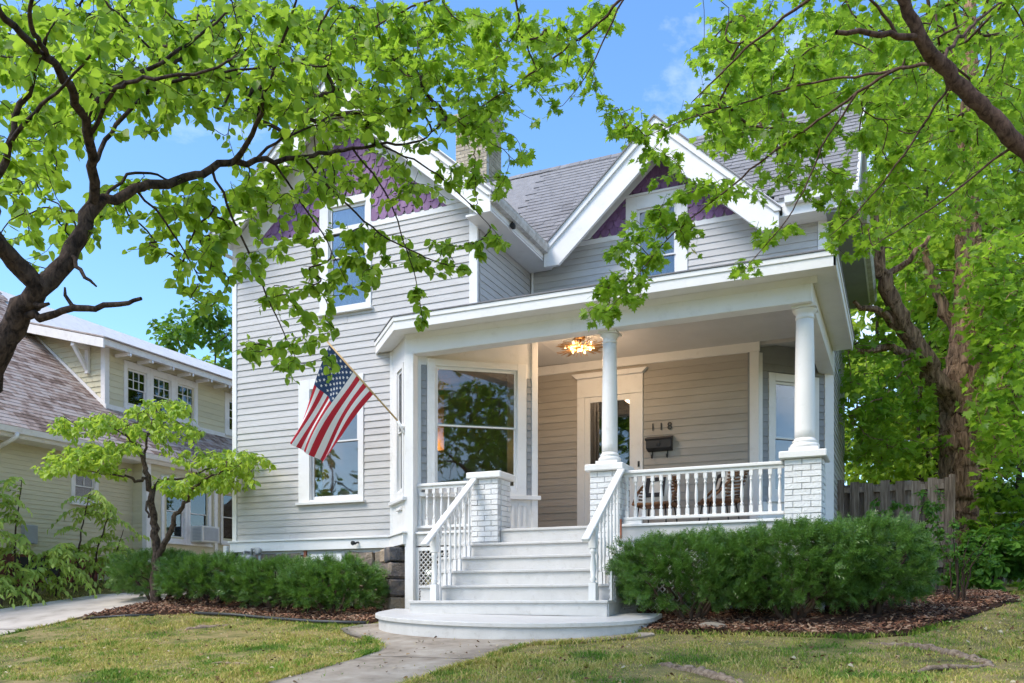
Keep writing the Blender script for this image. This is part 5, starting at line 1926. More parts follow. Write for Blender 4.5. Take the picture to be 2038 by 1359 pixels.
def leaf_template(outline, fold=.18, curl=.12, stem=.25):
    """outline: right half from base to tip as (x, y) with y along the leaf; mirrored, folded on the midrib."""
    mid = sorted({y for x, y in outline})
    tri, v = [], []
    ymax = outline[-1][1]
    def z(x, y):
        return abs(x) * fold - curl * (y / ymax) ** 2 * .5
    # midrib points at base and tip plus one in the middle
    c = (0.0, ymax * .38)
    v.append((c[0], c[1], z(*c)))
    right = [(x, y) for x, y in outline]
    left = [(-x, y) for x, y in outline[-2:0:-1]] if outline[0][0] == 0 else [(-x, y) for x, y in outline[-2::-1]]
    ring = right + left
    for x, y in ring:
        v.append((x, y, z(x, y)))
    n = len(ring)
    for i in range(n):
        tri.append((0, 1 + i, 1 + (i + 1) % n))
    if stem > 0:
        b = len(v)
        v += [(-.012, -stem, -.03), (.012, -stem, -.03), (0, .02, 0)]
        tri.append((b, b + 1, b + 2))
    return np.array(v, float), np.array(tri, int)

HEART = leaf_template([(0, 0), (.16, -.10), (.36, -.07), (.49, .12), (.50, .34), (.41, .58), (.24, .80), (0, 1.0)], .16, .22, .38)
OVATE = leaf_template([(0, 0), (.22, .14), (.31, .40), (.25, .68), (0, 1.0)], .25, .55, .06)
MAPLE = leaf_template([(0, 0), (.14, .02), (.40, -.12), (.31, .10), (.62, .22), (.46, .30), (.60, .52), (.33, .46), (.22, .52), (.30, .76), (.13, .70), (0, 1.02)], .10, .30, .45)
SIMPLE = leaf_template([(0, 0), (.40, .22), (.30, .62), (0, 1.0)], .2, .35, 0)
BLADE = leaf_template([(0, 0), (.20, .26), (.15, .65), (0, 1.0)], .25, .35, 0)

def scatter(tpl, pos, axis, normal, size):
    """Copies of a leaf template: pos (N,3), axis direction, rough normal, size (N,)."""
    tv, tf = tpl
    y = unit(axis)
    n = unit(normal - y * (normal * y).sum(1, keepdims=True))
    x = np.cross(y, n)
    S = size[:, None, None]
    w = RNG.uniform(.85, 1.1, (len(pos), 1, 1))
    c = RNG.uniform(-.4, 2.6, (len(pos), 1, 1))
    V = pos[:, None, :] + S * (tv[None, :, 0:1] * w * x[:, None, :] + tv[None, :, 1:2] * y[:, None, :] + tv[None, :, 2:3] * c * n[:, None, :])
    k = len(tv)
    F = (np.arange(len(pos)) * k)[:, None, None] + tf[None]
    return V.reshape(-1, 3), F.reshape(-1, 3)

def rot_from(axis, normal):
    y = unit(axis)
    n = unit(normal - y * y.dot(normal))
    x = np.cross(y, n)
    return Matrix(((x[0], y[0], n[0]), (x[1], y[1], n[1]), (x[2], y[2], n[2])))

def leaves_on(sk, twigs, per, size, droop=.5, spread=.7, flat=1.0, frac=.45, up=(0, 0, 1)):
    """Leaf positions, axes, normals and sizes along the outer part of every twig."""
    pos, ax = [], []
    for ids in twigs:
        P = np.array([sk.p[i] for i in ids])
        n = RNG.poisson(per)
        for k in range(max(1, n)):
            u = 1 - frac * (k / max(1, n)) - RNG.uniform(0, .06)
            f = max(0, u) * (len(P) - 1)
            i = min(int(f), len(P) - 2)
            q = P[i] + (P[i + 1] - P[i]) * (f - i)
            t = unit(P[i + 1] - P[i])
            side = RNG.normal(0, 1, 3)
            side -= t * side.dot(t)
            a = t * (1 - spread) + unit(side) * spread
            a[2] = a[2] * .5 - droop * RNG.uniform(.3, 1.2)
            pos.append(q)
            ax.append(a)
    pos, ax = np.array(pos), unit(np.array(ax))
    nm = np.tile(np.array(up, float), (len(pos), 1)) * flat + RNG.normal(0, .38, (len(pos), 3))
    sz = RNG.uniform(size[0], size[1], len(pos))
    pos = pos + ax * sz[:, None] * .35
    return pos, ax, nm, sz

def crown_parts(root, tpl, mat, pos, ax, nm, sz, singles=300, cname='crown', lname='leaf'):
    """The leaves that show largest become leaf objects under the crown, the others one joined mass."""
    d = pos @ np.array([-CS, CC, 0.0])
    u = np.abs((pos @ np.array([CC, CS, 0.0])) / np.maximum(d, .1))
    v = pos[:, 2] / np.maximum(d, .1)
    ok = (d > .5) & (u < .60) & (v > -.1) & (v < .70)
    score = np.where(ok, sz / np.maximum(d, .1), -1)
    order = np.argsort(-score)
    s, rest = order[:singles], order[singles:]
    s = s[score[s] > 0]
    V, F = scatter(tpl, pos[rest], ax[rest], nm[rest], sz[rest])
    crown = link(cname, mesh_np(cname, V, F, mat, False), root)
    tag(crown, kind='stuff')
    me = mesh_np(lname, tpl[0], tpl[1], mat, False)
    for i in s:
        o = link(lname, me, crown, loc=tuple(pos[i]), scale=(sz[i],) * 3)
        o.rotation_euler = rot_from(ax[i], nm[i]).to_euler()
    return crown

def blob(ells):
    """Targets in a set of (px, py, rx, ry, n, d0, d1) lenses: an ellipse of the view with a real depth range."""
    out = []
    for (px, py, rx, ry, n, d0, d1) in ells:
        for _ in range(n):
            while True:
                a, b = RNG.uniform(-1, 1, 2)
                if a * a + b * b < 1:
                    break
            out.append(at(px + a * rx, py + b * ry, RNG.uniform(d0, d1)))
    return out

# ------------------------------------------------------------------ redbud in front, on the left
rb = thing('redbud_tree', 'dark barked tree with heart shaped leaves overhanging from the left', 'tree', (-5.05, 3.05, gz(-5.05, 3.05)))
sk = Skel()
g0 = np.array([-5.05, 3.05, gz(-5.05, 3.05) - .1])
tr = sk.line([g0, (-5.0, 3.12, -.2), (-4.93, 3.2, .6), at(-40, 775, 5.05), at(10, 680, 5.0), at(50, 610, 4.95), at(76, 572, 4.9)], [.13, .095, .082, .074, .068, .062, .058])
fk = tr[-1]
bA = sk.line([sk.p[fk], at(40, 535, 4.85), at(5, 500, 4.75), at(-60, 420, 4.5)], [.055, .05, .045, .035], fk)
bB = sk.line([sk.p[fk], at(110, 545, 4.95), at(150, 510, 5.0), at(170, 465, 5.05), at(186, 412, 5.1)], [.054, .050, .047, .044, .042], fk)
b0 = bB[-1]
bC = sk.line([sk.p[b0], at(192, 350, 5.0), at(185, 290, 4.85), at(160, 220, 4.7), at(130, 160, 4.5), at(70, 85, 4.2), at(0, 20, 3.9), at(-60, -60, 3.6)], [.030, .028, .026, .024, .021, .018, .015, .011], b0)
bD = sk.line([sk.p[b0], at(225, 392, 5.15), at(275, 377, 5.25), at(345, 360, 5.4), at(410, 342, 5.55), at(465, 325, 5.7), at(530, 320, 5.85), at(600, 314, 6.0), at(680, 300, 6.2), at(760, 284, 6.35), at(830, 290, 6.5), at(870, 255, 6.6)],
             [.030, .029, .027, .025, .023, .021, .017, .014, .012, .010, .008, .005], b0)
def br(p0, pts, rads):
    j = sk.near(p0)
    return sk.line([sk.p[j]] + pts, [q * .62 for q in rads], j, wob=.012)
br(at(465, 325, 5.7), [at(495, 285, 5.6), at(520, 220, 5.5), at(533, 180, 5.4), at(560, 90, 5.2), at(590, 0, 5.0)], [.030, .026, .022, .019, .014, .010])
br(at(500, 322, 5.8), [at(540, 280, 5.9), at(620, 255, 6.0), at(700, 225, 6.1)], [.018, .015, .011, .007])
br(at(160, 220, 4.7), [at(200, 190, 4.7), at(270, 150, 4.8), at(330, 120, 4.9), at(400, 70, 5.0), at(470, 10, 5.0)], [.024, .022, .02, .017, .013, .009])
br(at(180, 290, 4.85), [at(220, 175, 4.6), at(270, 155, 4.4), at(400, 150, 4.3), at(480, 110, 4.2)], [.02, .018, .016, .012, .008])
br(at(188, 330, 4.95), [at(230, 250, 5.1), at(300, 170, 5.2), at(380, 155, 5.3), at(470, 140, 5.4), at(580, 125, 5.4)], [.022, .019, .017, .015, .012, .008])
br(at(120, 150, 4.5), [at(95, 110, 4.3), at(60, 60, 4.0), at(65, -30, 3.7)], [.022, .02, .018, .012])
br(at(0, 500, 4.75), [at(-30, 400, 4.6), at(15, 300, 4.6), at(38, 230, 4.6), at(70, 150, 4.6), at(90, 80, 4.5)], [.036, .034, .03, .026, .022, .016])
br(at(15, 300, 4.6), [at(60, 225, 4.5), at(100, 200, 4.4), at(180, 110, 4.2)], [.02, .018, .014, .009])
br(at(205, 395, 5.1), [at(260, 340, 5.3), at(330, 350, 5.6), at(400, 400, 5.8)], [.016, .014, .011, .006])
br(at(275, 377, 5.25), [at(330, 440, 5.4), at(370, 500, 5.5), at(400, 560, 5.6)], [.013, .011, .008, .005])
br(at(430, 338, 5.6), [at(455, 420, 5.7), at(500, 510, 5.8), at(530, 590, 5.9), at(560, 650, 6.0), at(585, 705, 6.0)], [.015, .013, .011, .009, .007, .004])
br(at(600, 314, 6.0), [at(680, 400, 6.2), at(760, 470, 6.3), at(840, 510, 6.4), at(900, 530, 6.5)], [.014, .012, .010, .008, .005])
br(at(700, 296, 6.2), [at(770, 380, 6.4), at(800, 470, 6.5), at(830, 560, 6.6), at(840, 630, 6.6)], [.012, .010, .008, .006, .004])
br(at(760, 284, 6.35), [at(850, 330, 6.6), at(930, 400, 6.7), at(985, 460, 6.8)], [.012, .010, .007, .004])
br(at(540, 318, 5.9), [at(590, 390, 6.0), at(640, 460, 6.1), at(690, 560, 6.2)], [.013, .011, .008, .005])
# dead snag low on the trunk
j = sk.near(at(40, 640, 4.97))
sg = sk.line([sk.p[j], at(60, 632, 4.95), at(110, 622, 4.9), at(180, 613, 4.85), at(230, 606, 4.8), at(281, 594, 4.75)], [.030, .026, .02, .017, .014, .010], j, .05, .012)
sk.line([sk.p[sg[len(sg) // 2]], at(124, 600, 4.88), at(129, 572, 4.87)], [.014, .011, .006], sg[len(sg) // 2], .05)
sk.line([sk.p[sk.near(at(60, 600, 4.93))], at(80, 610, 4.9), at(98, 604, 4.88)], [.02, .016, .008], sk.near(at(60, 600, 4.93)), .05)
j = sk.near(at(150, 508, 5.0))
sk.line([sk.p[j], at(150, 530, 4.95), at(170, 555, 4.9), at(192, 570, 4.9)], [.014, .012, .01, .005], j, .05)
nfix = len(sk.p)
T = blob([(110, 110, 170, 130, 150, 4.2, 7.4), (330, 90, 190, 110, 150, 4.6, 8.0), (560, 80, 190, 100, 130, 5.0, 8.2), (760, 110, 150, 110, 84, 5.6, 8.2),
          (55, 320, 80, 110, 60, 4.6, 7.0), (240, 210, 160, 60, 42, 5.0, 7.4), (480, 190, 160, 60, 64, 5.0, 7.6), (640, 220, 150, 60, 62, 5.4, 7.6), (800, 230, 120, 60, 42, 6.0, 7.8),
          (110, 470, 110, 60, 28, 5.0, 6.8), (300, 400, 130, 60, 40, 5.2, 7.0), (430, 440, 100, 60, 30, 5.4, 7.0), (560, 390, 130, 60, 44, 5.6, 7.2), (700, 350, 140, 60, 38, 5.8, 7.4),
          (860, 360, 90, 50, 17, 6.2, 7.4), (340, 480, 110, 40, 20, 5.4, 6.8), (460, 520, 80, 40, 13, 5.6, 6.8), (400, 555, 70, 35, 9, 5.6, 6.6), (640, 480, 110, 50, 27, 6.0, 7.2), (790, 490, 120, 50, 28, 6.2, 7.2),
          (900, 510, 70, 35, 13, 6.4, 7.2), (555, 600, 60, 40, 13, 5.8, 6.8), (640, 570, 60, 30, 9, 6.0, 6.8), (560, 690, 70, 40, 13, 5.8, 6.8), (640, 655, 40, 40, 8, 6.0, 6.8), (500, 715, 35, 30, 6, 5.8, 6.6),
          (835, 610, 18, 45, 8, 6.4, 6.9), (970, 490, 40, 30, 8, 6.6, 7.2), (660, 712, 20, 10, 2, 6.0, 6.4), (410, 600, 40, 30, 4, 5.6, 6.4), (610, 745, 60, 15, 4, 5.9, 6.5), (700, 560, 50, 40, 8, 6.0, 6.8),
          (150, 90, 200, 130, 80, 6.5, 9.5), (430, 90, 220, 120, 90, 6.8, 9.8), (680, 120, 200, 120, 70, 7.0, 9.8), (560, 300, 130, 60, 26, 6.6, 8.0), (90, 300, 100, 90, 26, 6.0, 8.0),
          (-60, 200, 60, 250, 30, 3.8, 6.2), (250, -90, 400, 70, 40, 4.0, 6.5), (700, -90, 250, 70, 24, 5.0, 7.0)])
tw = sk.grow(T, nseg=5, droop=.05)
sk.pipe(nfix, .0021, 2.35, .014)
link('trunk', sk.mesh('trunk', M['redbud_bark'], 16, .06), rb)
pos, ax, nm, sz = leaves_on(sk, tw, 8.2, (.032, .072), .55, .62, .7, .92)
crown_parts(rb, HEART, M['redbud_leaf'], pos, ax, nm, sz)

# ------------------------------------------------------------------ maple overhanging from the right
mp = thing('maple_tree', 'maple with lobed leaves whose branches hang in from the upper right', 'tree', (3.2, 5.6, gz(3.2, 5.6)))
sk = Skel()
g0 = np.array([3.2, 5.6, gz(3.2, 5.6) - .1])
tr = sk.line([g0, (3.2, 5.62, .6), (3.1, 5.75, 2.0), (2.7, 6.1, 3.4), (2.6, 6.2, 4.6)], [.24, .2, .17, .14, .11])
j = sk.near((2.9, 5.9, 2.6))
L1 = sk.line([sk.p[j], (1.9, 6.3, 2.7), at(2110, 375, 5.6), at(2030, 290, 5.5), at(1950, 205, 5.45), at(1880, 130, 5.4), at(1840, 85, 5.35), at(1800, 20, 5.3), at(1770, -60, 5.2), at(1740, -160, 5.0)],
             [.085, .07, .056, .05, .046, .044, .04, .034, .028, .02], j)
def br(p0, pts, rads):
    j = sk.near(p0)
    return sk.line([sk.p[j]] + pts, [q * (.85 if rads[0] > .023 else .6) for q in rads], j, wob=.012)
st = br(at(1836, 80, 5.35), [at(1790, 68, 5.3), at(1720, 68, 5.2), at(1664, 64, 5.15)], [.026, .022, .018, .015])
br(at(1780, 66, 5.3), [at(1765, 30, 5.25), at(1730, 5, 5.2), at(1700, -40, 5.1)], [.018, .016, .014, .01])
br(at(1865, 115, 5.4), [at(1900, 80, 5.6), at(1960, 30, 5.8), at(2010, -10, 6.0)], [.022, .02, .016, .01])
br(at(1880, 130, 5.4), [at(1800, 125, 5.6), at(1700, 190, 5.8), at(1600, 260, 6.0), at(1500, 330, 6.2), at(1420, 400, 6.3), at(1330, 470, 6.4), at(1260, 560, 6.4), at(1190, 640, 6.4)], [.02, .018, .016, .014, .012, .010, .008, .006, .003])
br(at(1800, 130, 5.6), [at(1700, 155, 5.8), at(1600, 165, 6.0), at(1500, 200, 6.2), at(1380, 230, 6.4), at(1290, 270, 6.5)], [.016, .014, .012, .01, .007, .004])
br(at(1700, 190, 5.8), [at(1640, 280, 5.9), at(1600, 380, 6.0), at(1560, 450, 6.0), at(1510, 500, 6.1), at(1480, 540, 6.1)], [.013, .011, .009, .007, .005, .003])
br(at(1900, 150, 5.4), [at(1830, 260, 5.6), at(1770, 350, 5.7), at(1700, 430, 5.8), at(1650, 470, 5.8)], [.014, .012, .010, .007, .004])
br(at(1770, -60, 5.2), [at(1650, -30, 5.4), at(1550, 40, 5.6), at(1450, 130, 5.8), at(1380, 200, 6.0)], [.02, .018, .015, .011, .006])
br(at(1740, -160, 5.0), [at(1500, -120, 5.2), at(1260, -40, 5.5), at(1190, 50, 5.7), at(1080, 130, 6.0), at(960, 210, 6.2), at(880, 260, 6.3)], [.022, .02, .016, .013, .010, .007, .004])
br(at(1260, -40, 5.5), [at(1210, 60, 5.6), at(1170, 150, 5.8), at(1120, 210, 5.9)], [.011, .009, .006, .003])
br(at(1500, -120, 5.2), [at(1100, -80, 5.6), at(820, 10, 6.0), at(700, 80, 6.3), at(620, 130, 6.5)], [.016, .014, .011, .007, .004])
br(at(2030, 290, 5.5), [at(1960, 330, 5.6), at(1880, 400, 5.7), at(1800, 450, 5.8), at(1720, 500, 5.9)], [.016, .013, .01, .007, .004])
nfix = len(sk.p)
T = blob([(700, 50, 150, 60, 70, 6.0, 7.8), (870, 90, 120, 90, 84, 5.8, 7.8), (1010, 90, 120, 80, 68, 5.6, 7.6), (1130, 50, 90, 50, 26, 5.6, 7.4), (1120, 150, 70, 50, 26, 5.8, 7.4), (970, 230, 80, 60, 46, 6.0, 7.6),
          (1050, 270, 40, 40, 8, 6.2, 7.4), (940, 330, 50, 50, 8, 6.4, 7.4), (1000, 350, 20, 60, 5, 6.4, 7.2), (1215, 40, 35, 40, 6, 5.8, 6.8),
          (1450, 90, 80, 90, 56, 6.0, 9.0), (1560, 80, 130, 110, 135, 6.0, 9.4), (1720, 110, 140, 120, 140, 6.0, 9.6), (1880, 110, 160, 130, 140, 6.0, 9.6), (1980, 300, 90, 130, 80, 6.0, 9.0),
          (1420, 230, 80, 60, 42, 6.2, 8.6), (1540, 250, 130, 70, 78, 6.0, 8.6), (1690, 260, 140, 80, 92, 6.0, 8.6), (1840, 290, 120, 80, 66, 5.9, 8.6), (1580, 360, 110, 40, 28, 6.0, 7.8), (1720, 380, 110, 50, 40, 6.0, 7.8),
          (1860, 410, 120, 60, 42, 5.8, 8.0), (1255, 235, 50, 45, 20, 6.2, 7.2), (1310, 330, 60, 40, 14, 6.2, 7.2), (1390, 370, 70, 40, 18, 6.2, 7.0), (1330, 440, 75, 35, 26, 6.2, 6.9), (1270, 500, 60, 35, 26, 6.2, 6.9),
          (1240, 570, 60, 35, 24, 6.2, 6.9), (1200, 625, 35, 25, 10, 6.2, 6.8), (1540, 450, 60, 25, 9, 6.0, 6.6), (1495, 530, 35, 18, 4, 6.0, 6.4), (1690, 465, 80, 30, 22, 5.8, 6.8), (1400, 480, 50, 30, 4, 6.1, 6.7),
          (1900, -110, 300, 70, 36, 5.6, 8.0), (1500, -100, 250, 60, 30, 5.6, 8.0), (2130, 200, 70, 250, 40, 6.0, 9.0)])
tw = sk.grow(T, nseg=4, droop=.08)
sk.pipe(nfix, .0018, 2.35, .011)
link('trunk', sk.mesh('trunk', M['limb_bark'], 14, .03), mp)
pos, ax, nm, sz = leaves_on(sk, tw, 8.5, (.038, .076), .45, .65, .8, .95)
crown_parts(mp, MAPLE, M['maple_leaf'], pos, ax, nm, sz)

# ------------------------------------------------------------------ big trunk tree behind the fence
bt = thing('big_maple', 'large maple with a thick shaggy trunk behind the board fence', 'tree', (.92, 18.6, gz(.92, 18.6)))
sk = Skel()
g0 = at(1905, 1190, 16.6)
tr = sk.line([(g0[0], g0[1], gz(g0[0], g0[1]) - .1), at(1906, 1080, 16.6), at(1908, 960, 16.6), at(1912, 850, 16.6), at(1918, 780, 16.6), at(1925, 690, 16.7), at(1930, 560, 16.8), at(1925, 400, 16.9), at(1930, 200, 17), at(1930, 0, 17.2)],
             [.46, .36, .34, .36, .40, .30, .24, .2, .16, .1])
def br(p0, pts, rads):
    j = sk.near(p0)
    return sk.line([sk.p[j]] + pts, rads, j, .15, .03)
br(at(1905, 830, 16.6), [at(1880, 780, 16.4), at(1840, 715, 16.2), at(1800, 650, 16.0), at(1765, 570, 15.8), at(1745, 510, 15.6), at(1740, 430, 15.5)], [.22, .19, .17, .15, .13, .11, .07])
br(at(1840, 715, 16.2), [at(1770, 690, 16.0), at(1720, 690, 15.8), at(1690, 700, 15.6)], [.09, .07, .05, .03])
br(at(1800, 650, 16.0), [at(1750, 620, 15.8), at(1700, 600, 15.6)], [.08, .06, .03])
br(at(1925, 690, 16.7), [at(1880, 620, 16.9), at(1850, 540, 17), at(1830, 440, 17.1)], [.12, .1, .08, .05])
br(at(1912, 850, 16.6), [at(1970, 835, 16.3), at(2030, 790, 16.0), at(2090, 750, 15.8)], [.12, .1, .08, .06])
br(at(1920, 740, 16.7), [at(2000, 660, 16.9), at(2060, 560, 17.0), at(2100, 420, 17)], [.14, .12, .1, .06])
br(at(1760, 560, 15.8), [at(1810, 520, 15.6), at(1850, 470, 15.5)], [.06, .05, .03])
nfix = len(sk.p)
T = blob([(1760, 760, 80, 70, 44, 14.5, 18), (1720, 660, 50, 60, 14, 14.5, 17), (1800, 850, 110, 60, 50, 14.5, 18), (1850, 640, 110, 90, 40, 17, 20), (1990, 600, 70, 140, 120, 13.0, 17), (1995, 780, 60, 110, 74, 12.6, 16.5),
          (1990, 900, 60, 60, 26, 13.0, 16), (1780, 480, 90, 80, 30, 16, 19), (1900, 480, 120, 90, 64, 16, 19), (1720, 880, 60, 60, 26, 15, 18), (1850, 350, 160, 100, 50, 16, 20), (1950, 200, 140, 140, 50, 16, 20), (2100, 600, 80, 250, 50, 14, 18),
          (1780, 200, 120, 120, 34, 16, 20)])
tw = sk.grow(T, nseg=4, droop=.06, wob=.06)
sk.pipe(nfix, .006, 2.3, .05)
link('trunk', sk.mesh('trunk', M['maple_bark'], 30, .10), bt)
pos, ax, nm, sz = leaves_on(sk, tw, 14, (.085, .16), .45, .8, .9, .95)
crown_parts(bt, MAPLE, M['maple_leaf'], pos + RNG.normal(0, .10, pos.shape), ax, nm, sz)

# ------------------------------------------------------------------ trees further away
def far_tree(label, name, x, y, h, crown_r, mat, n, leaf, tr_r=.2, crown_lo=.3, seed=0, squash=1.0, tpl=SIMPLE, clumps=26):
    base = gz(x, y)
    t = thing(name, label, 'tree', (x, y, base), 'trees behind the houses')
    s = Skel()
    s.line([(x, y, base - .2), (x + .1, y, base + h * .3), (x - .1, y + .1, base + h * .65), (x, y, base + h * .9)], [tr_r, tr_r * .8, tr_r * .5, tr_r * .2], step=.5, wob=.03)
    cs = []
    for i in range(clumps):
        a = RNG.uniform(0, 2 * math.pi)
        v = RNG.uniform(0, 1)
        zz = base + h * (crown_lo + (1 - crown_lo) * v)
        prof = math.sin(math.pi * min(1, .18 + .80 * (1 - v) ** .8)) ** .7
        rr = crown_r * prof * RNG.uniform(.35, 1.0)
        cs.append((x + rr * math.cos(a), y + rr * math.sin(a), zz))
    s.grow(cs, nseg=4, droop=.0, wob=.15)
    s.pipe(6, .02, 2.2, tr_r * .6)
    link('trunk', s.mesh('trunk', M['stem'], 10), t)
    per = int(n * .85) // clumps
    P, A = [], []
    for c in cs:
        rc = crown_r * RNG.uniform(.26, .42)
        q = unit(RNG.normal(0, 1, (per, 3))) * (RNG.uniform(.25, 1, (per, 1)) ** .5) * rc * np.array([1, 1, .62 * squash])
        P.append(np.array(c) + q)
        A.append(unit(q) + RNG.normal(0, .6, q.shape))
    P, A = np.concatenate(P), np.concatenate(A)
    A[:, 2] -= .5
    N = np.tile([0, 0, 1.0], (len(P), 1)) + RNG.normal(0, .5, P.shape)
    V, F = scatter(tpl, P, A, N, RNG.uniform(leaf * .7, leaf * 1.2, len(P)))
    tag(link('crown', mesh_np('crown', V, F, mat, False), t), kind='stuff')
    return t
far_tree('light green treetop left of the centre gable above the roof', 'far_tree', -11.6, 33.0, 15.6, 3.2, M['far_leaf'], 6000, .30, clumps=30)
far_tree('bright green tree right behind the centre gable peak', 'far_tree', -4.2, 34.0, 19.5, 3.6, M['far_leaf'], 8000, .32, clumps=34)
far_tree('bright green tree showing above the right end of the roof', 'far_tree', .6, 27.0, 20.0, 5.0, M['far_leaf'], 11000, .30, crown_lo=.18, clumps=36)
far_tree('pale sunlit tree filling the gap right of the porch', 'far_tree', -.6, 24.5, 8.5, 2.6, M['far_leaf'], 9000, .17, .12, .14)
far_tree('low bushy tree just over the board fence', 'far_tree', .35, 22.0, 5.4, 2.0, M['far_leaf'], 7000, .15, .08, .06)
far_tree('dense low tree behind the big trunk', 'far_tree', 2.4, 24.0, 7.0, 2.4, M['dark_far_leaf'], 7000, .17, .10, .06)
far_tree('light green tree beyond the picket fence', 'far_tree', 4.6, 31.0, 13.0, 4.6, M['far_leaf'], 9000, .26, .2, .16)
far_tree('tall tree with dense crown at the far right', 'far_tree', 7.6, 24.0, 18.0, 5.0, M['dark_far_leaf'], 10000, .26, .25, .12)
far_tree('rounded tree over the ridge of the bungalow, leftmost of three', 'far_tree', -37.5, 34.0, 11.4, 3.6, M['far_leaf'], 5000, .34, crown_lo=.3)
far_tree('feathery tree behind the bungalow eave, middle of three', 'far_tree', -33.8, 35.0, 11.6, 3.2, M['far_leaf'], 5000, .30, crown_lo=.3)
far_tree('olive green tree close behind the left corner of the grey house', 'far_tree', -30.2, 33.0, 12.4, 3.0, M['dark_far_leaf'], 5000, .28, crown_lo=.25)
# trees across the street, seen only as reflections in the panes
for (x, y, h, r) in ((-30, -19, 16, 7), (-12, -20, 14, 5), (16, -6, 13, 5), (-44, -16, 15, 6)):
    o = far_tree('leafy street tree across the road, ' + {-30: 'tallest of the row', -12: 'opposite the driveway', 16: 'furthest to the right', -44: 'furthest to the left'}[x], 'street_tree', x, y, h, r, M['dark_far_leaf'], 1500, .6)
    o['group'] = 'trees across the street'

# ------------------------------------------------------------------ small dogwood in the left bed
dg = thing('dogwood_tree', 'small layered dogwood growing from the mulch in front of the bungalow', 'tree', (-11.25, 10.92, gz(-11.25, 10.92)))
D = 14.5
sk = Skel()
g0 = at(310, 1206, D)
tr = sk.line([g0, at(308, 1150, D), at(314, 1100, D), at(306, 1040, D), at(300, 985, D), at(294, 950, D), at(285, 915, D + .1), at(278, 885, D + .1)], [.085, .072, .068, .058, .052, .045, .035, .028])
def br(p0, pts, rads):
    j = sk.near(p0)
    return sk.line([sk.p[j]] + pts, rads, j, .06, .012)
br(at(314, 1110, D), [at(330, 1080, D - .1), at(345, 1045, D - .2), at(350, 1025, D - .2), at(370, 1000, D - .3), at(385, 970, D - .4), at(420, 945, D - .6), at(455, 935, D - .8)], [.05, .045, .04, .036, .03, .024, .016, .009])
br(at(300, 985, D), [at(308, 965, D + .2), at(318, 955, D + .3), at(370, 952, D + .5), at(420, 930, D + .6), at(480, 920, D + .7)], [.03, .026, .022, .018, .013, .007])
br(at(294, 950, D), [at(275, 960, D - .2), at(255, 948, D - .4), at(225, 945, D - .5), at(160, 935, D - .6)], [.028, .024, .02, .014, .007])
br(at(285, 915, D), [at(290, 880, D + .2), at(300, 850, D + .3), at(310, 820, D + .4), at(318, 800, D + .4)], [.024, .02, .016, .011, .006])
br(at(280, 890, D), [at(255, 870, D - .2), at(225, 850, D - .4), at(190, 840, D - .5)], [.02, .016, .011, .006])
br(at(300, 985, D), [at(290, 1000, D - .2), at(296, 1030, D - .25)], [.02, .02, .018])
nfix = len(sk.p)
T = blob([(320, 810, 60, 20, 61, 13.9, 15.6), (240, 835, 71, 18, 64, 13.8, 15.6), (160, 845, 60, 20, 50, 13.6, 15.2), (330, 855, 77, 16, 61, 13.8, 15.6), (150, 905, 66, 20, 75, 13.4, 15.2), (220, 890, 66, 16, 54, 13.6, 15.2),
          (420, 905, 99, 16, 82, 13.4, 15.4), (490, 920, 60, 18, 61, 13.6, 15.4), (380, 960, 77, 23, 72, 13.6, 15.2), (450, 955, 66, 18, 43, 13.5, 15.2), (100, 930, 44, 11, 25, 13.4, 14.6), (210, 935, 49, 14, 25, 13.6, 14.8)])
tw = sk.grow(T, nseg=4, droop=.03, wob=.03)
sk.pipe(nfix, .0022, 2.3, .014)
link('trunk', sk.mesh('trunk', M['dogwood_bark'], 14, .06), dg)
pos, ax, nm, sz = leaves_on(sk, tw, 9, (.06, .110), .65, .75, 1.0, .95)
crown_parts(dg, OVATE, M['dogwood_leaf'], pos, ax, nm, sz)

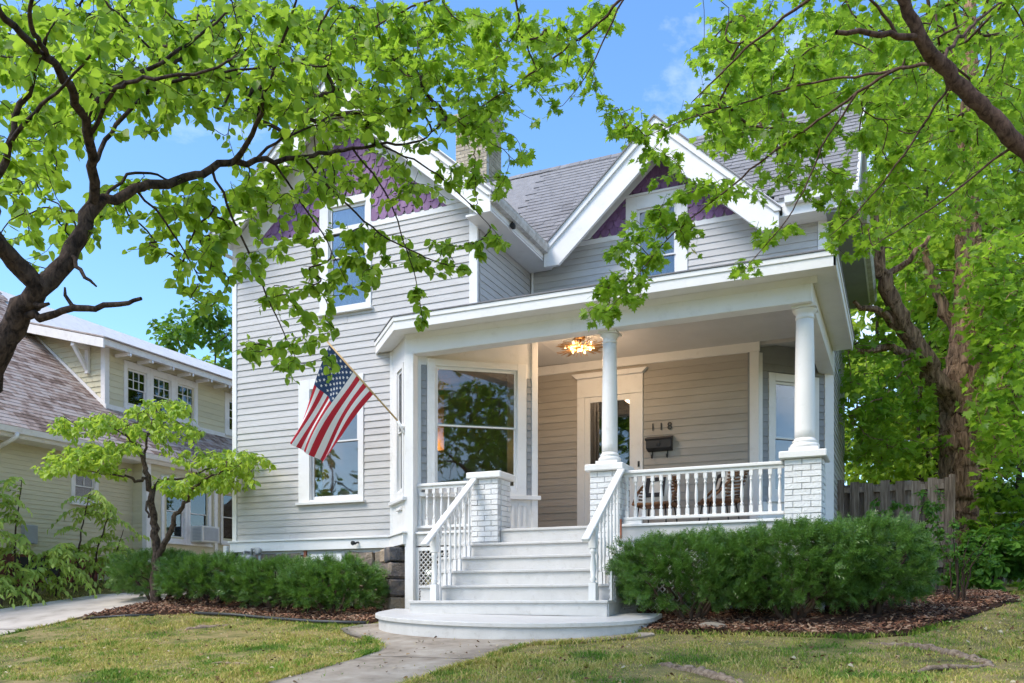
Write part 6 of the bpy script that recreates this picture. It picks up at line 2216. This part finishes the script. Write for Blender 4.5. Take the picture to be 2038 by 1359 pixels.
# ------------------------------------------------------------------ yews
def spray_template():
    v, f = [], []
    n = 6
    for i in range(n):
        y = i / n
        L = .40 * (1 - .35 * y)
        for s in (-1, 1):
            b = len(v)
            a = y
            v += [(0, a, .02), (s * .07, a + .17, .03), (s * L * .80, a + .26, -.05 + .09 * (i % 2))]
            f.append((b, b + 1, b + 2) if s > 0 else (b, b + 2, b + 1))
    b = len(v)
    v += [(-.012, 0, 0), (.012, 0, 0), (0, 1.08, 0)]
    f.append((b, b + 1, b + 2))
    return np.array(v, float), np.array(f, int)
SPRAY = spray_template()
def yew(label, cx, cy, rx, ry, h, n, seed, z0=None, group='clipped yews along the house'):
    base = gz(cx, cy) if z0 is None else z0
    t = thing('yew_shrub', label, 'shrub', (cx, cy, base), group)
    r = np.random.default_rng(seed)
    # stems
    s = Skel()
    nst = 9
    tips = []
    for k in range(nst):
        a = 2 * math.pi * k / nst + r.uniform(-.3, .3)
        e = (cx + rx * .72 * math.cos(a), cy + ry * .72 * math.sin(a), base + h * r.uniform(.45, .8))
        m_ = (cx + rx * .30 * math.cos(a), cy + ry * .3 * math.sin(a), base + h * .2)
        s.line([(cx + .08 * math.cos(a), cy + .08 * math.sin(a), base - .05), m_, e], [.028, .02, .008], step=.1, wob=.02)
    nf = len(s.p)
    tg = []
    for k in range(150):
        d = unit(r.normal(0, 1, 3))
        tg.append((cx + rx * .8 * d[0], cy + ry * .8 * d[1], base + h * (.50 + .40 * d[2])))
    s.grow(tg, nseg=4, droop=.03, wob=.03)
    s.pipe(nf, .003, 2.2, .012)
    link('stems', s.mesh('stems', M['stem'], 8), t)
    # tufts of sprays on a lumpy shell with depth
    d = unit(r.normal(0, 1, (n, 3)))
    ph = r.uniform(0, 6, 9)
    th = np.arctan2(d[:, 1], d[:, 0])
    lump = 1 + .10 * np.sin(th * 5 + ph[0]) * np.cos(d[:, 2] * 4 + ph[1]) + .08 * np.sin(th * 9 + ph[2] + d[:, 2] * 6) + .05 * np.sin(th * 17 + ph[3]) * np.cos(d[:, 2] * 11)
    k = lump * (1 - .26 * r.uniform(0, 1, n) ** 1.6)
    e = 2.6
    sup = (np.abs(d[:, 0]) ** e + np.abs(d[:, 1]) ** e + np.abs(d[:, 2]) ** e) ** (-1 / e)
    C = d * (k * sup)[:, None] * np.array([rx, ry, h * .47])
    C[:, 2] += h * .53
    C += np.array([cx, cy, base])
    keep = C[:, 2] > base + .12 + .14 * r.uniform(0, 1, n)
    C, dd = C[keep], d[keep]
    out = unit(dd * np.array([1, 1, .7]) + np.array([0, 0, .45]) + r.normal(0, .30, C.shape))
    m = 6
    P = np.repeat(C, m, 0) + r.normal(0, .012, (len(C) * m, 3))
    A = np.repeat(out, m, 0) + r.normal(0, .42, (len(C) * m, 3))
    N = np.repeat(out, m, 0) * .5 + r.normal(0, .5, (len(C) * m, 3))
    N[:, 2] += .5
    V, F = scatter(SPRAY, P, A, N, r.uniform(.07, .135, len(P)))
    tag(link('foliage', mesh_np('foliage', V, F, M['yew'], False), t), kind='stuff')
    return t
yew('clipped yew beside the dogwood trunk, leftmost of the left hedge', -11.72, 11.45, .85, .60, .80, 880, 1)
yew('clipped yew under the drainpipe in the left hedge', -10.15, 11.0, .95, .52, .74, 940, 2)
yew('clipped yew below the flag in the left hedge', -8.75, 10.95, .90, .52, .76, 940, 3)
yew('clipped yew nearest the stone corner in the left hedge', -7.62, 10.75, .74, .50, .78, 860, 4)
yew('big yew right of the steps, in front of the railing', -2.30, 10.32, .86, .56, .93, 1350, 5, -.16)
yew('big yew in front of the brick corner pier', -1.15, 10.38, .88, .56, .99, 1350, 6, -.14)
yew('outer yew at the right end of the bed by the fence', -.38, 10.75, .62, .55, 1.02, 1000, 7, -.12)

# ------------------------------------------------------------------ loose shrubs and undergrowth
def shrub(name, label, cx, cy, h, rx, ry, nst, per, tpl, mat, leaf, seed, droop=.3, z0=None, lean=(0, 0)):
    base = gz(cx, cy) if z0 is None else z0
    t = thing(name, label, 'shrub', (cx, cy, base))
    r = np.random.default_rng(seed)
    s = Skel()
    tips = []
    for k in range(nst):
        a = r.uniform(0, 2 * math.pi)
        q = r.uniform(.2, 1) ** .5
        e = (cx + lean[0] + rx * q * math.cos(a), cy + lean[1] + ry * q * math.sin(a), base + h * r.uniform(.5, 1.0) * (1 - .25 * q))
        s.line([(cx + rx * .15 * math.cos(a), cy + ry * .15 * math.sin(a), base - .03), (cx + rx * .4 * q * math.cos(a), cy + ry * .4 * q * math.sin(a), base + h * .45), e], [.012, .009, .004], step=.1, wob=.02)
        tips.append(e)
    nf = len(s.p)
    tg = []
    for k in range(nst * 7):
        e = tips[k % nst]
        tg.append((e[0] + r.normal(0, rx * .22), e[1] + r.normal(0, ry * .22), e[2] + r.normal(-.08 * h, h * .14)))
    tw = s.grow(tg, nseg=4, droop=.05, wob=.03)
    s.pipe(nf, .002, 2.2, .008)
    link('stems', s.mesh('stems', M['stem'], 8), t)
    pos, ax, nm, sz = leaves_on(s, tw, per, leaf, droop, .7, .9, .95)
    pos[:, 2] = np.maximum(pos[:, 2], base + .04)
    V, F = scatter(tpl, pos, ax, nm, sz)
    tag(link('foliage', mesh_np('foliage', V, F, mat, False), t), kind='stuff')
    return t
shrub('leafy_shrub', 'loose light green shrub behind the yews in front of the fence', .02, 13.3, 1.55, .62, .5, 16, 20, OVATE, M['shrub_leaf'], (.035, .065), 11, .2)
shrub('leafy_shrub', 'pale sprig of a shrub leaning over the outer yew', .60, 11.9, 1.15, .35, .30, 9, 18, OVATE, M['shrub_leaf'], (.03, .055), 12, .1)
shrub('undergrowth_plant', 'broad leaved plant at the foot of the big trunk', 1.15, 15.4, .95, .45, .45, 12, 12, HEART, M['shrub_leaf'], (.09, .16), 13, .4)
shrub('undergrowth_plant', 'bushy sapling in front of the chain link fence', 1.95, 15.6, 1.25, .7, .5, 16, 12, MAPLE, M['shrub_leaf'], (.09, .15), 14, .4)
shrub('undergrowth_plant', 'low weeds at the right edge beneath the chain link fence', 2.35, 14.4, .55, .6, .5, 14, 12, HEART, M['shrub_leaf'], (.07, .12), 15, .4)
shrub('undergrowth_plant', 'sapling with lobed leaves beside the fence post', 1.6, 17.6, 1.9, .6, .5, 14, 12, MAPLE, M['maple_leaf'], (.10, .15), 16, .4)
shrub('leafy_shrub', 'vine leaves spilling over between the two houses', -10.9, 13.6, .95, .40, .4, 9, 10, HEART, M['dogwood_leaf'], (.07, .12), 17, .4)

# compound-leaved saplings against the bungalow
def fronds(name, label, stems, mat, seed):
    r = np.random.default_rng(seed)
    x0, y0 = stems[0][0], stems[0][1]
    t = thing(name, label, 'sapling', (x0, y0, gz(x0, y0)), 'saplings against the bungalow')
    s = Skel()
    P, A, N, S = [], [], [], []
    for (x, y, h, lx, ly, nf) in stems:
        b = gz(x, y)
        s.line([(x, y, b - .05), (x + lx * .3, y + ly * .3, b + h * .5), (x + lx, y + ly, b + h)], [.022, .016, .007], step=.1, wob=.012)
        for k in range(nf):
            u = r.uniform(.25, 1.0)
            c = np.array([x + lx * u, y + ly * u, b + h * u])
            a = r.uniform(0, 2 * math.pi)
            L = r.uniform(.45, .75)
            d = np.array([math.cos(a), math.sin(a), r.uniform(.3, .9)])
            nl = 9
            for i in range(nl + 1):
                q = i / nl
                p = c + d * L * q - np.array([0, 0, .95 * L * q * q])
                tg = unit(d - np.array([0, 0, 1.9 * q]))
                side = np.cross(tg, [0, 0, 1])
                for sg in ((-1, 1) if i < nl else (0,)):
                    P.append(p)
                    A.append(unit(side * sg * .8 + tg * .45 + np.array([0, 0, -.55]) + r.normal(0, .15, 3)))
                    N.append(np.array([0, 0, 1.0]) + r.normal(0, .45, 3))
                    S.append(r.uniform(.13, .19) * (1 - .3 * abs(q - .4)))
            j = s.near(c)
            s.line([s.p[j], c + d * L * .5 - np.array([0, 0, .24 * L]), c + d * L - np.array([0, 0, .95 * L])], [.004, .003, .0015], j, .12, .0)
    link('stems', s.mesh('stems', M['stem'], 8), t)
    V, F = scatter(BLADE, np.array(P), np.array(A), np.array(N), np.array(S))
    V2 = V
    tag(link('foliage', mesh_np('foliage', V2, F, mat, False), t), kind='stuff')
fronds('sumac_sapling', 'yellow green compound leaved sapling below the small bungalow window', [(-14.3, 11.9, 1.9, .15, .2, 15), (-14.35, 12.3, 1.6, .2, .3, 14), (-14.3, 12.7, 1.2, .15, .2, 12)], M['sumac_leaf'], 21)
fronds('sumac_sapling', 'tall compound leaved sapling at the left edge of the bungalow wall', [(-14.3, 10.2, 2.3, .0, .1, 15), (-14.4, 10.7, 2.1, .1, .1, 14)], M['sumac_leaf'], 22)
fronds('sumac_sapling', 'low fern like sapling covering the brick base', [(-14.2, 11.0, .85, .15, .1, 14), (-14.2, 11.4, .95, .2, .1, 14), (-14.15, 10.3, .75, .1, .1, 12)], M['sumac_leaf'], 23)

# ------------------------------------------------------------------ mulch, lawn, litter
BED_L = [(-11.2, 9.45), (-10.3, 9.9), (-9.7, 10.2), (-9.1, 10.33), (-8.26, 10.25), (-7.4, 10.05), (-6.55, 9.98)]
BED_LB = [(-11.6, 12.6), (-10.9, 12.2), (-10.3, 11.6), (-9.3, 11.58), (-8.3, 11.58), (-7.4, 11.5), (-6.6, 10.95)]
BED_R = [(-2.75, 9.65), (-2.28, 9.62), (-1.48, 9.62), (-.46, 9.50), (.05, 9.75), (.48, 10.5), (.86, 11.45), (1.3, 12.4), (1.2, 14.2)]
BED_RB = [(-3.1, 11.0), (-2.4, 11.03), (-1.8, 11.03), (-1.3, 11.03), (-.9, 11.4), (-.9, 12.4), (-.9, 13.6), (-.9, 14.7), (-.9, 15.7)]
tag(loft('mulch_bed', M['mulch_soil'], BED_L, BED_LB, .012, 14, .10, .05), kind='structure')
tag(loft('mulch_bed', M['mulch_soil'], BED_R, BED_RB, .012, 14, .10, .07), kind='structure')

def in_poly(x, y, poly):
    c = np.zeros(len(x), bool)
    n = len(poly)
    for i in range(n):
        x0, y0 = poly[i]
        x1, y1 = poly[(i + 1) % n]
        hit = ((y0 > y) != (y1 > y)) & (x < (x1 - x0) * (y - y0) / ((y1 - y0) or 1e-9) + x0)
        c ^= hit
    return c

def lift_of(A, B, lift):
    return None
PL, PR = BED_L + BED_LB[::-1], BED_R + BED_RB[::-1]
def chips(poly, n, seed, lift):
    r = np.random.default_rng(seed)
    P = np.array(poly)
    x = r.uniform(P[:, 0].min(), P[:, 0].max(), n * 3)
    y = r.uniform(P[:, 1].min(), P[:, 1].max(), n * 3)
    k = in_poly(x, y, poly)
    x, y = x[k][:n], y[k][:n]
    m = len(x)
    z = ground(x, y) + lift + r.uniform(-.005, .03, m)
    tv = np.array([(-.5, -.5, 0), (.5, -.5, 0), (.5, .5, 0), (-.5, .5, 0), (-.45, -.4, 1), (.45, -.4, 1), (.45, .4, 1), (-.45, .4, 1)], float)
    tf = np.array([(4, 5, 6, 7), (0, 1, 5, 4), (1, 2, 6, 5), (2, 3, 7, 6), (3, 0, 4, 7)])
    L, W, H_ = r.uniform(.03, .085, m), r.uniform(.008, .022, m), r.uniform(.003, .009, m)
    yaw, tilt, roll = r.uniform(0, 6.28, m), r.normal(0, .35, m), r.normal(0, .4, m)
    ex_ = np.stack([np.cos(yaw) * np.cos(tilt), np.sin(yaw) * np.cos(tilt), np.sin(tilt)], 1)
    up_ = unit(np.stack([r.normal(0, .35, m), r.normal(0, .35, m), np.ones(m)], 1))
    ey_ = unit(np.cross(up_, ex_))
    ez_ = np.cross(ex_, ey_)
    V = np.stack([x, y, z], 1)[:, None, :] + tv[None, :, 0:1] * (ex_ * L[:, None])[:, None] + tv[None, :, 1:2] * (ey_ * W[:, None])[:, None] + tv[None, :, 2:3] * (ez_ * H_[:, None])[:, None]
    F = (np.arange(m) * 8)[:, None, None] + tf[None]
    return V.reshape(-1, 3), F.reshape(-1, 4)
for poly, n, sd_n, lf, lb in ((PL, 7000, 31, .04, 'loose brown bark mulch under the left hedge'), (PR, 11000, 32, .05, 'loose brown bark mulch under the yews by the fence')):
    V, F = chips(poly, n, sd_n, lf)
    tag(link('mulch', mesh_np('mulch', V, F, M['mulch'])), lb, 'mulch', kind='stuff')

LAND = [(x, y) for x, y in pts]
def lawn():
    r = np.random.default_rng(41)
    out = []
    def zone(x0, x1, y0, y1, n, h0, h1):
        x, y = r.uniform(x0, x1, n), r.uniform(y0, y1, n)
        k = ~(in_poly(x, y, PL) | in_poly(x, y, PR) | in_poly(x, y, LAND) | in_poly(x, y, DRIVE))
        wk = in_poly(x, y, WALK_POLY)
        # ragged edges: a few blades lean over the paving
        k &= ~(wk & (r.uniform(0, 1, n) > .015))
        k &= ~((x > -11.4) & (x < -1.2) & (y > 11.0))
        # thin, patchy turf
        d = .5 + .5 * np.sin(x * 1.7 + 1.3 * np.sin(y * 1.1)) * np.sin(y * 2.1 + x * .6)
        d2 = .5 + .5 * np.sin(x * 4.7 + y * 2.3) * np.sin(y * 5.1 - x * 1.9)
        d3 = np.sin(x * 9.1 + 2.2 * np.sin(y * 3.3)) * np.sin(y * 8.3 + 1.7 * np.sin(x * 4.1))
        k &= r.uniform(0, 1, n) < (.30 + .40 * d + .35 * d2 + .25 * d3)
        x, y = x[k], y[k]
        hh = r.uniform(h0, h1, len(x)) * (.5 + .6 * d[k]) * (.6 + .5 * d2[k]) * (1 + .55 * np.clip(d3[k], 0, 1)) * np.where(r.uniform(0, 1, len(x)) < .03, 1.8, 1.0)
        out.append((x, y, hh))
    zone(-13, 3.2, 5.9, 8.2, 150000, .025, .060)
    zone(-12.5, 3.0, 8.2, 10.6, 95000, .022, .050)
    zone(.2, 4.0, 10.4, 16.0, 26000, .02, .05)
    zone(-18, -13.8, 7.0, 15.4, 52000, .02, .055)
    def edge(line, n, off):
        L = np.array(line, float)
        i = r.integers(0, len(L) - 1, n)
        t = r.uniform(0, 1, n)
        p = L[i] + (L[i + 1] - L[i]) * t[:, None] + r.normal(0, .022, (n, 2))
        keep = (p[:, 1] > 5.8) & (r.uniform(0, 1, n) < .35 + .65 * (np.sin(p[:, 1] * 7 + p[:, 0] * 3) > -.1))
        out.append((p[keep, 0] + off, p[keep, 1], r.uniform(.03, .085, keep.sum())))
    edge([(-5.12, 5.8), (-5.12, 6.3), (-5.08, 6.66), (-5.07, 7.37), (-5.13, 8.02), (-5.34, 8.47), (-5.92, 9.0)], 3600, -.02)
    edge([(-3.85, 5.8), (-3.83, 6.9), (-3.76, 7.43), (-3.76, 8.22), (-3.72, 8.72), (-3.23, 8.98), (-2.67, 9.35)], 4200, .02)
    edge(BED_R[:6], 1800, 0)
    edge(BED_L[2:], 1800, -.02)
    edge([(-11.3, 6), (-11.38, 7.5), (-11.36, 9.4)], 1600, .03)
    x = np.concatenate([o[0] for o in out])
    y = np.concatenate([o[1] for o in out])
    h = np.concatenate([o[2] for o in out])
    m = len(x)
    z = ground(x, y) - .004
    yaw = r.uniform(0, 6.28, m)
    w = r.uniform(.0022, .0048, m) * (1 + h * 6)
    bx, by = np.cos(yaw) * w, np.sin(yaw) * w
    la = r.uniform(0, 6.28, m)
    ln = h * r.uniform(.25, 1.1, m)
    lx, ly = np.cos(la) * ln, np.sin(la) * ln
    V = np.zeros((m, 5, 3))
    V[:, 0] = np.stack([x - bx, y - by, z], 1)
    V[:, 1] = np.stack([x + bx, y + by, z], 1)
    V[:, 2] = np.stack([x + bx * .8 + lx * .35, y + by * .8 + ly * .35, z + h * .6], 1)
    V[:, 3] = np.stack([x - bx * .8 + lx * .35, y - by * .8 + ly * .35, z + h * .6], 1)
    V[:, 4] = np.stack([x + lx, y + ly, z + h * .92], 1)
    b = (np.arange(m) * 5)[:, None]
    F = np.concatenate([b + np.array([[0, 1, 2]]), b + np.array([[0, 2, 3]]), b + np.array([[3, 2, 4]])])
    return mesh_np('grass', V.reshape(-1, 3), F, M['grass'])
tag(link('grass', lawn()), 'patchy green and straw coloured lawn grass', 'grass', kind='stuff')

def litter(n, x0, x1, y0, y1, seed, size, mat, name, label):
    r = np.random.default_rng(seed)
    x, y = r.uniform(x0, x1, n), r.uniform(y0, y1, n)
    k = ~(in_poly(x, y, LAND) | ((y > 11) & (x < -1)))
    x, y = x[k], y[k]
    P = np.stack([x, y, ground(x, y) + r.uniform(.022, .045, len(x))], 1)
    a = r.uniform(0, 6.28, len(x))
    A = np.stack([np.cos(a), np.sin(a), r.normal(0, .2, len(x))], 1)
    N = np.stack([r.normal(0, .4, len(x)), r.normal(0, .4, len(x)), np.ones(len(x))], 1)
    V, F = scatter(SIMPLE, P, A, N, r.uniform(size[0], size[1], len(x)))
    tag(link(name, mesh_np(name, V, F, mat)), label, 'fallen leaves', kind='stuff')
litter(1100, -11, 3, 6.0, 10.2, 51, (.018, .05), M['deadleaf'], 'fallen_leaves', 'scattered dry leaves on the lawn and walk')
litter(900, -2.4, 2.4, 9.7, 15.6, 52, (.025, .06), M['deadleaf'], 'fallen_leaves', 'dry leaves lying on the mulch by the fence')

# garden edging along the left bed
eg = MB()
ep = [(x, y - .03, gz(x, y) + .035) for x, y in BED_L[2:]]
eg.tube([at_ for at_ in ep], .022, 8)
tag(eg.obj('garden_edging', M['edging']), 'black plastic edging between lawn and left mulch bed', 'edging')
eg = MB()
eg.tube([(x, y - .03, gz(x, y) + .02) for x, y in ((-11.05, 9.50), (-10.6, 9.72), (-10.2, 9.90))], .016, 8)
tag(eg.obj('garden_edging', M['edging']), 'short length of black edging near the driveway', 'edging')

# stones, roots, sticks
def rock(x, y, sx, sy, sz_, label, mat, seed, name='stone'):
    r = random.Random(seed)
    bm = bmesh.new()
    bmesh.ops.create_icosphere(bm, subdivisions=2, radius=1)
    for v in bm.verts:
        k = 1 + r.uniform(-.13, .13)
        v.co = Vector((v.co.x * sx * k, v.co.y * sy * k, v.co.z * sz_ * (1 + r.uniform(-.1, .1))))
    me = bpy.data.meshes.new(name)
    bm.to_mesh(me)
    bm.free()
    me.materials.append(mat)
    tag(link(name, me, None, loc=(x, y, gz(x, y) + sz_ * .45 + .03)), label, 'stone')
rock(-1.95, 9.86, .17, .12, .05, 'flat pale stone in the mulch in front of the yew', M['concrete'], 3)
def root(label, pts_, rads, seed, name='tree_root'):
    s = Skel()
    s.line([(x, y, gz(x, y) + dz - .022) for x, y, dz in pts_], [q * .85 for q in rads], step=.05, wob=.010)
    tag(link(name, s.mesh(name, M['root'], 10, .12)), label, 'root' if name == 'tree_root' else 'stick')
M['root'] = bark('root_bark', (0.13, 0.085, 0.055), (0.34, 0.26, 0.19), 22, (1, 1, 1), .6, .01)
root('long surface root in the lawn right of the walk', [(-2.05, 7.85, .0), (-1.8, 7.6, .025), (-1.5, 7.3, .03), (-1.2, 7.0, .02), (-.9, 6.6, .0)], [.03, .05, .055, .05, .03], 1)
root('curved surface root near the fence side of the lawn', [(-.35, 9.25, .0), (0.0, 9.2, .025), (.3, 8.9, .03), (.55, 8.5, .02), (.7, 8.0, .0)], [.02, .045, .05, .05, .03], 2)
root('short pale root in the lawn before the left hedge', [(-9.1, 9.2, .01), (-8.9, 9.45, .03), (-8.6, 9.75, .01)], [.025, .045, .03], 3)
root('stick lying in the grass at the lower right', [(.05, 7.75, .03), (.3, 7.9, .045), (.62, 8.12, .03)], [.022, .028, .02], 4, 'fallen_branch')
root('dark stick lying in the grass left of the walk', [(-6.5, 7.05, .03), (-6.2, 7.1, .04), (-5.95, 7.05, .03)], [.012, .018, .012], 5, 'fallen_branch')
pt = thing('flower_pot', 'small terracotta pot half hidden under the yew', 'pot', (-1.85, 10.85, gz(-1.85, 10.85)))
MB(Matrix.Translation((-1.85, 10.85, gz(-1.85, 10.85) + .14))).lathe([(.06, 0), (.085, .12), (.098, .122), (.10, .16), (.085, .16), (.07, .03)], seg=18).obj('pot', M['terracotta'], pt)
